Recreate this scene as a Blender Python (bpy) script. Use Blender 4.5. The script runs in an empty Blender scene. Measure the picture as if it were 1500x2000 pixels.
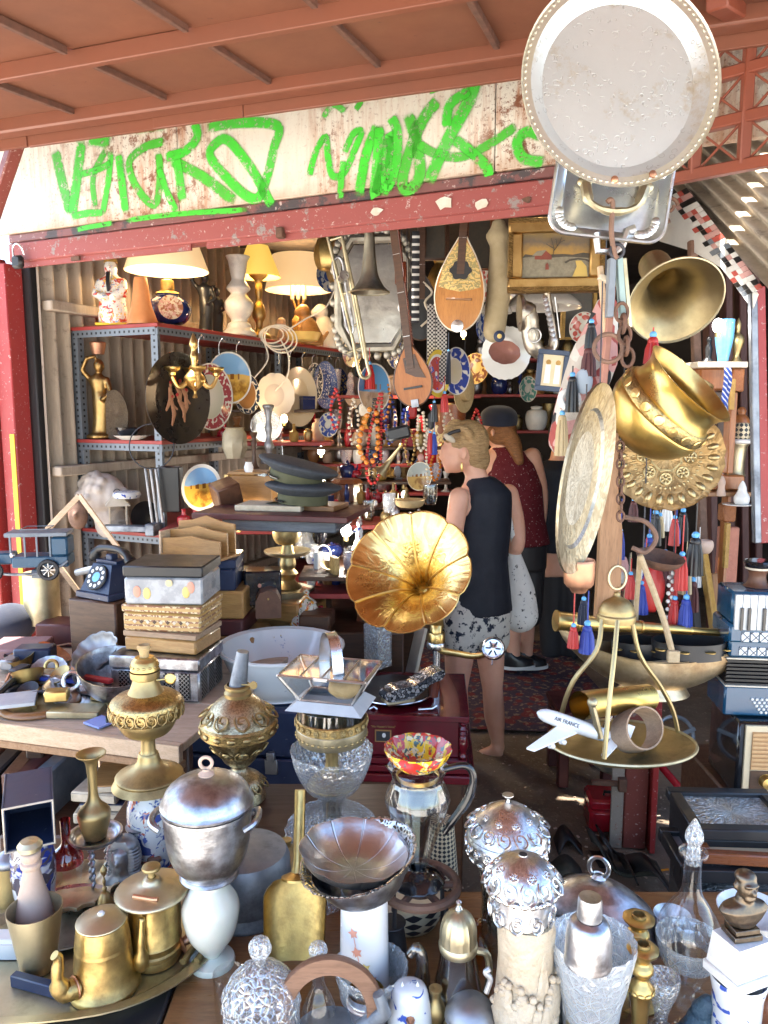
import bpy,bmesh,math,random
from math import sin,cos,pi,radians,sqrt,atan2
from mathutils import Vector,Matrix,Euler
V=Vector
RND=random.Random(11)
scene=bpy.context.scene
COL=scene.collection
# ---------------------------------------------------------------- camera, sky, sun, exposure
F=1500.0  # focal length in photo pixels (photo is 1500 x 2000)
TH=radians(7.7)  # camera pitch below the horizon
EYE=V((0,0,1.65))
cam=bpy.data.cameras.new('camera'); camo=bpy.data.objects.new('camera',cam); COL.objects.link(camo)
camo.location=EYE; camo.rotation_euler=(pi/2-TH,0,0)
cam.sensor_fit='VERTICAL'; cam.sensor_height=36; cam.lens=36*F/2000
cam.clip_start=.05; cam.clip_end=2000
scene.camera=camo
SUN_EL,SUN_AZ=radians(65),radians(-80)  # azimuth of the sun measured clockwise from +Y (the view direction)
w=bpy.data.worlds.new('World'); scene.world=w; w.use_nodes=True
nt=w.node_tree; bg=nt.nodes['Background']
sky=nt.nodes.new('ShaderNodeTexSky'); sky.sky_type='NISHITA'; sky.sun_disc=False
sky.sun_elevation=SUN_EL; sky.sun_rotation=SUN_AZ
nt.links.new(sky.outputs[0],bg.inputs[0]); bg.inputs[1].default_value=.15
sl=bpy.data.lights.new('sun','SUN'); sl.energy=5; sl.angle=radians(.5); sl.color=(1,.94,.84)
so=bpy.data.objects.new('sun',sl); COL.objects.link(so)
so.rotation_euler=V((-sin(SUN_AZ)*cos(SUN_EL),-cos(SUN_AZ)*cos(SUN_EL),-sin(SUN_EL))).to_track_quat('-Z','Y').to_euler()
vs=scene.view_settings; vs.view_transform='Standard'; vs.look='None'; vs.gamma=1; vs.use_curve_mapping=False
vs.exposure=2.42
cy=scene.cycles
cy.max_bounces=8; cy.diffuse_bounces=2; cy.glossy_bounces=4; cy.transmission_bounces=8; cy.transparent_max_bounces=16
cy.caustics_reflective=False; cy.caustics_refractive=False; cy.use_denoising=True; cy.sample_clamp_indirect=4

# ---------------------------------------------------------------- photo pixel -> place
def ray(x,y):
    cx=(x-750)/F; c=(1000-y)/F
    return V((cx,cos(TH)+c*sin(TH),c*cos(TH)-sin(TH)))
def at(x,y,d):r=ray(x,y); return EYE+r*(d/r.y)  # the point d metres in front of the camera
def on(x,y,z):r=ray(x,y); return EYE+r*((z-EYE.z)/r.z)  # the point on the level z
def mpp(p):q=p-EYE; return(q.y*cos(TH)-q.z*sin(TH))/F  # metres in one photo pixel there
U=V((.912,-.41,0)); N=V((.41,.912,0)); FL=V((-1.70,3.80,0))  # shop front: along, inward, its left end
def fr(u,n,z=0):return FL+U*u+N*n+V((0,0,z))
def onfr(x,y,n=0):  # the photo pixel carried onto the plane of the shop front (n inward)
    r=ray(x,y); p0=fr(0,n); t=(p0-V((0,0,0))).dot(N)/r.dot(N)if abs(r.dot(N))>1e-6 else 1
    t=(p0-EYE).dot(N)/r.dot(N); return EYE+r*t
FA=atan2(U.y,U.x)

# ---------------------------------------------------------------- mesh building
def TR(x=0,y=0,z=0):return Matrix.Translation((x,y,z))
def RX(a):return Matrix.Rotation(radians(a),4,'X')
def RY(a):return Matrix.Rotation(radians(a),4,'Y')
def RZ(a):return Matrix.Rotation(radians(a),4,'Z')
def SC(x,y=None,z=None):return Matrix.Diagonal((x,y if y is not None else x,z if z is not None else x,1))
I4=Matrix.Identity(4)
def spl(pts,n=4,closed=False):  # Catmull-Rom through the points
    pts=[V(p)for p in pts]; out=[]
    m=len(pts); rng=m if closed else m-1
    for i in range(rng):
        p0=pts[(i-1)%m]if closed or i>0 else pts[0]*2-pts[1]
        p1=pts[i]; p2=pts[(i+1)%m]
        p3=pts[(i+2)%m]if closed or i+2<m else p2*2-p1
        for k in range(n):
            t=k/n
            out.append(.5*((2*p1)+(p2-p0)*t+(2*p0-5*p1+4*p2-p3)*t*t+(3*p1-p0-3*p2+p3)*t**3))
    if not closed:out.append(pts[-1])
    return out
class MB:
    def __init__(s):s.v=[]; s.f=[]; s.a=[]
    def add(s,vs,fs,M=I4,a=None):
        b=len(s.v); s.v+=[M@V(p)for p in vs]; s.f+=[tuple(i+b for i in f)for f in fs]
        s.a+=(a if a else[0.0]*len(vs)); return s
    def lathe(s,prof,M=I4,seg=28,rf=None,arc=2*pi):
        vs,fs=[],[]; n=len(prof); full=arc>6.28
        m=seg if full else seg+1
        for j in range(m):
            th=arc*j/seg
            for i,(r,z)in enumerate(prof):
                if rf:r=r*rf(th,i/(n-1),z)
                vs.append((r*cos(th),r*sin(th),z))
        for j in range(seg):
            k=(j+1)%m
            for i in range(n-1):
                q=[j*n+i,k*n+i,k*n+i+1,j*n+i+1]
                if prof[i][0]<1e-6:q=[q[0],q[2],q[3]]
                elif prof[i+1][0]<1e-6:q=[q[0],q[1],q[2]]
                fs.append(tuple(q))
        return s.add(vs,fs,M)
    def box(s,x,y,z,M=I4,c=None):  # centred, with chamfered edges
        h=V((x,y,z))/2; c=min(min(x,y,z)*.12,.006)if c is None else c
        if c<=0:
            vs=[(a*h.x,b*h.y,d*h.z)for a in(-1,1)for b in(-1,1)for d in(-1,1)]
            return s.add(vs,[(0,1,3,2),(4,6,7,5),(0,4,5,1),(2,3,7,6),(0,2,6,4),(1,5,7,3)],M)
        idx={}; vs=[]
        for a in(-1,1):
            for b in(-1,1):
                for d in(-1,1):
                    for k in range(3):
                        p=[a*h.x,b*h.y,d*h.z]
                        for q,sg in((0,a),(1,b),(2,d)):
                            if q!=k:p[q]-=sg*c
                        idx[a,b,d,k]=len(vs); vs.append(p)
        fs=[]
        def F4(*k):fs.append(tuple(idx[q]for q in k))
        for sg in(-1,1):
            F4((sg,-1,-1,0),(sg,1,-1,0),(sg,1,1,0),(sg,-1,1,0)); F4((-1,sg,-1,1),(1,sg,-1,1),(1,sg,1,1),(-1,sg,1,1)); F4((-1,-1,sg,2),(1,-1,sg,2),(1,1,sg,2),(-1,1,sg,2))
            for sh in(-1,1):
                F4((sg,sh,-1,0),(sg,sh,1,0),(sg,sh,1,1),(sg,sh,-1,1)); F4((sg,-1,sh,0),(sg,1,sh,0),(sg,1,sh,2),(sg,-1,sh,2)); F4((-1,sg,sh,1),(1,sg,sh,1),(1,sg,sh,2),(-1,sg,sh,2))
                for si in(-1,1):F4((sg,sh,si,0),(sg,sh,si,1),(sg,sh,si,2))
        return s.add(vs,fs,M)
    def bar(s,p,q,wx,wy,up=V((0,0,1)),M=I4,c=None):  # a beam from p to q
        p,q=V(p),V(q); d=q-p; L=d.length; z=d/L
        x=up.cross(z)
        if x.length<1e-4:x=V((1,0,0))
        x.normalize(); y=z.cross(x)
        m=Matrix((x,y,z)).transposed().to_4x4(); m.translation=(p+q)/2
        return s.box(wx,wy,L,M@m,c)
    def tube(s,pts,r,seg=8,closed=False,M=I4,cap=True):
        pts=[V(p)for p in pts]; n=len(pts); vs,fs=[],[]
        rr=r if isinstance(r,(list,tuple))else[r]*n
        if len(rr)!=n:rr=[rr[0]+(rr[-1]-rr[0])*i/(n-1)if len(rr)==2 else rr[min(len(rr)-1,int(i*len(rr)/n))]for i in range(n)]
        px=None
        for i,p in enumerate(pts):
            t=(pts[(i+1)%n]-pts[i-1])if closed else(pts[min(i+1,n-1)]-pts[max(i-1,0)])
            if t.length<1e-9:t=V((0,0,1))
            t.normalize()
            if px is None:px=t.orthogonal().normalized()
            px=(px-t*px.dot(t))
            if px.length<1e-6:px=t.orthogonal()
            px.normalize(); py=t.cross(px)
            for k in range(seg):
                a=2*pi*k/seg; vs.append(p+(px*cos(a)+py*sin(a))*rr[i])
        for i in range(n if closed else n-1):
            j=(i+1)%n
            for k in range(seg):
                l=(k+1)%seg; fs.append((i*seg+k,i*seg+l,j*seg+l,j*seg+k))
        if cap and not closed:fs+=[tuple(range(seg))[::-1],tuple((n-1)*seg+k for k in range(seg))]
        return s.add(vs,fs,M)
    def ball(s,rx,ry=None,rz=None,M=I4,seg=14,rings=9):
        ry=rx if ry is None else ry; rz=rx if rz is None else rz
        return s.lathe([(sin(pi*i/rings),-cos(pi*i/rings))if 0<i<rings else(0,-1 if i==0 else 1)for i in range(rings+1)],M@SC(rx,ry,rz),seg)
    def torus(s,R_,r,M=I4,seg=24,k=8,sy=1,arc=2*pi):
        cl=arc>6.28; m=seg if cl else seg+1
        return s.tube([(R_*cos(arc*i/seg),R_*sy*sin(arc*i/seg),0)for i in range(m)],r,k,cl,M)
    def poly(s,pts,t,M=I4):  # flat outline in XY with thickness t in +Z
        n=len(pts); vs=[(p[0],p[1],0)for p in pts]+[(p[0],p[1],t)for p in pts]
        fs=[tuple(range(n))[::-1],tuple(range(n,2*n))]+[(i,(i+1)%n,n+(i+1)%n,n+i)for i in range(n)]
        return s.add(vs,fs,M)
    def grid(s,nu,nv,fn,M=I4,closed_u=False):
        vs=[fn(i/(nu if closed_u else nu-1),j/(nv-1))for i in range(nu)for j in range(nv)]
        fs=[(i*nv+j,((i+1)%nu)*nv+j,((i+1)%nu)*nv+j+1,i*nv+j+1)for i in range(nu if closed_u else nu-1)for j in range(nv-1)]
        return s.add(vs,fs,M)
    def loft(s,rings,M=I4,seg=20):  # rings: (centre, rx, ry, turn in radians) lying level, closed at both ends
        vs,fs=[],[]
        for c,rx,ry,a in rings:
            for k in range(seg):
                t=2*pi*k/seg; x,y=rx*cos(t),ry*sin(t)
                vs.append(V(c)+V((x*cos(a)-y*sin(a),x*sin(a)+y*cos(a),0)))
        n=len(rings)
        for i in range(n-1):
            for k in range(seg):l=(k+1)%seg; fs.append((i*seg+k,i*seg+l,(i+1)*seg+l,(i+1)*seg+k))
        fs+=[tuple(range(seg))[::-1],tuple((n-1)*seg+k for k in range(seg))]
        return s.add(vs,fs,M)
    def caps(s,pts,rr,seg=12):  # a limb with round ends
        s.tube(pts,rr,seg); rl=rr if isinstance(rr,(list,tuple))else[rr]*len(pts)
        s.ball(rl[0],M=Matrix.Translation(V(pts[0]))); s.ball(rl[-1],M=Matrix.Translation(V(pts[-1]))); return s
    def mesh(s,name,angle=38):
        me=bpy.data.meshes.new(name); me.from_pydata([tuple(p)for p in s.v],[],s.f)
        bm=bmesh.new(); bm.from_mesh(me); bmesh.ops.recalc_face_normals(bm,faces=bm.faces); bm.to_mesh(me); bm.free()
        me.shade_smooth(); me.set_sharp_from_angle(angle=radians(angle))
        if any(s.a):
            at_=me.attributes.new('across','FLOAT','POINT'); at_.data.foreach_set('value',s.a)
        return me
def O(name,mb,mat,parent=None,M=None,angle=38):
    me=mb if isinstance(mb,bpy.types.Mesh)else mb.mesh(name,angle)
    o=bpy.data.objects.new(name,me); COL.objects.link(o)
    if mat is not None and not me.materials:me.materials.append(MAT(mat))
    if parent is not None:o.parent=parent
    if M is not None:o.matrix_local=M
    return o
def tag(o,label,cat,group=None):
    o['label']=label; o['category']=cat
    if group:o['group']=group
    return o
def T(name,label,cat,loc=(0,0,0),rz=0,group=None,M=None):
    o=bpy.data.objects.new(name,None); COL.objects.link(o); o.empty_display_size=.02
    o.location=loc; o.rotation_euler=(0,0,radians(rz))
    if M is not None:o.matrix_local=M
    return tag(o,label,cat,group)
def S(name,mb,mat,parent=None,kind='structure',angle=38):
    o=O(name,mb,mat,parent,angle=angle)
    if parent is None:o['kind']=kind
    return o
def copy_tree(o,parent=None):
    c=o.copy(); COL.objects.link(c); c.parent=parent
    for ch in list(o.children):copy_tree(ch,c)
    return c
def remesh(mb,vox=.012,smooth=4):  # one continuous skin over overlapping volumes
    me=mb.mesh('tmp'); o=bpy.data.objects.new('tmp',me); COL.objects.link(o)
    m=o.modifiers.new('r','REMESH'); m.mode='VOXEL'; m.voxel_size=vox; m.use_smooth_shade=True
    if smooth:k=o.modifiers.new('s','SMOOTH'); k.factor=.5; k.iterations=smooth
    dg=bpy.context.evaluated_depsgraph_get(); r=bpy.data.meshes.new_from_object(o.evaluated_get(dg))
    bpy.data.objects.remove(o); r.shade_smooth(); return r

# ---------------------------------------------------------------- materials
_M={}; DEF={}
class NT:
    def __init__(s,name):
        s.m=bpy.data.materials.new(name); s.m.use_nodes=True; s.t=s.m.node_tree
        s.b=s.t.nodes['Principled BSDF']; s.out=s.t.nodes['Material Output']; s.tc=s.n('TexCoord').outputs['Object']
    def n(s,typ,**kw):
        k=s.t.nodes.new('ShaderNode'+typ)
        for a,v in kw.items():setattr(k,a,v)
        return k
    def l(s,a,b):s.t.links.new(a,b)
    def set(s,sock,v):
        if isinstance(v,bpy.types.NodeSocket):s.l(v,sock)
        elif isinstance(v,(tuple,list))and len(v)==3 and sock.type=='RGBA':sock.default_value=(*v,1)
        else:sock.default_value=v
    def noise(s,sc,det=5,vec=None,rough=.6,col=False,dist=0):
        k=s.n('TexNoise'); s.set(k.inputs['Vector'],vec or s.tc); k.inputs['Scale'].default_value=sc; k.inputs['Detail'].default_value=det
        k.inputs['Roughness'].default_value=rough; k.inputs['Distortion'].default_value=dist
        return k.outputs['Color' if col else 'Fac']
    def voro(s,sc,feat='F1',vec=None,col=False):
        k=s.n('TexVoronoi',feature=feat); s.set(k.inputs['Vector'],vec or s.tc); k.inputs['Scale'].default_value=sc
        return k.outputs['Color' if col else 'Distance']
    def wave(s,sc,vec=None,dist=0,typ='BANDS',axis='X',dsc=1):
        k=s.n('TexWave',wave_type=typ); s.set(k.inputs['Vector'],vec or s.tc); k.inputs['Scale'].default_value=sc; k.inputs['Distortion'].default_value=dist; k.inputs['Detail Scale'].default_value=dsc
        if typ=='BANDS':k.bands_direction=axis
        else:k.rings_direction=axis
        return k.outputs['Fac']
    def ramp(s,f,stops,interp='LINEAR'):
        k=s.n('ValToRGB'); e=k.color_ramp.elements; k.color_ramp.interpolation=interp
        while len(e)<len(stops):e.new(.5)
        for q,(p,c)in zip(e,stops):q.position=p; q.color=(*c,1)if isinstance(c,(tuple,list))else(c,c,c,1)
        s.l(f,k.inputs[0]); return k.outputs[0]
    def mr(s,f,a,b,c=0,d=1):
        k=s.n('MapRange'); s.l(f,k.inputs[0]); 
        for i,v in enumerate((a,b,c,d)):k.inputs[i+1].default_value=v
        return k.outputs[0]
    def mix(s,f,a,b,bl='MIX'):
        k=s.n('Mix',data_type='RGBA',blend_type=bl); s.set(k.inputs[0],f); s.set(k.inputs[6],a); s.set(k.inputs[7],b); return k.outputs[2]
    def math(s,op,a,b=0,c=0):
        k=s.n('Math',operation=op); s.set(k.inputs[0],a); s.set(k.inputs[1],b); s.set(k.inputs[2],c); return k.outputs[0]
    def xyz(s,vec=None):
        k=s.n('SeparateXYZ'); s.l(vec or s.tc,k.inputs[0]); return k.outputs
    def comb(s,x,y,z):
        k=s.n('CombineXYZ'); s.set(k.inputs[0],x); s.set(k.inputs[1],y); s.set(k.inputs[2],z); return k.outputs[0]
    def scale(s,x,y,z,vec=None):
        k=s.n('Mapping'); s.l(vec or s.tc,k.inputs[0]); k.inputs['Scale'].default_value=(x,y,z); return k.outputs[0]
    def bump(s,h,st=.3,d=.002,prev=None):
        k=s.n('Bump'); s.l(h,k.inputs['Height']); k.inputs['Strength'].default_value=st; k.inputs['Distance'].default_value=d
        if prev:s.l(prev,k.inputs['Normal'])
        s.l(k.outputs[0],s.b.inputs['Normal']); return k.outputs[0]
    def P(s,**kw):
        nm=dict(col='Base Color',metal='Metallic',rough='Roughness',trans='Transmission Weight',ior='IOR',coat='Coat Weight',crough='Coat Roughness',sub='Subsurface Weight',emit='Emission Color',es='Emission Strength',alpha='Alpha',spec='Specular IOR Level',sheen='Sheen Weight')
        for a,v in kw.items():s.set(s.b.inputs[nm[a]],v)
        return s.m
def MAT(k):
    if not isinstance(k,str):return k
    if k not in _M:
        d=DEF[k]; _M[k]=d[0](k,*d[1:-1],**d[-1])if isinstance(d[-1],dict)else d[0](k,*d[1:])
    return _M[k]
def metal(k,c1,c2,r=(.2,.45),sc=14,relief=0,rsc=150,dark=None,grime=.0):
    n=NT(k); f=n.noise(sc,6); col=n.mix(n.ramp(f,[(.35,0),(.65,1)]),c1,c2)
    f2=n.noise(sc*.45,8,rough=.7)
    col=n.mix(n.ramp(f2,[(.52,0),(.72,.8)]),col,dark or tuple(x*.35 for x in c2))
    if relief:
        x,y,z=n.xyz(); th=n.math('ARCTAN2',y,x); rad=n.math('SQRT',n.math('ADD',n.math('MULTIPLY',x,x),n.math('MULTIPLY',y,y)))  # chased rosettes wrapped round the axis
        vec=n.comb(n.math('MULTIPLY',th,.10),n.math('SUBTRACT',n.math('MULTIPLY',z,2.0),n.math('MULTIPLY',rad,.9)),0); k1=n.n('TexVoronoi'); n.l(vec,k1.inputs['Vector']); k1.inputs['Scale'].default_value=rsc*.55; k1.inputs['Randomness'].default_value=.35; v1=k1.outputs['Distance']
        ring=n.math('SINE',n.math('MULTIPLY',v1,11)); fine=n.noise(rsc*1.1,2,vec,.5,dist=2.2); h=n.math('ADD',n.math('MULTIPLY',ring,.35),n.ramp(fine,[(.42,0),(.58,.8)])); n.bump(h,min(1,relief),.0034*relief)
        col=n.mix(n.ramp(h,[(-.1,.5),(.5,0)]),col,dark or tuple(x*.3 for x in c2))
    else:n.bump(n.math('ADD',n.noise(sc*1.6,3),n.math('MULTIPLY',n.noise(sc*14,3,n.scale(1,1,.25)),.12)),.22,.005)
    return n.P(col=col,metal=1.0,rough=n.mr(f2,.3,.7,r[0]+.10,r[1]+.12))
def plain(k,c1,c2=None,r=.5,sc=20,bump=.15,bd=.002,bsc=None,coat=0,spec=.5,speck=None,sheen=0,contrast=(.3,.7),sub=0):
    n=NT(k); c2=c2 or tuple(x*.8 for x in c1); f=n.noise(sc,6,rough=.65)
    col=n.mix(n.ramp(f,[(contrast[0],0),(contrast[1],1)]),c1,c2)
    if speck:col=n.mix(n.ramp(n.noise(speck[1],3),[(speck[2],0),(speck[2]+.06,1)]),col,speck[0])
    if bump:n.bump(n.noise(bsc or sc*4,5),bump,bd)
    return n.P(col=col,rough=n.mr(f,.3,.7,max(0,r-.08),min(1,r+.08)),coat=coat,spec=spec,sheen=sheen,sub=sub)
def wood(k,c1,c2,r=.45,sc=9,axis='X',coat=0,wear=None):
    n=NT(k); v=n.scale(*{'X':(1,9,9),'Y':(9,1,9),'Z':(9,9,1)}[axis])
    f=n.noise(sc,7,v,.65,dist=.6); f2=n.noise(sc*5,3,v)
    col=n.mix(n.ramp(f,[(.32,0),(.68,1)]),c1,c2); col=n.mix(n.ramp(f2,[(.5,0),(.8,.5)]),col,tuple(x*.4 for x in c2))
    if wear:col=n.mix(n.ramp(n.noise(6,8,rough=.75),[(.55,0),(.68,1)]),col,wear)
    n.bump(f2,.2,.0015); return n.P(col=col,rough=n.mr(f,.3,.7,r-.1,r+.1),coat=coat)
def thin(k,tint=(.96,.97,.97),refl=1.0,cut=0,csc=60,frost=0,lo=.06):  # thin clear glass: mirrors by angle, lets the rest straight through
    n=NT(k); n.t.nodes.remove(n.b)
    tr=n.n('BsdfTransparent'); n.set(tr.inputs[0],tint); gl=n.n('BsdfGlossy'); gl.inputs['Roughness'].default_value=.04; n.set(gl.inputs[0],(1,1,1))
    lw=n.n('LayerWeight'); lw.inputs[0].default_value=.35
    fac=n.mr(n.math('POWER',lw.outputs['Facing'],2.2),0,1,lo,.85*refl); mx=n.n('MixShader'); n.l(fac,mx.inputs[0]); n.l(tr.outputs[0],mx.inputs[1])
    if cut:
        v=n.voro(csc,'DISTANCE_TO_EDGE'); vv=n.voro(csc*.6); b=n.n('Bump'); b.inputs['Strength'].default_value=.9; b.inputs['Distance'].default_value=.005*cut
        n.l(n.math('ADD',vv,n.math('MULTIPLY',v,2)),b.inputs['Height']); n.l(b.outputs[0],gl.inputs['Normal']); n.l(b.outputs[0],lw.inputs['Normal'])
        fac2=n.mr(v,0,.12,.62,.18); n.l(n.math('MAXIMUM',fac,fac2),mx.inputs[0])
    if frost:
        df=n.n('BsdfDiffuse'); n.set(df.inputs[0],(.75,.8,.85)); m2=n.n('MixShader'); n.set(m2.inputs[0],frost); n.l(gl.outputs[0],m2.inputs[1]); n.l(df.outputs[0],m2.inputs[2]); n.l(m2.outputs[0],mx.inputs[2])
    else:n.l(gl.outputs[0],mx.inputs[2])
    n.l(mx.outputs[0],n.out.inputs[0]); return n.m
def emis(k,c,st,base=(.8,.75,.65)):
    n=NT(k); return n.P(col=base,emit=c,es=st,rough=.6)
def plate(k,Rr,stops,motif=None,band=(.6,.95),msc=55,r=.12,thr=.52,m2=None):  # ceramic: rings by radius, a painted motif within a band
    n=NT(k); x,y,z=n.xyz(); rad=n.math('DIVIDE',n.math('SQRT',n.math('ADD',n.math('MULTIPLY',x,x),n.math('MULTIPLY',y,y))),Rr)
    col=n.ramp(rad,stops)
    if motif:
        f=n.voro(msc,'SMOOTH_F1')if not m2 else n.noise(msc,3)
        msk=n.math('MULTIPLY',n.ramp(f,[(thr-.04,1),(thr+.04,0)]),n.ramp(rad,[(0,0),(max(.001,band[0]),1),(min(.999,band[1]),0)],'CONSTANT'))
        col=n.mix(msk,col,motif)
        if m2:col=n.mix(n.math('MULTIPLY',n.ramp(n.noise(msc*1.4,3),[(.56,0),(.6,1)]),n.ramp(rad,[(0,0),(max(.001,band[0]),1),(min(.999,band[1]),0)],'CONSTANT')),col,m2)
    n.bump(n.noise(25,2),.04,.002); return n.P(col=col,rough=r+.05,coat=.5,crough=.05)
def view_plate(k,Rr,sky=(.25,.5,.85),gold=(.75,.45,.08),dk=(.25,.1,.02),hor=.12,rim=(.85,.83,.78),inner=.82):  # souvenir plate with a painted temple
    n=NT(k); x,y,z=n.xyz(); rad=n.math('DIVIDE',n.math('SQRT',n.math('ADD',n.math('MULTIPLY',x,x),n.math('MULTIPLY',y,y))),Rr)
    ny=n.math('ADD',n.math('DIVIDE',y,Rr),n.math('MULTIPLY',n.noise(9/Rr*.1,3),.3))
    sk=n.mix(n.ramp(n.noise(.35/Rr,4),[(.5,0),(.65,.8)]),sky,(.85,.85,.85))
    col=n.mix(n.ramp(ny,[(hor+.13,0),(hor+.16,1)]),gold,sk)
    ww=n.ramp(n.wave(.9/Rr,None,0),[(.45,0),(.55,1)]); bm=n.ramp(ny,[(0,0),(.1,1),(.28,0)],'CONSTANT')
    col=n.mix(n.math('MULTIPLY',n.math('MULTIPLY',ww,bm),n.ramp(n.math('ABSOLUTE',n.math('DIVIDE',x,Rr)),[(.5,1),(.52,0)])),col,dk)
    col=n.mix(n.math('MULTIPLY',n.ramp(n.noise(1.2/Rr,5),[(.5,0),(.6,.8)]),n.ramp(ny,[(0,1),(.12,0)])),col,dk)
    col=n.mix(n.ramp(rad,[(inner,0),(inner+.02,1)]),col,rim); return n.P(col=col,rough=.18,coat=.4)

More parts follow.
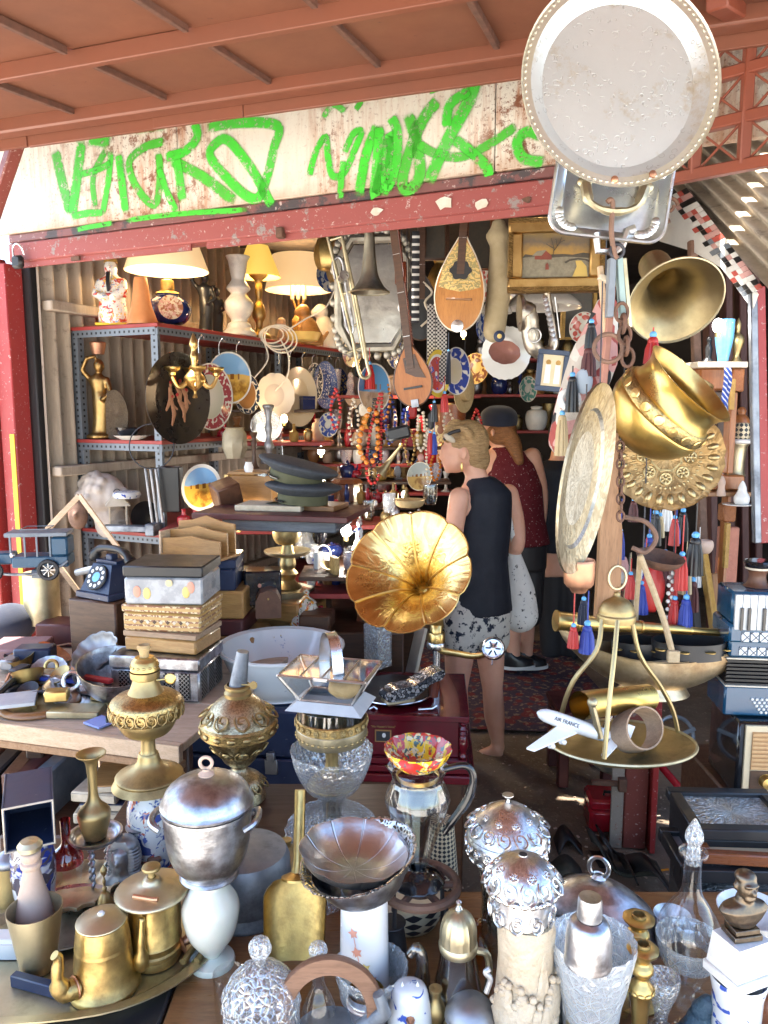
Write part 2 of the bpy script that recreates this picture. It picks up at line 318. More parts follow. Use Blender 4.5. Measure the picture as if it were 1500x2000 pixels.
DEF.update(
 brass=(metal,(.66,.48,.19),(.52,.36,.13),dict(r=(.14,.4),sc=9)),gold=(metal,(.85,.62,.25),(.72,.48,.17),dict(r=(.12,.34),sc=9,dark=(.4,.22,.05))),
 brass_dull=(metal,(.50,.38,.18),(.36,.27,.13),dict(r=(.28,.5),sc=12,dark=(.12,.09,.05))),brass_pale=(metal,(.60,.53,.36),(.46,.40,.26),dict(r=(.25,.45),sc=10,dark=(.2,.17,.1))),
 brass_rel=(metal,(.62,.46,.2),(.46,.34,.15),dict(r=(.18,.36),relief=.25,rsc=70,dark=(.14,.09,.04))),gold_rel=(metal,(.88,.66,.28),(.76,.52,.2),dict(r=(.16,.34),relief=.5,rsc=75,dark=(.38,.2,.05))),
 bronze_rel=(metal,(.45,.31,.15),(.6,.43,.22),dict(r=(.2,.38),relief=.3,rsc=40,dark=(.1,.06,.03))),
 lamp_rel=(metal,(.46,.40,.27),(.56,.48,.31),dict(r=(.18,.36),relief=.25,rsc=60,dark=(.13,.1,.06))),
 silver=(metal,(.78,.78,.78),(.62,.61,.6),dict(r=(.1,.3),sc=10,dark=(.25,.23,.22))),silver_dark=(metal,(.58,.60,.64),(.24,.23,.24),dict(r=(.14,.34),sc=26,dark=(.13,.1,.09))),
 silver_rel=(metal,(.74,.74,.75),(.58,.57,.57),dict(r=(.12,.28),relief=.22,rsc=60,dark=(.36,.35,.35))),pewter=(metal,(.36,.37,.4),(.26,.27,.29),dict(r=(.3,.5),sc=12)),
 tray_silver=(metal,(.74,.73,.66),(.62,.60,.5),dict(r=(.3,.48),sc=5,dark=(.5,.45,.3))),chrome=(metal,(.8,.8,.82),(.7,.7,.72),dict(r=(.06,.2))),
 copper=(metal,(.62,.33,.2),(.48,.25,.16),dict(r=(.28,.5),sc=10,dark=(.2,.11,.08))),iron=(metal,(.1,.1,.11),(.06,.06,.07),dict(r=(.4,.6))),
 galv=(plain,(.20,.23,.27),(.14,.16,.19),dict(r=.45,sc=22)),galv_metal=(metal,(.33,.36,.4),(.22,.24,.28),dict(r=(.4,.6),sc=16)),
 rust=(plain,(.16,.075,.045),(.09,.05,.035),dict(r=.75,sc=40,bump=.5)),rust2=(plain,(.22,.12,.08),(.12,.07,.05),dict(r=.7,sc=35,bump=.5)),
 black=(plain,(.012,.012,.014),(.02,.02,.022),dict(r=.35,sc=12)),black_gloss=(plain,(.008,.008,.01),(.012,.012,.015),dict(r=.12,bump=.03,coat=.5)),dark=(plain,(.02,.02,.024),(.03,.028,.03),dict(r=.6)),
 navy=(plain,(.012,.022,.06),(.02,.035,.085),dict(r=.4,sc=14,speck=((.12,.13,.16),60,.68))),navy_cloth=(plain,(.008,.012,.03),(.012,.018,.04),dict(r=.9,sc=60,sheen=.3,bump=.3)),
 porcelain=(plain,(.82,.81,.77),(.74,.73,.7),dict(r=.12,sc=6,bump=.03,coat=.4)),white=(plain,(.78,.77,.74),(.7,.69,.66),dict(r=.35,sc=12)),bisque=(plain,(.58,.42,.33),(.48,.34,.26),dict(r=.6,sc=20)),
 marble=(plain,(.78,.76,.73),(.5,.49,.5),dict(r=.3,sc=12,contrast=(.55,.75))),onyx=(plain,(.78,.76,.66),(.66,.68,.6),dict(r=.15,sc=10,coat=.3,sub=.15,bump=.03)),
 plaster=(plain,(.62,.55,.5),(.5,.43,.38),dict(r=.7,sc=16,bump=.3)),cream=(plain,(.72,.6,.4),(.6,.48,.3),dict(r=.5)),
 maroon=(plain,(.14,.006,.014),(.1,.005,.012),dict(r=.16,bump=.04,coat=.6)),maroon_dull=(plain,(.11,.025,.025),(.07,.02,.02),dict(r=.5,sc=14)),red=(plain,(.5,.03,.025),(.38,.02,.02),dict(r=.4)),
 red_gloss=(plain,(.45,.015,.03),(.35,.012,.025),dict(r=.2,coat=.4)),blue=(plain,(.03,.06,.35),(.02,.04,.25),dict(r=.5)),sky_blue=(plain,(.1,.38,.75),(.2,.5,.8),dict(r=.2,speck=((.7,.8,.9),90,.66))),
 wood=(wood,(.30,.14,.05),(.2,.085,.03),dict(r=.35,coat=.15)),wood_red=(wood,(.26,.085,.03),(.17,.05,.02),dict(r=.3,coat=.3)),wood_dark=(wood,(.09,.04,.02),(.055,.025,.014),dict(r=.4)),
 wood_pale=(wood,(.68,.50,.34),(.55,.38,.24),dict(r=.6)),wood_gold=(wood,(.45,.24,.08),(.33,.16,.05),dict(r=.4)),wood_inlay=(wood,(.5,.3,.11),(.36,.18,.06),dict(r=.35)),
 wood_z=(wood,(.32,.17,.08),(.22,.11,.05),dict(r=.6,axis='Z')),ply=(wood,(.66,.50,.36),(.52,.37,.25),dict(r=.7)),chip=(plain,(.42,.26,.15),(.3,.17,.09),dict(r=.9,sc=90,bump=.8)),
 orange_wood=(wood,(.52,.22,.045),(.42,.16,.03),dict(r=.4,axis='Z',coat=.06)),orange_wood2=(wood,(.40,.135,.022),(.3,.09,.016),dict(r=.42,axis='Z',coat=.06)),rosewood=(wood,(.2,.05,.025),(.13,.03,.016),dict(r=.18,axis='Z',coat=.6)),
 skin=(plain,(.78,.43,.30),(.70,.35,.23),dict(r=.5,sc=10,bump=.05,sub=.08)),hair_blond=(plain,(.36,.2,.08),(.22,.11,.04),dict(r=.4,sc=40)),hair_red=(plain,(.3,.13,.05),(.2,.08,.03),dict(r=.4,sc=40)),
 shirt_red=(plain,(.13,.006,.012),(.1,.004,.01),dict(r=.85,sc=30,speck=((.55,.4,.38),75,.63))),bag=(plain,(.75,.73,.69),(.68,.66,.62),dict(r=.85,bump=.4,speck=((.02,.02,.025),48,.60))),
 shorts=(plain,(.70,.66,.58),(.6,.56,.5),dict(r=.85,speck=((.015,.02,.04),26,.53))),leather=(plain,(.16,.07,.04),(.1,.045,.025),dict(r=.45,sc=30,bump=.3)),
 cap_grey=(plain,(.06,.07,.085),(.045,.05,.06),dict(r=.9,sc=60,bump=.3)),olive=(plain,(.1,.1,.05),(.07,.07,.035),dict(r=.8)),straw=(plain,(.5,.36,.18),(.4,.27,.12),dict(r=.8,sc=60,bump=.5)),
 paper=(plain,(.66,.58,.45),(.5,.42,.3),dict(r=.9,sc=40)),rope=(plain,(.55,.42,.26),(.42,.3,.17),dict(r=.9,sc=90,bump=.6)),amber=(plain,(.7,.26,.03),(.55,.17,.02),dict(r=.15,coat=.4,sub=.1)),coral=(plain,(.55,.035,.03),(.42,.02,.02),dict(r=.25)),
 bone=(plain,(.7,.62,.5),(.56,.47,.35),dict(r=.5)),wood_grey=(wood,(.46,.31,.2),(.33,.22,.14),dict(r=.75,axis='X')),
 glass=(thin,{}),crystal=(thin,dict(cut=.5,csc=150,lo=.22,frost=.35)),crystal_big=(thin,dict(cut=.6,csc=95,lo=.2,frost=.35)),frost=(thin,dict(cut=.6,csc=60,frost=.6,lo=.4)),pane=(thin,dict(lo=.1)),glass_red=(thin,dict(tint=(.6,.08,.1),lo=.12)),glass_amber=(thin,dict(tint=(.75,.5,.15),lo=.1)),glass_grey=(thin,dict(tint=(.75,.75,.72),lo=.12)),
 shade_cream=(emis,(1,.62,.28),.13,dict(base=(.8,.65,.45))),shade_yellow=(emis,(1,.6,.1),.16,dict(base=(.8,.6,.2))),bulb=(emis,(1,.75,.4),6),bulb_white=(emis,(1,.97,.9),6),
)
# ---------------------------------------------------------------- setting materials
def m_sign(k):
    n=NT(k); x,y,z=n.xyz()
    st=n.noise(3.2,8,n.scale(9,9,1.0),.72); zone=n.noise(1.7,3); sp=n.noise(75,4,rough=.7); sp2=n.noise(24,6,rough=.75)
    base=n.mix(n.noise(5,5),(.80,.77,.69),(.70,.62,.50))
    zx=n.ramp(n.math('MULTIPLY',n.math('ADD',x,1.5),1/3.9),[(0,.4),(.13,.5),(.2,.7),(.27,1),(.36,.85),(.42,.15),(.47,.15),(.51,.8),(.56,.4),(.62,.35),(.68,1),(.78,.9),(1,.5)]); zm=n.math('MULTIPLY',n.ramp(zone,[(.3,.6),(.5,1)]),zx)
    col=n.mix(n.math('MULTIPLY',n.ramp(st,[(.46,0),(.62,.9)]),zm),base,(.44,.17,.07))
    col=n.mix(n.math('MULTIPLY',n.ramp(sp2,[(.53,0),(.60,.95)]),n.ramp(zx,[(.5,0),(.95,1)])),col,(.22,.075,.035))
    col=n.mix(n.math('MULTIPLY',n.ramp(sp,[(.57,0),(.63,.9)]),zm),col,(.20,.07,.035))
    low=n.ramp(n.math('ADD',z,n.math('MULTIPLY',n.noise(9,5),.12)),[(0,.9),(.115,.0)])
    col=n.mix(low,col,(.36,.15,.05))
    n.bump(sp2,.25,.002); return n.P(col=col,rough=.5)
def m_spray(k,c):
    n=NT(k); a=n.n('Attribute',attribute_name='across').outputs['Fac']
    al=n.math('SUBTRACT',n.ramp(a,[(.0,0),(.35,.25),(.75,.95),(.95,1)]),n.math('MULTIPLY',n.noise(260,2),n.ramp(a,[(.3,.35),(.9,0)]))); fl=n.math('MULTIPLY',n.ramp(n.noise(40,6,rough=.8),[(.52,1),(.62,.15)]),n.ramp(n.noise(5,4),[(.35,.72),(.6,1)]))
    al2=n.math('MULTIPLY',al,fl)
    return n.P(col=n.mix(n.noise(12,3),c,tuple(min(1,x*1.35+.03)for x in c)),rough=.45,alpha=al2)
def m_worn(k,c1,c2,under,thr=.58,sc=9,r=.5,speck=(.55,.45,.42)):
    n=NT(k); f=n.noise(sc,8,rough=.75); col=n.mix(n.noise(3,4),c1,c2)
    col=n.mix(n.ramp(f,[(thr,0),(thr+.04,.9)]),col,under)
    col=n.mix(n.ramp(n.noise(sc*7,4,rough=.7),[(.62,0),(.67,.8)]),col,speck)
    n.bump(f,.3,.003); return n.P(col=col,rough=n.mr(f,.3,.7,r-.12,r+.15))
def m_floor(k):
    n=NT(k); f=n.noise(2.2,9,rough=.7); g=n.noise(26,6,rough=.7)
    col=n.mix(n.ramp(f,[(.35,0),(.65,1)]),(.15,.105,.07),(.25,.185,.13)); col=n.mix(n.ramp(g,[(.55,0),(.68,.7)]),col,(.3,.24,.17))
    col=n.mix(n.ramp(n.noise(60,3),[(.64,0),(.68,.8)]),col,(.4,.33,.24)); n.bump(g,.7,.01); return n.P(col=col,rough=.85)
def m_rug(k):
    n=NT(k); x,y,z=n.xyz(); b=n.n('TexBrick'); 
    f=n.voro(14,'SMOOTH_F1'); col=n.mix(n.ramp(f,[(.3,0),(.4,1)]),(.16,.02,.02),(.05,.03,.05)); col=n.mix(n.ramp(n.noise(30,4),[(.55,0),(.62,.7)]),col,(.3,.2,.12))
    n.bump(n.noise(200,2),.5,.004); return n.P(col=col,rough=.95)
def m_flute(k,c1=(.44,.36,.285),c2=(.32,.26,.205)):
    n=NT(k); v=n.scale(5,5,.6); f=n.noise(6,7,v,.7); col=n.mix(n.ramp(f,[(.35,0),(.65,1)]),c1,c2); col=n.mix(n.ramp(n.noise(9,8,rough=.75),[(.56,0),(.68,.75)]),col,(.13,.1,.08))
    n.bump(n.noise(50,5),.2,.002); return n.P(col=col,rough=.75)
def m_mosaic(k):
    n=NT(k); v=n.voro(95); e=n.voro(95,'DISTANCE_TO_EDGE'); c=n.mix(n.ramp(e,[(.05,0),(.09,1)]),(.02,.02,.025),n.mix(n.ramp(n.voro(95,col=True),[(.3,0),(.6,1)]),(.12,.13,.16),(.75,.75,.78)))
    return n.P(col=c,metal=.7,rough=.2)
def m_paint(k,base,cols,sc=22,thr=.54,r=.15,band=None,metal=0):  # glazed ceramic with scattered painted motifs
    n=NT(k); col=n.mix(n.noise(8,4),base,tuple(x*.9 for x in base))
    for i,c in enumerate(cols):
        v=n.scale(1,1,1); f=n.noise(sc*(1+.37*i),3,rough=.5,dist=.8+.6*i); col=n.mix(n.ramp(f,[(thr+.02*i,0),(thr+.03+.02*i,1)]),col,c)
    return n.P(col=col,rough=r,coat=.4,crough=.05)
def m_geo(k,sc,a=(.6,.5,.33),b=(.02,.02,.025)):
    n=NT(k); x,y,z=n.xyz(); th=n.math('ARCTAN2',y,x); u=n.math('MULTIPLY',th,sc*.028); w=n.math('MULTIPLY',z,sc)
    s1=n.math('SINE',n.math('MULTIPLY',n.math('ADD',u,w),3.14159)); s2=n.math('SINE',n.math('MULTIPLY',n.math('SUBTRACT',u,w),3.14159)); f=n.math('MULTIPLY',s1,s2)
    return n.P(col=n.mix(n.ramp(f,[(.02,0),(.06,1)]),a,b),rough=.4)
def m_pierced(k):
    n=NT(k); e=n.voro(130,'DISTANCE_TO_EDGE'); return n.P(col=(.5,.5,.5),metal=1,rough=.25,alpha=n.ramp(e,[(.10,1),(.14,0)]))
def m_leaf(k):
    n=NT(k); x,y,z=n.xyz(); th=n.math('ARCTAN2',y,x); f=n.math('ABSOLUTE',n.math('SINE',n.math('MULTIPLY',th,4.5))); g=n.noise(90,4)
    n.bump(n.math('ADD',n.ramp(f,[(.05,0),(.12,1)]),n.math('MULTIPLY',g,.5)),.6,.002); return n.P(col=n.mix(n.noise(14,5),(.62,.63,.64),(.45,.46,.47)),metal=1,rough=.3)
def m_basin(k):
    n=NT(k); x,y,z=n.xyz(); msk=n.math('MULTIPLY',n.ramp(n.noise(9,2),[(.66,0),(.70,1)]),n.ramp(n.noise(60,3),[(.58,0),(.62,1)]))
    col=n.mix(msk,n.mix(n.noise(5,4),(.82,.82,.8),(.74,.75,.75)),n.mix(n.ramp(n.noise(40,2),[(.45,0),(.55,1)]),(.45,.35,.08),(.1,.2,.45))); return n.P(col=col,rough=.18,coat=.4)
DEF.update(imari=(m_paint,(.78,.76,.72),((.05,.08,.28),(.55,.12,.06),(.1,.15,.4)),dict(sc=24,thr=.55)),imari2=(m_paint,(.75,.74,.74),((.03,.05,.3),(.1,.08,.1)),dict(sc=20,thr=.5)),porcelain_blue=(m_paint,(.78,.79,.8),((.05,.1,.42),),dict(sc=42,thr=.62)),redbowl=(m_paint,(.55,.04,.03),((.8,.5,.03),(.7,.6,.35),(.05,.12,.1)),dict(sc=34,thr=.54)),
 geo=(m_geo,60),geo2=(m_geo,110),pierced=(m_pierced,),leaf_silver=(m_leaf,),basin=(m_basin,),flower_white=(plain,(.8,.8,.8),(.75,.75,.76),dict(r=.25,sc=6,bump=.03)),coral_pale=(plain,(.75,.35,.25),(.7,.3,.2),dict(r=.4)),yellow_pale=(plain,(.8,.6,.2),(.75,.5,.15),dict(r=.4)),
 reliefcer=(plain,(.62,.53,.4),(.46,.34,.22),dict(r=.4,sc=14,bump=1,bd=.008,bsc=55)),silver_flute=(metal,(.85,.85,.86),(.7,.7,.72),dict(r=(.1,.25))),glass_smoke=(thin,dict(tint=(.62,.62,.58),lo=.16)),bronze_dark=(metal,(.16,.13,.10),(.22,.17,.12),dict(r=(.25,.4),sc=30)),patina=(plain,(.02,.05,.09),(.05,.1,.14),dict(r=.4,sc=40,bump=.6,bd=.008)),
 pane_tin=(plain,(.55,.58,.6),(.45,.47,.5),dict(r=.35)))
def m_lattice(k):
    n=NT(k); x,y,z=n.xyz(); s=n.math('ADD',x,y); a=n.math('SINE',n.math('MULTIPLY',n.math('ADD',s,z),500)); b=n.math('SINE',n.math('MULTIPLY',n.math('SUBTRACT',s,z),500)); f=n.math('MAXIMUM',a,b)
    n.bump(n.ramp(f,[(.7,0),(.85,1)]),.8,.004); return n.P(col=n.ramp(f,[(.75,(.02,.02,.02)),(.85,(.4,.38,.36))]),metal=.8,rough=.35)
def m_inlay(k):
    n=NT(k); x,y,z=n.xyz(); a=n.math('SINE',n.math('MULTIPLY',z,420)); f=n.voro(160,col=True); col=n.mix(n.ramp(a,[(.2,0),(.4,1)]),(.5,.3,.1),n.mix(n.ramp(f,[(.4,0),(.5,1)]),(.66,.52,.3),(.25,.1,.05))); return n.P(col=col,rough=.35)
def m_slot(k,ax):
    n=NT(k); q=n.xyz(); z=q[2]; f=n.math('ABSOLUTE',n.math('SINE',n.math('MULTIPLY',z,3.14159/.030))); u=n.math('ABSOLUTE',q[ax]); e=n.math('MULTIPLY',n.ramp(f,[(.80,0),(.86,1)]),n.ramp(u,[(.006,1),(.0075,0)]))
    return n.P(col=n.mix(e,n.mix(n.noise(12,5),(.19,.22,.26),(.13,.15,.18)),(.012,.012,.014)),rough=.45,metal=.2)
DEF.update(lattice=(m_lattice,),inlay=(m_inlay,),slot_x=(m_slot,0),slot_y=(m_slot,1),lacquer=(plain,(.40,.41,.43),(.25,.26,.28),dict(r=.25,sc=18,coat=.5,contrast=(.45,.6))),lacquer_dark=(plain,(.012,.013,.02),(.02,.022,.03),dict(r=.18,coat=.5,speck=((.35,.3,.15),50,.68))),jarpaint=(m_paint,(.75,.72,.62),((.7,.3,.03),(.15,.2,.1),(.5,.06,.04)),dict(sc=30,thr=.55)),pinkcase=(plain,(.3,.16,.16),(.22,.13,.14),dict(r=.6,sc=12)),busblue=(plain,(.02,.07,.13),(.03,.09,.16),dict(r=.4,sc=20,speck=((.15,.18,.2),70,.66))),bluecard=(plain,(.32,.38,.75),(.3,.36,.7),dict(r=.7)),wood_greyish=(wood,(.16,.17,.19),(.1,.11,.13),dict(r=.6)),navy_gloss=(plain,(.01,.02,.1),(.015,.03,.14),dict(r=.15,coat=.5)))
def m_paintsky(k):
    n=NT(k); x,y,z=n.xyz(); f=n.math('ADD',n.math('MULTIPLY',z,4.5),n.math('MULTIPLY',n.noise(12,5),.5)); return n.P(col=n.ramp(f,[(.1,(.30,.17,.03)),(.3,(.36,.21,.05)),(.45,(.13,.10,.07)),(.7,(.24,.15,.035))]),rough=.4)
def m_stripes(k):
    n=NT(k); x,y,z=n.xyz(); return n.P(col=n.mix(n.ramp(n.math('SINE',n.math('MULTIPLY',z,220)),[(.45,0),(.55,1)]),(.015,.015,.02),(.6,.58,.55)),rough=.8)
def m_scroll(k):
    n=NT(k); w=n.wave(14,None,14,'RINGS','Y',3); f=n.ramp(w,[(.4,0),(.55,1)]); n.bump(w,.5,.002); return n.P(col=n.mix(f,(.62,.42,.14),(.32,.26,.1)),rough=.35)
DEF.update(paint_sky=(m_paintsky,),stripes=(m_stripes,),scroll=(m_scroll,),paint_snow=(plain,(.16,.14,.10),(.26,.23,.16),dict(r=.4,sc=60)),paint_dark=(plain,(.05,.045,.035),(.08,.06,.04),dict(r=.4,sc=50)),paint_red=(plain,(.22,.05,.03),(.15,.04,.03),dict(r=.4)),paint_gold=(plain,(.5,.36,.1),(.55,.38,.1),dict(r=.4,sc=60)),
 shelfred=(plain,(.36,.045,.04),(.28,.035,.03),dict(r=.5,sc=8)),sage=(m_paint,(.78,.74,.68),((.55,.08,.05),(.7,.45,.1),(.2,.3,.5)),dict(sc=26,thr=.56)),terracotta=(plain,(.7,.3,.12),(.62,.24,.09),dict(r=.35)),medallion=(m_paint,(.7,.62,.45),((.35,.15,.08),(.6,.35,.3)),dict(sc=40,thr=.52)),gilt=(metal,(.46,.30,.12),(.36,.22,.08),dict(r=(.2,.4),dark=(.2,.1,.03))),carved=(metal,(.42,.26,.1),(.3,.18,.06),dict(r=(.3,.5),relief=1,rsc=110,dark=(.06,.035,.015))),engraved=(metal,(.16,.12,.09),(.22,.17,.12),dict(r=(.35,.5),relief=.6,rsc=90)),dancers=(plain,(.02,.018,.018),(.05,.035,.02),dict(r=.3,sc=12)),dancer=(plain,(.5,.26,.13),(.35,.14,.08),dict(r=.5,sc=60)),
 mirror=(metal,(.9,.9,.88),(.85,.85,.83),dict(r=(.0,.02))),mirror_dull=(metal,(.45,.43,.4),(.38,.36,.34),dict(r=(.15,.3))),bone_metal=(metal,(.5,.47,.4),(.38,.35,.29),dict(r=(.35,.5))),horn_grey=(metal,(.36,.33,.25),(.27,.25,.2),dict(r=(.3,.45))),wood_red_gloss=(wood,(.3,.06,.02),(.22,.04,.015),dict(r=.2,axis='Z',coat=.6)),silver_warm=(metal,(.55,.5,.42),(.42,.37,.3),dict(r=(.18,.35))),frame_navy=(plain,(.05,.07,.12),(.04,.06,.1),dict(r=.5)),shellpink=(plain,(.45,.2,.17),(.35,.16,.12),dict(r=.2,coat=.4)),porcelain_dim=(plain,(.6,.56,.5),(.55,.5,.45),dict(r=.2)),linen=(plain,(.55,.45,.28),(.45,.35,.2),dict(r=.9,bump=.4)),vase_cream=(plain,(.6,.52,.36),(.5,.42,.28),dict(r=.3)))
def m_stripes2(k):
    n=NT(k); x,y,z=n.xyz(); return n.P(col=n.mix(n.ramp(n.math('SINE',n.math('MULTIPLY',n.math('ADD',z,n.math('MULTIPLY',x,1.2)),330)),[(.45,0),(.55,1)]),(.03,.08,.4),(.7,.7,.72)),rough=.8)
def m_tray(k):  # worn silver with short engraved curls
    n=NT(k); v=n.n('TexVoronoi',feature='DISTANCE_TO_EDGE'); n.l(n.tc,v.inputs['Vector']); c=n.n('TexVoronoi'); n.l(n.tc,c.inputs['Vector']); c.inputs['Scale'].default_value=58; c.inputs['Randomness'].default_value=1; d=c.outputs['Distance']
    arc=n.math('MULTIPLY',n.ramp(n.math('ABSOLUTE',n.math('SUBTRACT',d,.33)),[(.02,1),(.05,0)]),n.ramp(n.noise(55,2),[(.5,0),(.54,1)])); f=n.noise(7,7,rough=.7)
    n.bump(n.math('SUBTRACT',n.math('MULTIPLY',n.noise(130,4),.25),arc),.4,.0012); col=n.mix(f,(.66,.71,.74),(.54,.58,.60)); col=n.mix(n.ramp(n.noise(9,6,rough=.75),[(.56,0),(.7,.7)]),col,(.42,.35,.22)); col=n.mix(n.math('MULTIPLY',arc,.45),col,(.2,.2,.2)); return n.P(col=col,metal=.6,rough=.36)
def m_engr(k,c1,c2,sc,st=.5):
    n=NT(k); w=n.wave(sc,None,12,'RINGS','Z',1.6); v=n.noise(sc*9,5,rough=.7); n.bump(n.math('ADD',n.ramp(w,[(.3,0),(.6,1)]),n.math('MULTIPLY',v,.7)),st,.0022); col=n.mix(n.noise(6,6),c1,c2); col=n.mix(n.ramp(n.noise(7,5),[(.6,0),(.72,.5)]),col,(.5,.4,.22)); return n.P(col=col,metal=.85,rough=n.mr(v,.3,.7,.38,.55))
def m_woven(k):
    n=NT(k); v=n.scale(1,1,1); f=n.voro(32,col=True); col=n.ramp(f,[(0,(.5,.45,.4)),(.3,(.35,.08,.07)),(.5,(.55,.3,.28)),(.68,(.03,.03,.035)),(.78,(.6,.57,.52)),(.9,(.3,.06,.06))],'CONSTANT'); n.bump(n.noise(160,3),.6,.004); return n.P(col=col,rough=.95)
def m_xgrid(k):
    n=NT(k); x,y,z=n.xyz(); a=n.math('ABSOLUTE',n.math('SINE',n.math('MULTIPLY',n.math('ADD',x,z),145))); b=n.math('ABSOLUTE',n.math('SINE',n.math('MULTIPLY',n.math('SUBTRACT',x,z),145))); return n.P(col=n.mix(n.ramp(n.math('MINIMUM',a,b),[(.22,1),(.28,0)]),(.7,.72,.74),(.02,.03,.05)),rough=.4)
DEF.update(tray_engraved=(m_tray,),silver_tray2=(metal,(.7,.73,.78),(.6,.63,.68),dict(r=(.1,.25),sc=6)),silver_rel2=(metal,(.58,.56,.5),(.46,.43,.36),dict(r=(.25,.4),relief=.3,rsc=60,dark=(.25,.22,.17))),bronze_pale=(metal,(.45,.4,.3),(.36,.31,.22),dict(r=(.25,.42),relief=.35,rsc=55,dark=(.2,.16,.1))),brass_worn=(metal,(.46,.37,.2),(.36,.29,.16),dict(r=(.22,.42),sc=7,dark=(.2,.15,.09))),brass_bright=(metal,(.75,.55,.18),(.62,.42,.13),dict(r=(.12,.34),sc=8,dark=(.42,.28,.1))),brass_shell=(metal,(.72,.58,.38),(.5,.36,.2),dict(r=(.25,.45),sc=16,dark=(.25,.15,.09))),
 woven=(m_woven,),grille=(m_xgrid,),teal=(plain,(.3,.42,.42),(.25,.33,.32),dict(r=.6)),rosestrap=(plain,(.42,.2,.15),(.35,.16,.12),dict(r=.7)),sky_pale=(plain,(.5,.58,.66),(.45,.52,.6),dict(r=.9)),plane_white=(plain,(.8,.81,.83),(.78,.79,.8),dict(r=.25,bump=.02)),wood_orange=(wood,(.36,.13,.04),(.26,.085,.025),dict(r=.35,axis='Z',coat=.2)),carved_wood=(plain,(.36,.13,.04),(.24,.08,.025),dict(r=.4,sc=30,bump=1,bd=.01,bsc=60)),pink_carved=(plain,(.5,.2,.13),(.4,.15,.1),dict(r=.6,sc=15,bump=.6,bd=.01)),acc_blue=(plain,(.008,.06,.13),(.015,.09,.17),dict(r=.15,sc=9,coat=.6,bump=.04)),white_key=(plain,(.75,.75,.74),(.72,.72,.7),dict(r=.2,bump=0)),cane=(plain,(.5,.28,.12),(.42,.22,.09),dict(r=.6)),cane2=(plain,(.62,.38,.18),(.52,.3,.13),dict(r=.6,sc=60)),silver_relief=(metal,(.7,.7,.7),(.55,.55,.55),dict(r=(.2,.35),relief=1,rsc=60,dark=(.2,.2,.2))),cream_mount=(plain,(.62,.48,.3),(.55,.42,.25),dict(r=.8,sc=8)),marbled=(plain,(.12,.12,.13),(.3,.3,.31),dict(r=.3,sc=18,contrast=(.45,.6))),enamel=(plain,(.2,.2,.17),(.16,.16,.14),dict(r=.35,sc=8)),belt_grey=(plain,(.05,.05,.04),(.035,.035,.03),dict(r=.7)),flag=(m_stripes2,))
def m_ribbon(k):
    n=NT(k); c=n.n('TexChecker'); n.l(n.scale(1,1,1),c.inputs[0]); c.inputs['Scale'].default_value=130; return n.P(col=n.mix(c.outputs['Fac'],(.03,.03,.035),(.5,.48,.45)),rough=.8)
def m_hair(k,c1,c2):
    n=NT(k); f=n.noise(10,6,n.scale(3,3,14,None),.7,dist=.8); n.bump(f,.8,.01); return n.P(col=n.mix(n.ramp(f,[(.35,0),(.65,1)]),c1,c2),rough=.42)
DEF.update(ribbon=(m_ribbon,),hair_blond=(m_hair,(.55,.36,.17),(.3,.17,.07)),hair_red=(m_hair,(.34,.15,.05),(.18,.07,.025)),navy_top=(plain,(.010,.013,.024),(.007,.009,.017),dict(r=.7,sc=8,bump=.5,bd=.01,bsc=7)))
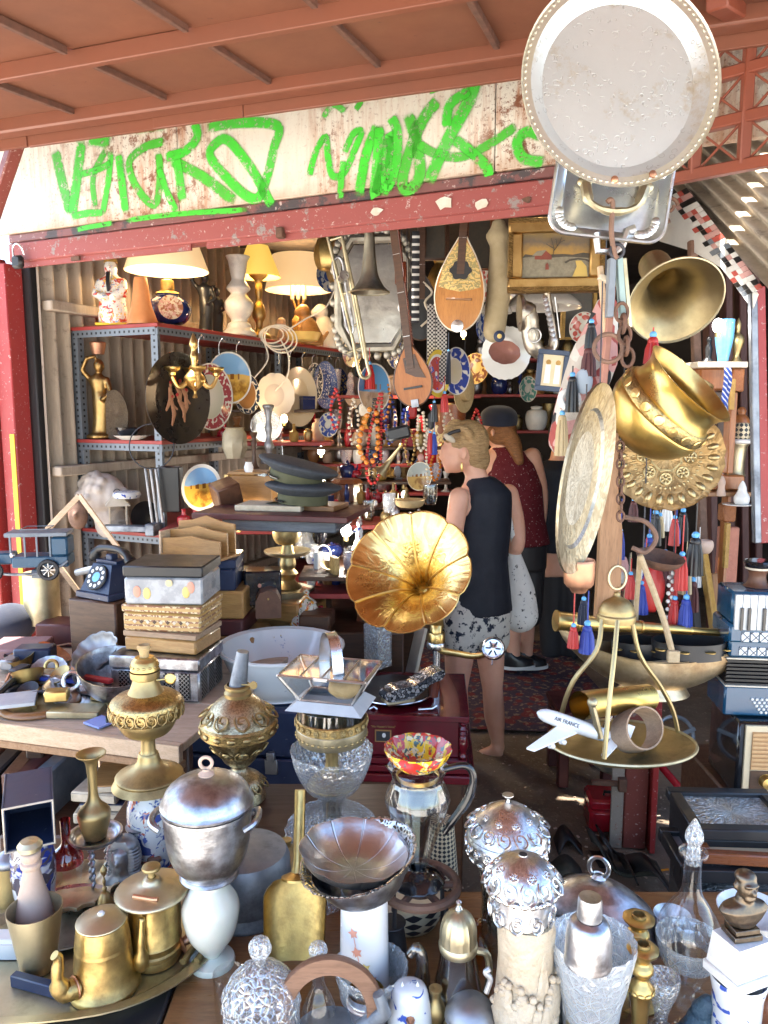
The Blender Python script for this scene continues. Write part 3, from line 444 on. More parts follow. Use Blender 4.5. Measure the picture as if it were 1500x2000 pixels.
DEF.update(brass_aged=(metal,(.60,.44,.17),(.38,.27,.11),dict(r=(.16,.44),sc=26,dark=(.2,.13,.06))),silver_orn=(metal,(.8,.8,.8),(.68,.68,.68),dict(r=(.08,.22))),ring_brown=(wood,(.3,.15,.085),(.2,.095,.05),dict(r=.5)),checker_red=(plain,(.5,.09,.07),(.45,.08,.06),dict(r=.5)),pinkish=(plain,(.6,.35,.32),(.55,.3,.28),dict(r=.5)),horn_gold=(metal,(.92,.68,.26),(.8,.54,.18),dict(r=(.06,.2),relief=.4,rsc=34,dark=(.6,.36,.1))),mosaic=(m_mosaic,),sign=(m_sign,),spray=(m_spray,(.04,.52,.02)),spray_dark=(m_spray,(.05,.44,.02)),lintel=(m_worn,(.33,.075,.065),(.27,.07,.065),(.27,.25,.24),dict(thr=.57,r=.55)),lintel_top=(m_worn,(.24,.075,.07),(.16,.08,.075),(.05,.05,.055),dict(thr=.53,sc=5)),
 post=(m_worn,(.36,.03,.03),(.30,.035,.035),(.33,.10,.08),dict(thr=.66,r=.45)),post2=(m_worn,(.22,.05,.04),(.17,.045,.035),(.25,.2,.17),dict(thr=.62)),bare=(m_worn,(.33,.29,.25),(.25,.21,.18),(.25,.07,.05),dict(thr=.58,sc=22)),
 awning=(plain,(.235,.088,.048),(.185,.072,.040),dict(r=.55,sc=3,bump=.08,speck=((.13,.045,.03),30,.70))),awning_beam=(plain,(.215,.072,.04),(.18,.064,.036),dict(r=.5,sc=4,bump=.08)),rib=(plain,(.20,.09,.06),(.11,.06,.045),dict(r=.7,sc=30)),
 truss=(plain,(.24,.06,.03),(.19,.05,.028),dict(r=.5,sc=8)),floor=(m_floor,),rug=(m_rug,),flute=(m_flute,),roofsheet=(m_flute,(.62,.53,.42),(.5,.42,.32)),street=(plain,(.58,.53,.46),(.48,.44,.38),dict(r=.85,sc=3)),
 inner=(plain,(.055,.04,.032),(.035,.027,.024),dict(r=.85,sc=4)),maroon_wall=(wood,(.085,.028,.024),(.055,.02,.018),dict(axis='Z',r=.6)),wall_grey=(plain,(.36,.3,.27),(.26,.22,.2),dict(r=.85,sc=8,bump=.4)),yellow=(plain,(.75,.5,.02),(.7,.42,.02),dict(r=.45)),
 paper_scrap=(plain,(.75,.7,.62),(.6,.5,.4),dict(r=.9)),gold_paint=(plain,(.5,.3,.07),(.32,.17,.035),dict(r=.35,sc=50,bump=.6,bd=.006)))

# ---------------------------------------------------------------- ground
m=MB(); m.box(240,240,.3,TR(0,20,-.15),0); S('street',m,'street')
m=MB(); m.grid(40,40,lambda a,b:fr(-.4+4.6*a,-2.6+7.4*b,.006+.010*(sin(31*a+3*b)*cos(27*b-5*a))+.006)); S('shop_floor',m,'floor')
m=MB(); c=on(1010,1370,.02)
m.grid(14,20,lambda a,b:V((c.x-.45+1.0*a-.1*b,c.y-.42+1.5*b,.034+.006*sin(9*a+7*b)))); S('rug',m,'rug'); bpy.data.objects['rug'].pop('kind'); tag(bpy.data.objects['rug'],'worn dark red patterned rug on the shop floor behind the women','rug')

# ---------------------------------------------------------------- shop shell
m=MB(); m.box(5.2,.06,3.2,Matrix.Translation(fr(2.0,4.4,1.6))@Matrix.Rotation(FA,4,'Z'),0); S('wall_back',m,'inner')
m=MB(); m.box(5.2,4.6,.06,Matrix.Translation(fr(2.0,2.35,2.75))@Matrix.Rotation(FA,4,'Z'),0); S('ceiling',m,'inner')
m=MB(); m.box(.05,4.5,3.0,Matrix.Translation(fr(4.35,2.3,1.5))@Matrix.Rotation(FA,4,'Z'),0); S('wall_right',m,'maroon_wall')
# corrugated left wall: flutes stand as geometry
m=MB()
def wl(a,b):
    n=4.4*a; return fr(.03*cos(2*pi*n/.088)+(.03 if True else 0),n,-.02+2.8*b)
m.grid(520,2,wl); wall_left=S('wall_left',m,'flute',angle=80)
for zz in(.55,1.34,2.14):
    m=MB(); m.bar(fr(.08,.02,zz),fr(.08,4.2,zz),.07,.05); O('batten',m,'flute',wall_left)
m=MB(); m.box(2.0,.08,3.3,Matrix.Translation(fr(-1.33,-.02,1.65))@Matrix.Rotation(FA,4,'Z')); S('wall_beside',m,'wall_grey')
m=MB(); m.bar(fr(-.05,.10,0),fr(-.05,.10,2.5),.16,.06,U); S('wall_edge_post',m,'dark')

# red door posts
pl=T('door_post','red painted steel door post with yellow stripe at the left of the shop opening','post',fr(-.17,-.02))
Mi=Matrix.Translation(V(pl.location)).inverted()
m=MB(); m.bar(fr(-.24,-.05,0),fr(-.24,-.05,2.37),.16,.12,U,Mi); O('outer_flange',m,'post',pl)
m=MB(); m.bar(fr(-.105,-.04,0),fr(-.105,-.04,2.33),.10,.10,U,Mi); O('inner_flange',m,'post',pl)
m=MB(); m.box(.03,.004,.95,Mi@Matrix.Translation(fr(-.075,-.093,1.05))@Matrix.Rotation(FA,4,'Z')); O('yellow_stripe',m,'yellow',pl)
for zz in(1.36,2.02):
    m=MB(); m.box(.15,.03,.055,Mi@Matrix.Translation(fr(-.29,-.125,zz))@Matrix.Rotation(FA,4,'Z')); O('hinge_plate',m,'post2',pl)
pk=T('padlock','open black padlock hanging on the red door post below the sign','padlock',onfr(35,512,-.13))
m=MB(); m.box(.062,.035,.06,RZ(-20),.012); O('body',m,'black',pk)
m=MB(); m.tube(spl([(-.018,0,.02),(-.018,0,.065),(0,0,.082),(.02,.0,.066),(.026,.01,.035)],5),.0045); O('shackle',m,'chrome',pk)
rp=T('gate_post','rusty red steel gate post with latch plate behind the hanging scale','post',on(1240,1640,.01))
rp.rotation_euler.z=radians(-8)
m=MB(); m.box(.085,.13,.72,TR(-.015,0,.36),.004); O('channel',m,'post2',rp)
m=MB(); m.box(.022,.14,.72,TR(.045,-.02,.36),.003); O('flange',m,'post',rp)
m=MB(); m.box(.045,.012,.62,TR(-.083,-.062,.31),.002); O('bare_strip',m,'bare',rp)
m=MB(); m.box(.1,.02,.018,TR(-.13,-.075,.26)).box(.03,.03,.05,TR(-.07,-.08,.26)); O('latch',m,'rust',rp)
m=MB(); m.box(.05,.02,.02,TR(.08,-.05,.58)); O('lug',m,'rust',rp)

# lintel, sign, graffiti
ln=T('lintel_beam','worn red steel lintel beam with torn paper scraps under the sign','beam',fr(1.2,-.03,2.31))
Mi=Matrix.Translation(V(ln.location)).inverted()
m=MB(); m.bar(fr(-.02,-.05,2.368),fr(2.75,-.05,2.368),.09,.085,V((0,0,1)),Mi); O('face',m,'lintel',ln)
m=MB(); m.bar(fr(-.02,-.03,2.432),fr(2.75,-.03,2.432),.12,.036,V((0,0,1)),Mi); O('upper_flange',m,'lintel_top',ln)
for a,b in((.0,1.02),(1.10,2.75)):
    m=MB(); m.bar(fr(a,-.075,2.325),fr(b,-.075,2.325),.012,.05,V((0,0,1)),Mi); O('lower_lip',m,'lintel',ln)
m=MB(); m.box(.03,.03,.04,Mi@Matrix.Translation(onfr(548,455,-.1))@Matrix.Rotation(FA,4,'Z')); O('bracket',m,'rust',ln)
m=MB(); m.box(.05,.012,.018,Mi@Matrix.Translation(onfr(148,505,-.1))@Matrix.Rotation(FA,4,'Z')); O('bracket',m,'rust',ln)
for(x,y,w_,h_)in((866,397,40,26),(735,411,34,16),(940,398,26,24),(733,418,18,10),(1030,390,22,14)):
    p=onfr(x,y,-.099); q=mpp(p); m=MB(); k=9
    m.poly([(w_*q*.5*cos(2*pi*i/k)*RND.uniform(.55,1.1),h_*q*.5*sin(2*pi*i/k)*RND.uniform(.6,1.2))for i in range(k)],.0015,Mi@Matrix.Translation(p)@Matrix.Rotation(FA,4,'Z')@RX(90)); O('paper_scrap',m,'paper_scrap' if x!=1030 else 'rust',ln)
sg=T('sign_board','cream rusted sign board sprayed with bright green graffiti above the shop opening','sign',fr(1.2,-.085,2.452))
sg.rotation_euler.z=FA; Ms=(Matrix.Translation(fr(1.2,-.085,2.452))@Matrix.Rotation(FA,4,'Z')).inverted()
for a,b in((-1.9,-1.53),(-1.526,-.22),(-.216,1.12),(1.124,2.4)):
    m=MB(); m.box(b-a,.03,.95,TR((a+b)/2,0,.475),.003); O('panel',m,'sign',sg)
def ribbon(pts,w_,n=5):
    P=[Ms@onfr(x,y,-.1018)for x,y in pts]; P=[V((p.x,p.z,0))for p in P]
    q=spl(P,n)if len(P)>2 else[P[0].lerp(P[1],i/6)for i in range(7)]
    vs,fs,at_=[],[],[]
    for i,p in enumerate(q):
        t=(q[min(i+1,len(q)-1)]-q[max(i-1,0)]); t.normalize(); s=V((-t.y,t.x,0))
        e=.25 if i in(0,len(q)-1)else 1
        for o_,a in((-1.25,0),(-.55,1),(.55,1),(1.25,0)):
            r=p+s*o_*w_*.5; vs.append((r.x,0,r.y)); at_.append(max(.001,a*e))
    for i in range(len(q)-1):
        for k in range(3):fs.append((i*4+k,i*4+k+1,i*4+k+5,i*4+k+4))
    return vs,fs,at_
STROKES=[(30,(107,292),(120,350),(138,420)),(30,(140,424),(150,350),(160,272)),(17,(138,424),(170,417),(203,416)),(40,(172,266),(218,273)),(18,(208,290),(182,345),(186,408)),(18,(217,292),(212,350),(200,420)),(16,(155,342),(190,332),(218,318)),
 (22,(232,300),(238,350),(246,418)),(20,(322,276),(282,288),(252,318),(268,368),(302,400),(312,350),(310,296)),(18,(310,325),(325,372),(345,415)),(24,(342,298),(350,340),(357,395)),(22,(322,308),(362,296),(386,268),(380,240)),(24,(332,312),(395,345),(462,396)),
 (22,(402,250),(470,240),(542,246),(535,290),(522,345),(505,386),(478,380),(432,335),(410,302),(422,280),(445,274),(486,322),(512,366),(532,404)),(12,(245,431),(350,418),(488,410)),(12,(150,449),(185,442),(222,436)),(34,(262,246),(330,236)),
 (15,(604,346),(616,300),(636,268),(641,308),(650,343),(672,338),(694,290),(706,258),(690,262),(672,300)),(15,(672,312),(667,350),(665,390)),(13,(630,232),(652,206),(676,220)),(13,(694,216),(706,198),(714,186)),
 (22,(738,244),(716,300),(700,386)),(22,(742,244),(738,310),(732,382),(750,320),(764,262),(762,330),(748,384)),(20,(764,228),(777,260),(774,325),(757,368),(752,338)),(24,(797,220),(815,285),(820,342),(798,371),(786,352),(804,285),(830,228),(856,196)),(22,(849,170),(851,182)),
 (26,(932,150),(915,200),(876,272),(835,360)),(20,(872,252),(880,205),(922,176)),(18,(815,280),(850,300),(900,307),(952,284),(1010,246)),(20,(884,270),(922,298),(950,326),(955,346)),(20,(1062,268),(1030,258),(1010,280),(1024,310),(1064,318))]
for i,st in enumerate(STROKES):
    w_=st[0]*.00225*.92; v_,f_,a_=ribbon(st[1:],w_); m=MB()
    m.add([(p[0],-.0163-.0009*(i%4)-.00008*i,p[2])for p in v_],f_,I4,a_)
    me=m.mesh('graffiti_stroke'); mm=O('graffiti_stroke',me,'spray' if i%4 else 'spray_dark',sg)
m=MB(); m.bar(onfr(-30,470,-.35),onfr(45,240,-.55),.05,.05); tag(O('roof_strut',m,'post2'),'slanted dark red strut in front of the left end of the sign','strut')

# ---------------------------------------------------------------- awning over the stall
AE0=on(0,262,2.60); AE1=on(1010,113,2.60); ae=(AE1-AE0).normalized(); ai=V((-ae.y,ae.x,0)); ai=(ai*cos(radians(5.6))+V((0,0,sin(radians(5.6))))).normalized(); an=ae.cross(ai)
def awp(s,t,h=0):return AE0+ae*s-ai*t+V((0,0,h))
def awpix(x,y):
    r=ray(x,y); k=(AE0-EYE).dot(an)/r.dot(an); p=EYE+r*k-AE0; return p.dot(ae),-p.dot(ai)
aw=S('awning',MB().bar(awp(-1.5,.02,.01),awp(3.2,.02,.01),.06,.05),'awning_beam')
row=awpix(165,120)[1]; ribs=[awpix(x,y)[0]for x,y in((145,232),(340,212),(540,182),(745,147),(970,107))]
rs=sum(b-a for a,b in zip(ribs,ribs[1:]))/4; ribs=[ribs[0]-rs*k for k in(3,2,1)]+ribs+[ribs[-1]+rs*k for k in(1,2,3,4)]
nrow=int(2.0/row)+1
for j in range(nrow):
    t0,t1=row*j,row*(j+1)
    m=MB(); m.bar(awp(-1.5,t1,.008),awp(3.2,t1,.008),.022,.045,V((0,0,1))); O('beam',m,'awning_beam',aw)
    for i in range(len(ribs)-1):
        a,b=ribs[i]+.004,ribs[i+1]-.004; m=MB(); h=.03+RND.uniform(-.003,.003)
        m.add([awp(a,t0,h),awp(b,t0,h),awp(b,t1,h),awp(a,t1,h),awp(a,t0,h+.02),awp(b,t0,h+.02),awp(b,t1,h+.02),awp(a,t1,h+.02)],[(0,1,2,3),(7,6,5,4),(0,4,5,1),(1,5,6,2),(2,6,7,3),(3,7,4,0)])
        O('panel',m,'awning',aw)
    for s in ribs:
        m=MB(); m.bar(awp(s,t0+.03,.022),awp(s,t1-.03,.022),.016,.02); O('rib',m,'rib',aw)
for x0,x1,o_ in((-1.5,.1,-.03),(.1,.62,-.036),(.62,.95,-.03),(.95,3.2,-.034)):
    m=MB(); m.bar(awp(x0,o_+.01,-.024),awp(x1,o_+.01,-.024),.014,.05); O('edge_flap',m,'awning_beam',aw)
m=MB(); q0,q1=awp(-.60,.03,.035),awp(3.2,.03,.035); s0,s1=fr(-.72,-.12,3.34),fr(3.2,-.12,3.34); m.add([q0,q1,s1,s0,q0+V((0,0,.02)),q1+V((0,0,.02)),s1+V((0,0,.02)),s0+V((0,0,.02))],[(0,1,2,3),(7,6,5,4),(0,4,5,1),(1,5,6,2),(2,6,7,3),(3,7,4,0)]); O('sun_block_sheet',m,'awning',aw)  # unseen sheet added to block sun through the gap, open at far left

# lattice girder and right-hand roof
tr=T('lattice_girder','brown steel lattice girder crossing the upper right corner','girder',at(1400,300,2.15))
Mi=Matrix.Translation(V(tr.location)).inverted(); A=at(1250,362,2.28); D_=(at(1500,343,2.06)-A); D_.z=0; L_=D_.length; D_.normalize()
hz=[A.z,A.z+.118,A.z+.236,A.z+.36]
for z_ in hz:
    m=MB(); m.bar(V((*(A-D_*.2).xy,z_)),V((*(A+D_*1.0).xy,z_)),.03,.03,M=Mi); O('chord',m,'truss',tr)
for k in range(9):
    p=A+D_*(.125*k-.1); m=MB(); m.bar(V((*p.xy,hz[0])),V((*p.xy,hz[3])),.028,.026,M=Mi); O('upright',m,'truss',tr)
    if k<8:
        q=A+D_*(.125*(k+1)-.1)
        for z0,z1 in zip(hz,hz[1:]):
            m=MB(); m.bar(V((*p.xy,z0)),V((*q.xy,z1)),.006,.006,M=Mi).bar(V((*p.xy,z1)),V((*q.xy,z0)),.006,.006,M=Mi); O('cross_brace',m,'truss',tr)
m=MB(); m.bar(at(1400,0,1.9),at(1485,55,2.25),.05,.04); tag(O('girder_brace',m,'truss'),'short brown brace running up from the lattice girder beside the big tray','brace')
ra,rb,rc=at(1285,330,3.5),at(1600,660,2.0),at(1420,-120,3.5)
m=MB(); ex,ey=rb-ra,rc-ra; nn=ex.cross(ey).normalized()
m.grid(2,260,lambda a,b:ra+ex*(a*1.15-.1)+ey*b+nn*.018*cos(2*pi*b*19)); S('roof_sheet',m,'roofsheet',angle=80); bpy.data.objects['roof_sheet'].pop('kind'); tag(bpy.data.objects['roof_sheet'],'beige corrugated roof sheet sloping down at the upper right','roof')
bd=T('painted_valance','white valance board with black and red pixel pattern under the corrugated roof','valance',at(1340,450,2.9))
Mi=Matrix.Translation(V(bd.location)).inverted()
bv=lambda x,y,o_=0:Mi@at(x,y,3.25-1.0*(x-1290)/210-o_)
def bpoly(nm,pts,mt,o_):
    m=MB(); P=[bv(x,y,o_)for x,y in pts]; k=len(P); b_=V((0,.012,0)); m.add(P+[p+b_ for p in P],[tuple(range(k)),tuple(range(k,2*k))[::-1]]+[(q,(q+1)%k,k+(q+1)%k,k+q)for q in range(k)]); O(nm,m,mt,bd)
for pts in([(1285,385),(1330,378),(1372,430),(1355,490),(1290,470)],[(1372,430),(1425,498),(1412,522),(1355,490)],[(1425,498),(1482,575),(1472,602),(1412,522)]):bpoly('board',pts,'white',0)
RC=['white','black','checker_red','white','black','pinkish','galv']
for k in range(22):
    for r in range(4):
        t0,t1=k/22,(k+.92)/22; ax_,ay_=1330+150*t0,372+196*t0; bx_,by_=1330+150*t1,372+196*t1; o0,o1=-24+9*r,-24+9*r+8; bpoly('pixel_patch',[(ax_+o0,ay_-o0*.5),(bx_+o0,by_-o0*.5),(bx_+o1,by_-o1*.5),(ax_+o1,ay_-o1*.5)],RND.choice(RC),.03+.004*r)
# right side frame pieces
m=MB(); m.bar(at(1478,1060,2.4),at(1470,570,2.4),.022,.022); tag(O('steel_pole',m,'galv_metal'),'thin dark steel pole at the right edge','pole')
m=MB(); m.bar(at(1492,1060,2.45),at(1483,560,2.45),.02,.03); tag(O('door_jamb',m,'post'),'red door jamb behind the steel pole at the right edge','jamb')
m=MB(); m.bar(at(1375,1120,2.95),at(1352,470,2.95),.03,.03); tag(O('roof_pole',m,'rust2'),'rusty pinkish pole behind the brass horn bell','pole')
for i,x in enumerate((1392,1425,1452,1478)):
    m=MB(); m.bar(at(x,1250,3.25),at(x-8,520,3.25),.066,.03); tag(O('wall_plank',m,'maroon_wall'),'dark maroon upright plank of the right wall','plank','maroon planks of the right wall')
# ---------------------------------------------------------------- helpers for turned things
def sp(p,n=4):return[(max(0,v.x),v.y)for v in spl([(a,b,0)for a,b in p],n)]
def pot(name,label,cat,x,yb,yt,w,parts,z=None,d=None,group=None,seg=28,rz=0,tilt=None):
    # parts: (part name, material, profile of (radius, height) as fractions, [ripple]); stands at photo pixel (x, yb), reaches yt
    b=on(x,yb,z)if z is not None else at(x,yb,d)
    H=at(x,yt,b.y).z-b.z; R_=w/2*mpp(b+V((0,0,H/2)))
    t=None
    if len(parts)>1 or tilt:t=T(name,label,cat,b,rz,group)
    if tilt:t.rotation_euler=[radians(a)for a in tilt]
    for p in parts:
        m=MB(); m.lathe([(r*R_,h*H)for r,h in p[2]],seg=seg if len(p)<4 else max(seg,48),rf=p[3]if len(p)>3 else None)
        if t is None:
            t=O(name,m,p[1]); t.location=b; tag(t,label,cat,group)
        else:O(p[0],m,p[1],t)
    t['R']=R_; t['H']=H; rh[t.name]=(R_,H); del t['R'],t['H']
    return t,R_,H
rh={}
def flute(n,a=.04):return lambda th,i,z:1+a*cos(n*th)
def scal(n,a=.05,i0=.0,i1=1.0):return lambda th,i,z:1+(a*abs(sin(n*th/2))if i0<=i<=i1 else 0)
def one(name,mb,mat,label,cat,group=None,loc=None,rz=0,M=None):
    o=O(name,mb,mat); 
    if loc is not None:o.location=loc; o.rotation_euler=(0,0,radians(rz))
    if M is not None:o.matrix_local=M
    return tag(o,label,cat,group)
def crate(name,label,cat,c,sx,sy,sz,mat,rz=0,group=None,lid=None,lat=None,lz=.3):
    t=T(name,label,cat,c,rz,group)
    if lid:
        O('body',MB().box(sx,sy,sz*(1-lz),TR(0,0,sz*(1-lz)/2)),mat,t); O('lid',MB().box(sx*1.02,sy*1.02,sz*lz-.002,TR(0,0,sz*(1-lz/2)+.001)),lid,t)
    else:O('body',MB().box(sx,sy,sz,TR(0,0,sz/2)),mat,t)
    if lat:O('latch',MB().box(.03,.006,.035,TR(0,-sy/2*1.02-.003,sz*(1-lz))),lat,t)
    return t
TZ=.66
# ---------------------------------------------------------------- furniture
def table(name,label,x0,x1,y0,y1,z,mat,leg=.05,th=.03,rz=0):
    t=T(name,label,'table',((x0+x1)/2,(y0+y1)/2,0.02),rz); sx,sy=x1-x0,y1-y0
    O('table_top',MB().box(sx,sy,th,TR(0,0,z-th/2-.02)),mat,t); O('apron',MB().box(sx-.06,sy-.06,.09,TR(0,0,z-th-.066)),mat,t)
    for a in(-1,1):
        for b in(-1,1):O('leg',MB().box(leg,leg,z-th-.112,TR(a*(sx/2-.06),b*(sy/2-.06),(z-th-.112)/2)),mat,t)
    return t
table('front_table','long polished brown wooden table carrying the glass and silver in front',-.36,.86,.80,1.47,TZ,'wood')
table('side_table','dark wooden table behind the front table under the two brass oil lamps',-.66,.06,1.475,1.93,TZ,'wood_dark')
one('moulding',MB().bar((-.47,1.46,TZ+.016),(.02,1.46,TZ+.016),.05,.03),'wood_red','polished red-brown wooden moulding lying across the front table','moulding')
# left stall table of planks
lt=T('stall_table','stall table of pale planks with chipboard edge heaped with bric-a-brac at left','table',on(150,1330,.75))
Mi=Matrix.Translation(V(lt.location)).inverted(); a,b=on(-260,1375,.78),on(358,1452,.78); dd=(b-a).normalized(); nn=V((-dd.y,dd.x,0))
for k in range(4):
    m=MB(); m.bar(a+nn*(.13+.26*k)-V((0,0,.012)),b+nn*(.13+.26*k)-V((0,0,.012)),.256,.024,V((0,0,1)),Mi)
    mm=V((0,0,1)); O('plank',m,'ply',lt)
O('edge_strip',MB().bar(a-nn*.012-V((0,0,.022)),b-nn*.012-V((0,0,.022)),.05,.02,nn,Mi),'wood_pale',lt)
O('chipboard_edge',MB().bar(a-nn*.004-V((0,0,.06)),b-nn*.004-V((0,0,.06)),.022,.03,nn,Mi),'chip',lt)
for s_ in(.12,.5,.95):
    for q in(.08,.95):O('leg',MB().bar(a.lerp(b,s_)+nn*q-V((0,0,.026)),(a.lerp(b,s_)+nn*q).xy.to_3d()+V((0,0,.02)),.05,.05,M=Mi),'wood_dark',lt)
# books and boards below the left table
for i,(x,y,w_,dz,mt)in enumerate(((215,1475,130,.03,'paper'),(225,1452,120,.022,'navy'),(205,1440,100,.03,'paper'),(235,1425,110,.02,'wood_gold'))):
    p=at(x,1480,2.05); t=T('book',['tan book at the bottom of the pile under the plank table','dark blue book second from the bottom under the plank table','pale thick book third in the pile under the plank table','ochre book on top of the pile under the plank table'][i],'book',(p.x,p.y,.52+[0,.034,.058,.09][i]),RND.uniform(-14,14),'books piled under the plank table'); q=.0013*w_
    O('cover',MB().box(q,.15,dz,TR(0,0,dz/2)),mt,t); O('pages',MB().box(q*.96,.006,dz*.7,TR(0,-.075,dz/2)),'paper',t)
one('crate_shelf',MB().box(.5,.4,.5,TR(0,0,.25)),'wood_dark','dark crate under the plank table carrying a pile of books','crate',loc=(at(220,1480,2.1).x,2.12,.015))
for i,x in enumerate((-10,25,60,95,130)):
    p=at(x,1500,2.15); one('board',MB().box(.05,.3,.62,TR(0,0,.31)),['maroon_dull','dark','leather','maroon_dull','galv'][i],['dull maroon board leaning under the left table at the frame edge','black board standing under the left table','brown board standing under the left table','second dull maroon board under the left table','grey board under the left table nearest the books'][i],'board',loc=(p.x,p.y,.03),rz=RND.uniform(-6,6))
# navy trunk, gramophone stand
p=on(520,1380,.72)
tk=T('trunk','navy blue wooden trunk with metal latch under the white basin','trunk',(p.x-.01,p.y+.235,.02),-7)
O('body',MB().box(.60,.44,.52,TR(0,0,.26)),'navy',tk); O('lid',MB().box(.605,.445,.165,TR(0,0,.606),.012),'navy',tk)
lt_=O('latch',MB().box(.04,.012,.05,TR(.05,-.228,.50)),'pewter',tk); O('hasp',MB().box(.025,.02,.03,TR(.05,-.232,.535)),'pewter',lt_)
O('latch',MB().box(.03,.012,.04,TR(.26,-.228,.53)),'brass_dull',tk)
for sx in(-.29,.27):O('corner_strip',MB().box(.03,.006,.5,TR(sx,-.224,.26)),'galv',tk)
g0=on(790,1395,.70)
one('gramophone_crate',MB().box(.40,.36,.46,TR(0,0,.23)),'wood_dark','dark crate under the maroon gramophone','crate',loc=(g0.x,g0.y+.2,.02),rz=-3)
gr=T('gramophone','maroon lacquered gramophone with an embossed golden flower horn','gramophone',(g0.x,g0.y+.19,.485),-4)
O('base_moulding',MB().box(.47,.44,.028,TR(0,0,.014)).box(.445,.415,.02,TR(0,0,.04)).box(.42,.39,.018,TR(0,0,.06)),'maroon',gr)
O('cabinet',MB().box(.375,.345,.13,TR(0,0,.131)),'maroon',gr)
O('top_board',MB().box(.43,.40,.018,TR(0,0,.205)),'maroon',gr)
for sx in(-1,1):
    for sy in(-1,1):O('column',MB().lathe(sp([(.006,0),(.013,.01),(.009,.022),(.016,.05),(.011,.075),(.008,.08),(.012,.085),(.008,.092),(.013,.1),(.008,.11),(.013,.12),(.006,.128)],3),TR(sx*.198,sy*.18,.068),14),'maroon',gr)
pt=O('picture_plate',MB().box(.052,.003,.04,TR(-.055,-.174,.135)),'wood_gold',gr); O('picture',MB().box(.044,.002,.032,TR(-.055,-.1762,.135)),'dark',pt); O('white_figure',MB().ball(.006,.001,.008,TR(-.052,-.1775,.138)),'white',pt)
cu=bpy.data.curves.new('letters','FONT'); cu.body='"His Master\'s Voice"'; cu.size=.0095; cu.extrude=.0004; cu.align_x='CENTER'
def textobj(name,cu,mat,parent,M):
    o=bpy.data.objects.new('tmp',cu); COL.objects.link(o); dg=bpy.context.evaluated_depsgraph_get(); me=bpy.data.meshes.new_from_object(o.evaluated_get(dg)); bpy.data.objects.remove(o)
    me.materials.clear(); me.materials.append(MAT(mat)); r=bpy.data.objects.new(name,me); COL.objects.link(r); r.parent=parent; r.matrix_local=M; return r
textobj('lettering',cu,'gold_paint',gr,TR(-.055,-.1735,.162)@RX(90))
tt=O('turntable',MB().lathe([(0,0),(.13,0),(.133,.004),(.13,.008),(0,.008)],TR(-.03,-.02,.228),48),'black',gr); O('rim',MB().torus(.133,.003,TR(-.03,-.02,.231),48,6),'chrome',tt); O('spindle',MB().lathe([(.02,0),(.02,.016),(0,.016)],TR(-.03,-.02,.213),12),'black',tt)
O('speed_lever',MB().tube([(.06,-.16,.22),(.1,-.155,.222),(.115,-.15,.23)],.004).ball(.006,M=TR(.06,-.16,.22)),'chrome',gr)
O('brake',MB().tube([(-.1,-.16,.217),(-.085,-.16,.225),(-.075,-.16,.217)],.004),'chrome',gr)
# horn: flower bell facing left-front, elbow, tone arm, sound box
Mg=Matrix.Translation(V(gr.location))@RZ(-4); Mgi=Mg.inverted()
hc=at(795,1118,2.42); hm=at(838,1178,2.50); elb=at(852,1232,2.55)
def horn_pt(th,t):  # t 0 throat .. 1 rim
    return t
prof=sp([(.016,0),(.022,.05),(.036,.10),(.064,.15),(.115,.20),(.165,.235),(.205,.255),(.212,.258)],5)
def petal(th,i,z):return 1+(.06*abs(cos(4.5*th))**.5-.035)*max(0,i-.35)/.65
zax=V((-.34,-.76,.55)).normalized(); hm=at(797,1114,2.32)-zax*.20; xx=V((0,0,1)).cross(zax).normalized(); yy=zax.cross(xx); Mh=Matrix((xx,yy,zax)).transposed().to_4x4(); Mh.translation=hm
hn=O('horn',MB().lathe(prof,I4,72,petal),'horn_gold',gr,Mgi@Mh@SC(.93,.93,.8))
O('horn_rim',MB().tube([V((.2125*petal(2*pi*k/72,1,0)*cos(2*pi*k/72),.2125*petal(2*pi*k/72,1,0)*sin(2*pi*k/72),.258))for k in range(72)],.0026,6,True),'gold',hn)
for k in range(9):
    th=2*pi*(k+.5)/9; pp=[V(((r*petal(th,i/(len(prof)-1),0)-.001)*cos(th),(r*petal(th,i/(len(prof)-1),0)-.001)*sin(th),z_+.002))for i,(r,z_)in enumerate(prof)][6:]
    O('seam',MB().tube(pp,.0036,6),'gold',hn)
O('elbow',MB().tube(spl([Mgi@hm,Mgi@(hm-zax*.03),Mgi@at(853,1215,2.56),Mgi@elb,Mgi@at(856,1262,2.55)],4),[.016,.02,.024,.022,.018],14).lathe([(.027,0),(.03,.004),(.03,.045),(.027,.05)],Mgi@Matrix.Translation(at(852,1262,2.55)),20),'gold',gr)
O('silver_collar',MB().lathe([(.0305,-.004),(.033,0),(.033,.016),(.0305,.02)],Mgi@Matrix.Translation(at(852,1264,2.55)),20),'silver',gr)
sb=at(964,1267,2.36)
ta=O('tone_arm',MB().tube(spl([Mgi@p for p in(at(852,1265,2.55),at(868,1272,2.53),at(895,1277,2.48),at(930,1282,2.42),at(955,1276,2.38))],4),[.012,.012,.011,.01,.009],12),'gold',gr)
O('arm_post',MB().tube([Mgi@at(853,1268,2.55),V((*(Mgi@at(853,1268,2.55)).xy,.21))],.014,12),'chrome',gr)
fz=(EYE-sb).normalized(); fz=(fz+V((-.15,0,.1))).normalized(); fx=V((0,0,1)).cross(fz).normalized(); Mf=Matrix((fx,fz.cross(fx),fz)).transposed().to_4x4(); Mf.translation=sb
sx_=O('sound_box',MB().lathe([(0,0),(.034,0),(.037,.004),(.037,.014),(.034,.018),(.03,.016),(.028,.012),(.01,.010),(.004,.013),(0,.013)],Mgi@Mf,32),'chrome',gr)
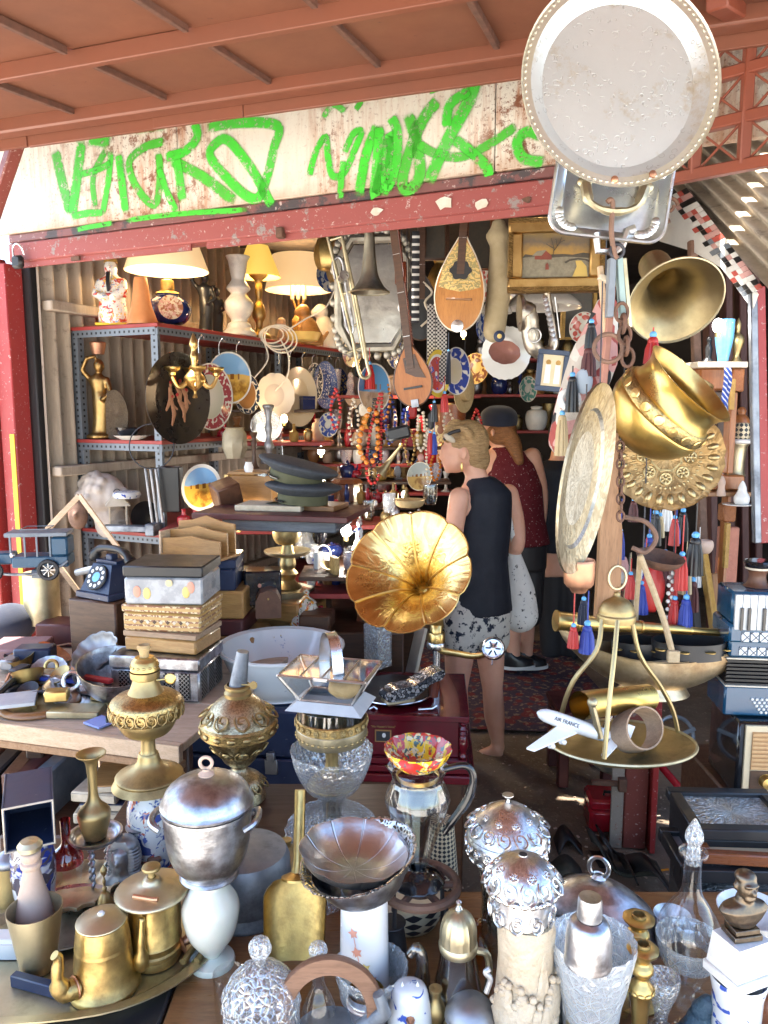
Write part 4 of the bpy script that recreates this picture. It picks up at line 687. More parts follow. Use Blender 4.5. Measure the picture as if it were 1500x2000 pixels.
O('needle',MB().tube([Mgi@(Mf@V((0,-.036,.01))),Mgi@(Mf@V((0,-.052,.012)))],.0025),'chrome',sx_)
for k in range(6):O('petal',MB().box(.016,.005,.001,Mgi@Mf@RZ(60*k)@TR(.016,0,.0135)),'iron',sx_)
# mosaic high heel on the turntable
sh=T('mosaic_shoe','high-heeled platform shoe covered in mirror mosaic on the gramophone turntable','shoe',at(808,1335,2.37),24); sh.location.z=.485+.2365
O('upper',MB().poly([(v.x,v.y)for v in spl([(-.10,.004,0),(-.103,.026,0),(-.07,.042,0),(-.01,.046,0),(.045,.07,0),(.088,.082,0),(.098,.07,0),(.085,.05,0),(.05,.042,0),(.02,.022,0),(-.02,.004,0)],4,True)],.062,Matrix.Translation((0,.031,.012))@RX(90)),'mosaic',sh); O('heel',MB().loft([((.07,0,0),.016,.02,0),((.074,0,.07),.024,.026,0)]),'rosewood',sh); O('sole',MB().box(.10,.058,.016,TR(-.055,0,.008),.006),'brass_pale',sh)
# ---------------------------------------------------------------- front left: brass tray and what stands on it
ch=T('tray_chest','brown wooden chest with dark lid at the lower left corner under the brass tray','chest',(-.64,1.275,0),0)
O('body',MB().box(.53,.38,.60,TR(0,0,.31)),'wood_dark',ch); O('lid',MB().box(.55,.395,.038,TR(0,0,.64)),'black',ch); O('latch',MB().box(.02,.008,.03,TR(-.11,-.196,.57)),'brass',ch)
tz=.665
tc=on(160,1862,tz)
by=T('brass_tray','octagonal dull brass tray with raised rim holding coffee pots at lower left','tray',tc,8)
oc=[(-.24,-.11),(-.13,-.165),(.10,-.165),(.235,-.06),(.235,.10),(.12,.17),(-.12,.17),(-.24,.07)]
m=MB(); n8=len(oc); rings=[(.80,0),(.86,.004),(.9,.014),(1.0,.016),(1.0,.013),(.89,.010),(.86,-.002),(.80,-.003)]
m.grid(n8*6,len(rings),lambda a,b:(lambda q,rr:V((q.x*rr[0],q.y*rr[0],rr[1])))(spl([(*p,0)for p in oc],6,True)[min(n8*6-1,int(round(a*n8*6))%(n8*6))]*1.0,rings[int(round(b*(len(rings)-1)))]),closed_u=True)
O('rim',m,'brass_pale',by); O('floor',MB().poly([(p.x*.82,p.y*.82)for p in spl([(*p,0)for p in oc],6,True)],.003,TR(0,0,-.001)),'brass_pale',by)
for s_ in(-1,1):
    O('handle',MB().tube([(.20+.012*s_,-.075,.02),(.245+.012*s_,.02,.024)],.006,8),'brass_dull',by)
Z=tz+.004
t,R_,H=pot('metal_beaker','tall tarnished tin beaker holding a wooden bottle on the brass tray','beaker',75,1888,1772,104,[('cup','brass_pale',[(0,0),(.62,0),(.64,.03),(1,1),(.97,1),(.62,.05),(0,.04)])],z=Z)
pot('wooden_bottle','pink wooden turned bottle with round cap standing in the tin beaker','bottle',70,1830,1642,82,[('body','bisque',sp([(.5,0),(.9,.18),(.93,.28),(.6,.5),(.42,.66),(.38,.72),(.46,.74),(.48,.78),(.36,.8),(.44,.83),(.46,.88),(.34,.9)])),('cap','brass_pale',[(.34,.9),(.55,.92),(.56,.96),(.4,1),(0,1.01)])],z=Z+.03)
t,R_,H=pot('coffee_pot','conical yellow brass coffee pot with curved spout, nearest the camera on the tray','coffee pot',205,1925,1790,134,[('body','brass_aged',[(0,0),(1,0),(1.02,.03),(1,.07),(.92,.10),(.86,.22),(.78,.6),(.79,.62),(.77,.64),(.78,.66),(.7,.93),(.66,.94),(0,.94)]),('lid','brass_pale',sp([(.70,.94),(.71,.96),(.5,1.0),(.12,1.03),(.1,1.04),(0,1.04)],2)),('knob','porcelain',[(.1,1.03),(.11,1.05),(.06,1.07),(0,1.07)])],z=Z)
O('spout',MB().tube(spl([(-.55*R_,-.62*R_,.2*H),(-.85*R_,-.9*R_,.26*H),(-.92*R_,-.98*R_,.5*H),(-.88*R_,-.95*R_,.72*H),(-.95*R_,-1.02*R_,.8*H)],4),[.30*R_,.26*R_,.17*R_,.14*R_,.13*R_],12),'brass_aged',t)
O('spout_plate',MB().torus(.3*R_,.03*R_,Matrix.Translation((-.58*R_,-.66*R_,.22*H))@RZ(-45)@RX(90),20,6),'copper',t)
t,R_,H=pot('coffee_pot','larger brass pot with wide flat lid and low spout at the back of the tray','coffee pot',303,1868,1712,142,[('body','brass_aged',[(0,0),(.68,0),(.72,.04),(.7,.1),(.74,.12),(.74,.16),(.7,.18),(.72,.24),(.75,.26),(.72,.28),(.75,.8),(.8,.82),(0,.82)]),('lid','brass_pale',sp([(.96,.81),(1,.83),(.94,.86),(.6,.89),(.3,.93),(.22,.98),(.12,1.0)],3)),('knob','brass_dull',sp([(.1,1.0),(.1,1.06),(.24,1.09),(.24,1.13),(.1,1.15),(0,1.15)],2))],z=Z)
O('spout',MB().tube(spl([(-.1*R_,-.66*R_,.12*H),(-.1*R_,-.86*R_,.18*H),(-.06*R_,-.92*R_,.45*H),(-.02*R_,-.88*R_,.72*H)],4),[.16*R_,.2*R_,.12*R_,.09*R_],12).ball(.09*R_,M=TR(-.02*R_,-.88*R_,.72*H)),'brass_aged',t)
O('hinge',MB().tube([(-.35*R_,-.5*R_,.9*H),(.2*R_,-.62*R_,.895*H),(.35*R_,-.64*R_,.9*H)],.004),'copper',t)
b=on(350,1862,Z); one('copper_bobbin',MB().lathe(sp([(.0,0),(.016,0),(.006,.012),(.008,.03),(.024,.034),(.024,.037),(.008,.04),(.012,.06),(.013,.075),(0,.075)],2),Matrix.Translation((0,0,.016))@RZ(35)@RY(74)@TR(0,0,-.03),16),'copper','small copper valve lying on the brass tray beside the big pot','valve',loc=b)
b=on(95,1938,Z); one('knife_handle',MB().bar((-.07,.022,.008),(.07,-.024,.010),.016,.022),'navy','dark blue knife handle lying at the front of the brass tray','handle',loc=b)
b=on(22,1862,Z); one('brush',MB().box(.12,.03,.012,TR(-.02,0,.032)).lathe([(.022,0),(.026,.03),(0,.03)],SC(2.4,.7,1),20,flute(20,.1)),'white','white bristled brush at the left edge of the tray','brush',loc=b)
b=on(130,1800,Z); one('silver_plate',MB().lathe([(0,.004),(.07,.004),(.1,.014),(.1,.011),(.07,0),(0,0)]),'silver','flat silver plate lying behind the tin beaker on the tray','plate',loc=b)
pot('hand_bell','small greenish brass bell with a bird handle behind the coffee pots','bell',207,1792,1690,46,[('bell','brass_dull',sp([(.98,0),(.9,.05),(.7,.2),(.55,.38),(.3,.48),(0,.5)])),('handle','brass_dull',sp([(.1,.48),(.2,.56),(.08,.62),(.15,.7),(.05,.78),(.3,.9),(.05,1.0)]))],z=Z)
pot('shell_dish','fluted pale green shell dish lying behind the bell','dish',150,1752,1725,160,[('dish','brass_pale',sp([(0,.2),(.5,.15),(.9,.6),(1,1),(.94,1),(.6,.4),(0,.35)]),flute(16,.06))],z=Z)
pot('pepper_mill','cylindrical brass pepper mill with dark turned top at the left edge','mill',22,1770,1655,56,[('body','brass_dull',[(0,0),(.9,0),(.92,.3),(.9,.32),(.9,.72),(0,.72)]),('top','pewter',sp([(.9,.72),(.98,.76),(.9,.84),(.4,.92),(.2,.95),(0,.95)],3)),('crank','copper',sp([(.12,.94),(.2,1.04),(.1,1.2),(.0,1.22)],3))],z=Z)
t,R_,H=pot('porcelain_vase','white and cobalt porcelain vase under the open navy box','vase',70,1775,1630,88,[('body','imari2',sp([(0,0),(.7,0),(.8,.1),(.95,.5),(.9,.85),(.8,1),(.7,1),(0,.9)]))],z=TZ)
bx=T('open_box','navy leather box lying on its side with its end open at the left','box',on(70,1630,TZ+.155),24); bx.location=V((t.location.x,t.location.y,t.location.z+H+.001))
for(a,b_,c,x,y,z)in((.005,.15,.09,-.042,.02,.045),(.005,.15,.09,.042,.02,.045),(.084,.15,.005,0,.02,.0025),(.084,.15,.005,0,.02,.0875),(.084,.005,.085,0,.092,.045)):O('side',MB().box(a,b_,c,TR(x,y,z)),'navy',bx)
O('worn_edge',MB().tube([(-.043,-.056,.002),(.043,-.056,.002),(.043,-.056,.089),(-.043,-.056,.089)],.0025,6,True),'bone',bx)
pot('glass_bottle','ruby over clear glass carafe between the navy box and the stand','carafe',135,1745,1600,62,[('upper','glass_red',sp([(.98,.42),(.95,.5),(.7,.6),(.32,.68),(.3,.85),(.32,1.0)],4)),('lower','glass',sp([(.6,0),(.75,.1),(.98,.42)],4))],z=TZ)
ds=T('dish_stand','silver dish on three twisted metal legs under the long-necked brass vase','stand',on(192,1740,TZ)); H=at(192,1640,ds.location.y).z-TZ
O('dish',MB().lathe(sp([(0,.004),(.03,.004),(.04,.006),(.046,.014),(.053,.016),(.053,.013),(.04,0),(0,-.002)],2),TR(0,0,H)),'silver_dark',ds)
for k in range(3):
    a=2*pi*k/3+.5; O('leg',MB().tube([(.02*cos(a)+.0022*cos(j*1.6),.02*sin(a)+.0022*sin(j*1.6),H*j/30)for j in range(31)],.0035,6),'pewter',ds)
t,R_,HH=pot('long_neck_vase','olive brass vase with long slim neck and flared lip on the silver dish stand','vase',192,1630,1470,60,[('body','brass_dull',sp([(.0,0),(.6,0),(.75,.06),(1,.25),(.95,.33),(.5,.42),(.32,.5),(.28,.65),(.34,.85),(.5,.93),(.86,.98),(.88,1),(.5,.95),(.28,.85)],4))],z=TZ+.1); t.location=ds.location+V((0,0,H+.005))
# Egyptian bust: head with striped headdress
eb=T('pharaoh_bust','dark bronze bust of a pharaoh with striped headdress behind the coffee pots','bust',on(243,1745,TZ),-8)
O('base',MB().box(.085,.06,.012,TR(0,0,.006)),'black',eb)
hd=MB(); hd.loft([((0,.0,.012),.040,.022,0),((0,0,.03),.043,.026,0),((0,0,.05),.024,.02,0),((0,-.004,.062),.017,.019,0),((0,-.006,.08),.019,.021,0),((0,-.004,.098),.018,.02,0),((0,0,.108),.008,.01,0)])
hd.ball(.004,.006,.006,TR(0,-.027,.080)).ball(.010,.006,.012,TR(0,-.02,.066)); O('face',remesh(hd,.003,3),'pewter',eb)
m=MB()
for k in range(12):
    z_=.022+k*.0068; w_=.040-.0012*k if k<5 else .036-.0002*(k-8)**2*2; m.loft([((0,.006,z_),w_,.026,0),((0,.006,z_+.0034),w_+.001,.027,0),((0,.006,z_+.0062),w_-.001,.025,0)])
m.ball(.031,.03,.022,TR(0,.006,.102)); m.v=[v if v.y>-.012 or abs(v.x)>.022 else V((v.x,-.012,v.z))for v in m.v]; O('headdress',m,'pewter',eb)
fg=T('bronze_figure','small dark bronze seated figure with flat hat behind the pharaoh bust','figurine',on(275,1715,TZ)); m=MB(); m.loft([((0,0,0),.035,.025,0),((0,0,.04),.03,.022,0),((-.004,0,.075),.024,.018,0),((-.004,0,.09),.01,.01,0)]).ball(.016,M=TR(-.006,0,.105)).caps([(.02,0,.07),(.03,-.02,.05),(.045,-.02,.055)],.008); O('body',remesh(m,.004,3),'rust2',fg); O('hat',MB().lathe([(.026,.115),(.027,.119),(.014,.121),(.013,.132),(0,.134)]),'pewter',fg)
t,R_,H=pot('imari_jar','white jar painted with red and blue flowers carrying the tall brass oil lamp','jar',300,1700,1532,92,[('body','imari',sp([(0,0),(.75,0),(.85,.1),(1,.45),(.98,.75),(.75,.93),(.7,1),(.0,1)]))],z=TZ)
jar_top=V((t.location.x,t.location.y,TZ+H+.001))
t,R_,H=pot('oil_lamp','tall dull brass oil lamp with burner standing on the painted jar','oil lamp',316,1508,1258,132,[('foot','brass_dull',sp([(0,0),(.98,0),(1.0,.03),(.93,.055),(.96,.07),(.9,.085),(.6,.12),(.35,.17),(.28,.24),(.22,.25),(.2,.34),(.25,.38)],3)),('reservoir','brass_dull',sp([(.25,.38),(.6,.4),(.8,.47),(.85,.52)],3)),('band','brass_rel',[(.97,.52),(1.0,.53),(1.0,.63),(.97,.645),(.85,.67),(.5,.70)]),('collar','brass_dull',sp([(.5,.7),(.4,.75),(.34,.80),(.4,.81),(.42,.86)],3)),('burner','brass',[(.36,.86),(.4,.87),(.36,.93),(.32,.94),(.26,.96),(.0,.96)]),('wick_tube','straw',[(.12,.95),(.14,1.0),(.2,1.03),(.16,1.05),(0,1.04)])],d=1.6); dz=jar_top-V(t.location); t.location=jar_top
O('wick_wheel',MB().tube([(.36*R_,-.1,.80*H),(.7*R_,-.1,.81*H)],.002).ball(.012,.002,.012,TR(.75*R_,-.1,.81*H)),'brass',t); t.children[-1].location.y=.09
# alabaster vase and ice bucket
t,R_,H=pot('alabaster_vase','cream alabaster vase with round foot carrying the silver ice bucket','vase',415,1880,1708,112,[('foot','onyx',[(0,0),(.78,0),(.8,.03),(.76,.06),(.3,.1)]),('body','onyx',sp([(.3,.1),(.42,.16),(.8,.34),(.98,.56),(.95,.7),(.7,.83),(.5,.9),(.55,.96),(.78,1),(.6,1),(0,.98)],4))],z=TZ)
p0=V(t.location)+V((0,0,H+.001))
t,R_,H=pot('ice_bucket','large tarnished silver ice bucket with domed lid and ring finial','ice bucket',398,1700,1476,178,[('body','silver_dark',sp([(0,0),(.6,0),(.62,.03),(.6,.05),(.78,.14),(.9,.3),(.95,.5),(.97,.585)],4)+[(1.0,.59),(1.0,.61),(.97,.615)]),('lid','silver_dark',[(1.0,.62),(1.01,.64),(.97,.66)]+sp([(.96,.67),(.85,.75),(.6,.82),(.25,.86),(.1,.865)],4)),('finial_base','bisque',sp([(.16,.855),(.17,.875),(.08,.9),(.08,.92)],2))],d=1.27); t.location=p0
O('finial_ring',MB().torus(.13*R_,.04*R_,Matrix.Translation((0,0,.965*H))@RX(90),20,8,1.0),'bisque',t)
for s_ in(-1,1):O('handle',MB().tube(spl([(s_*.9*R_,-.045,.5*H),(s_*1.08*R_,-.04,.54*H),(s_*1.14*R_,-.015,.55*H),(s_*1.08*R_,.01,.54*H),(s_*.93*R_,.015,.5*H)],4),.006,8),'silver_dark',t)
# second brass lamp
t,R_,H=pot('oil_lamp','embossed brass oil lamp with grey tin burner tube left of the glass box','oil lamp',470,1560,1345,148,[('foot','lamp_rel',sp([(0,0),(.62,0),(.64,.06),(.6,.1),(.64,.13),(.55,.2),(.3,.25),(.2,.29),(.22,.32)],3)),('cup','lamp_rel',sp([(.22,.31),(.4,.36),(.55,.46),(.8,.56),(.9,.6)],3),flute(12,.03)),('band','brass_rel',[(.93,.6),(1.0,.62),(1.0,.70),(.95,.72)]),('shoulder','lamp_rel',sp([(.95,.72),(.85,.78),(.6,.88),(.4,.93),(.35,.94)],3)),('collar','brass_dull',[(.35,.93),(.36,.97),(.28,1.0),(.34,1.01),(.34,1.03),(.28,1.04)])],z=TZ)
O('burner_tube',MB().tube([(0,0,H*1.0),(.16*R_,0,H*1.33)],[.24*R_,.16*R_],16),'galv_metal',t); O('wick_key',MB().tube([(.15*R_,-.02,1.06*H),(.46*R_,-.03,1.07*H)],.002).lathe([(0,0),(.010,0),(.010,.003),(0,.003)],Matrix.Translation((.47*R_,-.03,1.07*H))@RX(90),12),'brass_dull',t)
# primus tank
t,R_,H=pot('stove_tank','round grey zinc stove tank behind the ice bucket','tank',482,1770,1652,176,[('body','galv_metal',[(0,0),(1,0),(1.02,.04),(1,.08),(.98,.2),(1,.22),(.98,.8),(.9,.93),(.6,1),(.2,1.01),(0,1.01)])],z=TZ)
one('stove_burner',MB().tube([(0,0,0),(0,0,.075)],.010,12).lathe(sp([(.012,.06),(.024,.07),(.02,.085),(.026,.095),(.014,.11),(0,.11)],2)),'iron','dark burner pipe standing up from the zinc stove tank','burner',loc=V(t.location)+V((-.02,-.01,H)))
one('filler_cap',MB().lathe([(0,0),(.016,0),(.016,.008),(0,.009)],RX(75)),'galv_metal','round filler cap on the side of the zinc stove tank','cap',loc=V(t.location)+V((-.058,-.083,H*.5)))
# crystal stand, crystal bowl, brass compote, glass box
t,R_,H=pot('crystal_stand','clear glass pedestal carrying the crystal bowl','pedestal',650,1665,1545,66,[('foot','glass_grey',sp([(1.6,0),(1.5,.04),(.7,.12),(.6,.3),(.55,.7),(.65,.9),(.9,1),(0,1)],3))],z=TZ)
q0=V(t.location)+V((0,0,H+.001))
t,R_,H=pot('crystal_bowl','wide cut crystal bowl with scalloped rim under the brass compote','bowl',648,1548,1462,170,[('bowl','crystal_big',sp([(0,0),(.5,0),(.75,.25),(.95,.7),(1,1),(.97,1),(.9,.7),(.7,.32),(.45,.12),(0,.1)],3),scal(16,.05,.5))],d=1.5); t.location=q0
t,R_,H=pot('brass_compote','brass pedestal compote with embossed band and glass liner','compote',640,1520,1352,148,[('foot','brass_dull',sp([(0,0),(.66,0),(.68,.03),(.55,.1),(.36,.15),(.2,.24),(.19,.4),(.24,.52)],4)),('cup','brass_pale',[(.24,.52),(.7,.54),(.95,.58),(1.0,.64),(1.0,.74),(.98,.75)]),('band','brass_rel',[(.99,.75),(1.01,.76),(1.01,.86),(.98,.87)]),('liner','glass_grey',[(.97,.86),(.97,1.0),(.94,1.0),(.93,.62),(0,.6)])],d=1.5); t.location=q0+V((0,0,.014)); cz=V(t.location)+V((0,0,H+.002))
gb=T('glass_box','leaded glass casket with arched tin handle resting on the brass compote','glass box',cz,-14)
def frustum(a,b,h,z0=0):return[(-a[0],-a[1],z0),(a[0],-a[1],z0),(a[0],a[1],z0),(-a[0],a[1],z0),(-b[0],-b[1],z0+h),(b[0],-b[1],z0+h),(b[0],b[1],z0+h),(-b[0],b[1],z0+h)]
fz_=frustum((.085,.062),(.062,.045),.018); O('skirt',MB().add(fz_,[(0,1,5,4),(1,2,6,5),(2,3,7,6),(3,0,4,7),(0,3,2,1)]),'pane_tin',gb)
f2=frustum((.058,.041),(.096,.07),.062,.018)
for fc in((0,1,5,4),(1,2,6,5),(2,3,7,6),(3,0,4,7)):O('pane',MB().add([f2[i]for i in fc],[(0,1,2,3)]),'pane',gb)
m=MB()
for a,b_ in((0,1),(1,2),(2,3),(3,0),(4,5),(5,6),(6,7),(7,4),(0,4),(1,5),(2,6),(3,7)):m.tube([f2[a],f2[b_]],.0032,6)
O('came',m,'silver',gb)
lz_=.0815
for k in range(4):O('pane',MB().box(.045,.132,.002,TR(-.0705+.047*k,0,lz_)),'pane',gb)
m=MB()
for k in range(5):m.tube([(-.094+.047*k,-.068,lz_),(-.094+.047*k,.068,lz_)],.0028,6)
O('came',m,'silver',gb); O('handle',MB().grid(25,2,lambda a,b:V((.0-.012+.024*b,-.052*cos(pi*a),lz_+.004+.075*sin(pi*a)))).grid(25,2,lambda a,b:V((.0-.012+.024*b,-.050*cos(pi*a),lz_+.002+.074*sin(pi*a)))),'silver',gb,RZ(35)); O('clasp',MB().box(.03,.006,.008,TR(0,-.072,.08)),'silver',gb)
O('dried_moss',MB().lathe(sp([(.02,.02),(.035,.035),(.03,.055),(0,.06)],3),TR(.03,0,0),12),'straw',gb)
# white basin with painted flowers
t,R_,H=pot('wash_basin','large white enamel basin painted with small flowers on the navy trunk','basin',548,1352,1262,252,[('basin','basin',sp([(0,0),(.55,0),(.58,.04),(.7,.25),(.86,.7),(.92,.93)],4)+[(1,.96),(1.0,1.0),(.97,1.02)]+sp([(.9,.98),(.8,.7),(.62,.3),(.5,.12),(0,.1)],4))],z=.713); t.location.y+=.02
# crystal dish, pierced basket, bowls on the white vase
b=on(655,1640,TZ); one('crystal_dish',MB().lathe(sp([(0,0),(.5,0),(.85,.25),(1,.45),(.95,.47),(.6,.2),(0,.1)],3),SC(.105,.075,.09),48,scal(26,.05,.4)),'crystal','oval pressed crystal dish propped up behind the silver bowl','dish',M=Matrix.Translation(at(652,1612,b.y)+V((0,0,-.02)))@RX(62))
one('crystal_tumbler_stack',MB().lathe(sp([(.8,0),(.7,.1),(.55,.5),(.65,.9),(.9,1.0)],3),SC(.036,.036,.10),24),'glass_grey','upturned glass tumbler in front of the crystal dish','tumbler',loc=on(655,1690,TZ))
t,R_,H=pot('white_vase','tapering white porcelain vase printed with coral flowers','vase',712,1945,1735,96,[('body','flower_white',[(0,0),(1.0,0),(1.02,.02),(.98,.5),(.94,1),(.88,1),(.86,.3),(0,.2)])],z=TZ); v0=V(t.location)+V((0,0,H+.001)); VR,VH=R_,H
for i,(fx_,fz2)in enumerate(((-.25,.56),(.05,.42),(-.4,.72),(.3,.3),(.12,.22))):
    a=-pi/2+fx_*1.1; rr=VR*(1.001-.06*fz2); M_=Matrix.Translation((rr*cos(a),rr*sin(a),fz2*VH))@Matrix.Rotation(a+pi/2,4,'Z')@RX(90); fl=O('flower_print',MB().add([(.010*cos(2*pi*k/10)*(1 if k%2 else .5),.010*sin(2*pi*k/10)*(1 if k%2 else .5),.0012)for k in range(10)]+[(0,0,.0016)],[(k,(k+1)%10,10)for k in range(10)],M_),['coral_pale','yellow_pale','coral_pale','coral_pale','yellow_pale'][i],t); O('stem',MB().tube([M_@V((0,0,.001)),M_@V((.004,-.02,.001)),M_@V((.0,-.04,.001))],.0007,4),'coral_pale',fl)
t,R_,H=pot('pierced_basket','black and silver pierced metal basket tilted on the white vase','basket',680,1740,1690,226,[('bowl','silver_dark',sp([(0,0),(.55,0),(.7,.3),(.82,.8),(.85,1.0),(.83,1.0),(.68,.35),(.5,.08),(0,.06)],3)),('rim','pierced',sp([(.85,1.0),(.95,1.25),(1.0,1.3),(1.0,1.35),(.94,1.3),(.83,1.02)],3),scal(20,.03,.3))],d=1.2,tilt=(4,-14,0)); t.location=v0+V((0.005,0,.002))
t,R_,H=pot('silver_bowl','shallow silver bowl with leaf engraving lying in the pierced basket','bowl',662,1690,1648,200,[('bowl','leaf_silver',sp([(0,0),(.4,0),(.75,.3),(1,1),(.98,1.02),(.72,.42),(.36,.12),(0,.1)],3),scal(9,.05,.3,.7))],d=1.2,tilt=(2,3,0)); t.location=v0+V((-.018,.0,.030))
# brass scoop
sc_=T('brass_scoop','bright brass grocer scoop with tubular handle leaning between the tank and the vase','scoop',on(578,1880,TZ))
Ms_=Matrix.Translation((0,0,.004))@RX(-18)
O('blade',MB().grid(21,14,lambda a,b:Ms_@V((.058*sin((a-.5)*3.6)*(.9+.1*b)*(sqrt(max(.0,1-max(0,b-.8)**2*12))),-.040+.045*(1-cos((a-.5)*3.0))*-1+.04,.14*b))),'brass_aged',sc_)
O('handle',MB().tube([Ms_@V((0,.0,.135)),Ms_@V((0,.012,.165)),Ms_@V((0,.02,.29))],[.014,.0105,.0105],14),'brass_aged',sc_); O('ferrule',MB().lathe([(.03,0),(.03,.004),(.011,.012)],Ms_@TR(0,.002,.137),18),'brass_aged',sc_)
# cut glass jar, copper ring kettle, decanter, goblet
t,R_,H=pot('crystal_box','round cut crystal jar with domed panelled lid and faceted knob','jar',512,2030,1832,152,[('body','crystal_big',sp([(0,0),(.8,0),(.95,.1),(.98,.35),(.95,.36)],3),flute(18,.02)),('lid','crystal_big',sp([(1,.37),(1,.42),(.9,.52),(.6,.66),(.3,.73),(.14,.75)],3),flute(16,.03)),('knob','crystal',sp([(.12,.75),(.14,.79),(.26,.86),(.28,.92),(.2,.98),(0,1.0)],3),flute(8,.06))],z=TZ); t.location.y=max(t.location.y,.9)
ck=T('kettle','tin kettle with a thick copper ring handle at the bottom of the picture','kettle',on(645,2045,TZ)); rr=92*mpp(ck.location); cz_=at(645,1975,ck.location.y).z-TZ
O('ring_handle',MB().lathe([(rr*.80,-.009),(rr*1.12,-.009),(rr*1.14,-.006),(rr*1.14,.006),(rr*1.12,.009),(rr*.80,.009),(rr*.78,.006),(rr*.78,-.006),(rr*.80,-.009)],Matrix.Translation((0,0,cz_))@RX(80),48),'ring_brown',ck)
O('body',MB().lathe(sp([(0,0),(.055,0),(.06,.02),(.05,max(.02,cz_-rr*1.1)),(0,max(.025,cz_-rr*1.05))],3)),'galv_metal',ck); O('spout',MB().tube([(.05,0,.03),(.085,-.01,.07),(.075,-.01,.1)],[.016,.012,.009],10),'galv_metal',ck)
O('hinge',MB().tube([(-rr*1.0,-.015,cz_-.02),(-rr*1.35,-.02,cz_-.02)],.005).tube([(-rr*1.3,-.02,cz_-.06),(-rr*1.32,-.02,cz_),(-rr*1.28,-.02,cz_+.02)],.0045),'chrome',ck)
pot('small_decanter','small glass decanter with fluted round stopper seen through the copper ring','decanter',623,2010,1850,70,[('body','glass',sp([(0,0),(.9,0),(1,.2),(.7,.4),(.38,.55),(.3,.78),(.58,.83),(.56,.86),(.28,.86)],4)),('stopper','crystal',sp([(.22,.8),(.2,.88),(.45,.92),(.5,.98),(.35,1.04),(0,1.05)],3),flute(14,.05))],z=TZ)
pot('silver_goblet','silver goblet with gilded inside at the foot of the white vase','goblet',715,2010,1935,78,[('cup','silver',[(.7,0),(.75,.3),(.9,.7),(1,.72),(.9,.75),(1,.78),(.9,.8),(.92,1.0)]),('inside','brass',[(.9,1.0),(.8,.5),(0,.4)])],z=TZ)
pot('crystal_vase','cut crystal vase with serrated rim behind the copper ring','vase',725,1975,1885,140,[('body','crystal',sp([(0,0),(.7,0),(.75,.2),(.95,.8),(1,1),(.96,1),(.85,.5),(.6,.1),(0,.08)],3),scal(24,.04,.3,.6))],z=TZ)
ow=T('owl_figure','white ceramic owl with gilded beak at the bottom edge','owl',on(800,2020,TZ)); O('body',MB().lathe(sp([(0,0),(.03,0),(.036,.03),(.032,.06),(.024,.085),(.0,.092)],3),SC(1,.9,1),20),'porcelain_blue',ow); O('beak',MB().lathe([(.008,0),(.005,.008),(0,.016)],Matrix.Translation((0,-.028,.05))@RX(70),8),'copper',ow)
for s_ in(-1,1):O('ear_tuft',MB().lathe([(.006,0),(.003,.008),(0,.014)],TR(s_*.012,-.004,.082),8),'porcelain_blue',ow)
# glass teapot with silver dome, swan spout
t,R_,H=pot('glass_jug','tall grey glass jug with fluted silver dome lid and swan-neck spout','jug',893,1985,1768,96,[('body','glass_smoke',sp([(0,0),(.9,0),(1.05,.1),(1.0,.25),(.78,.5),(.72,.62)],4)),('collar','brass_pale',[(.74,.6),(.78,.62),(.8,.66),(.74,.68)]),('lid','brass_pale',sp([(.74,.68),(.72,.8),(.55,.9),(.2,.95),(0,.955)],4),flute(30,.03)),('finial','silver',sp([(.1,.94),(.16,.97),(.08,1.0),(.12,1.03),(0,1.05)],2))],z=TZ)
O('spout',MB().tube(spl([(-.9*R_,0,.12*H),(-1.4*R_,0,.25*H),(-1.45*R_,0,.5*H),(-1.65*R_,0,.62*H),(-1.95*R_,0,.56*H)],4),[.02,.013,.010,.009,.008],10),'glass_smoke',t); O('handle',MB().tube(spl([(.7*R_,0,.6*H),(1.2*R_,0,.55*H),(1.25*R_,0,.3*H),(1.0*R_,0,.15*H)],4),.006),'brass_pale',t)
# trivet, glass pitcher, painted bowl
tv=T('iron_trivet','rusty round iron trivet on thin legs under the glass pitcher','trivet',on(818,1868,TZ)); H=at(818,1728,tv.location.y).z-TZ; r0=80*mpp(tv.location+V((0,0,H)))
O('ring',MB().torus(r0*.92,.0085,TR(0,0,H),40,8).torus(r0*.42,.007,TR(0,0,H),24,8),'rust2',tv)
for k in range(6):O('spoke',MB().tube([(r0*.4*cos(k*pi/3),r0*.4*sin(k*pi/3),H),(r0*.92*cos(k*pi/3),r0*.92*sin(k*pi/3),H)],.0065),'rust2',tv)
for k in range(4):a=pi/4+k*pi/2; O('leg',MB().tube([(r0*.85*cos(a),r0*.85*sin(a),H),(r0*.9*cos(a),r0*.9*sin(a),.0)],.004),'iron',tv)
t,R_,H=pot('glass_pitcher','clear glass pitcher with black handle and black foot on the iron trivet','pitcher',808,1712,1490,122,[('foot','black_gloss',sp([(0,0),(.82,0),(.84,.02),(.6,.07),(.3,.1),(.27,.12)],3)),('body','glass_grey',sp([(.26,.11),(.4,.2),(.7,.45),(.98,.66),(1.0,.74),(.85,.85),(.78,.9),(.9,.97),(.95,1.0)],5),flute(14,.02)),('gilt_band','gold',[(.66,.895),(.68,.9),(.68,.93),(.66,.935)])],z=TZ+.15); t.location=V((tv.location.x-.004,tv.location.y,TZ+at(818,1728,tv.location.y).z-TZ+.009))
O('handle',MB().tube(spl([(.82*R_,0,.97*H),(1.5*R_,0,1.0*H),(1.75*R_,0,.9*H),(1.6*R_,0,.72*H),(1.1*R_,0,.52*H),(.85*R_,0,.42*H)],5),[.006,.0065,.007,.0085,.0075,.006],10),'black_gloss',t)
O('lip',MB().grid(9,5,lambda a,b:V((-.80*R_-.24*R_*b*sin(pi*a),.3*R_*(a-.5)*2*(1-.5*b),.93*H+.07*H*b))),'glass_grey',t)
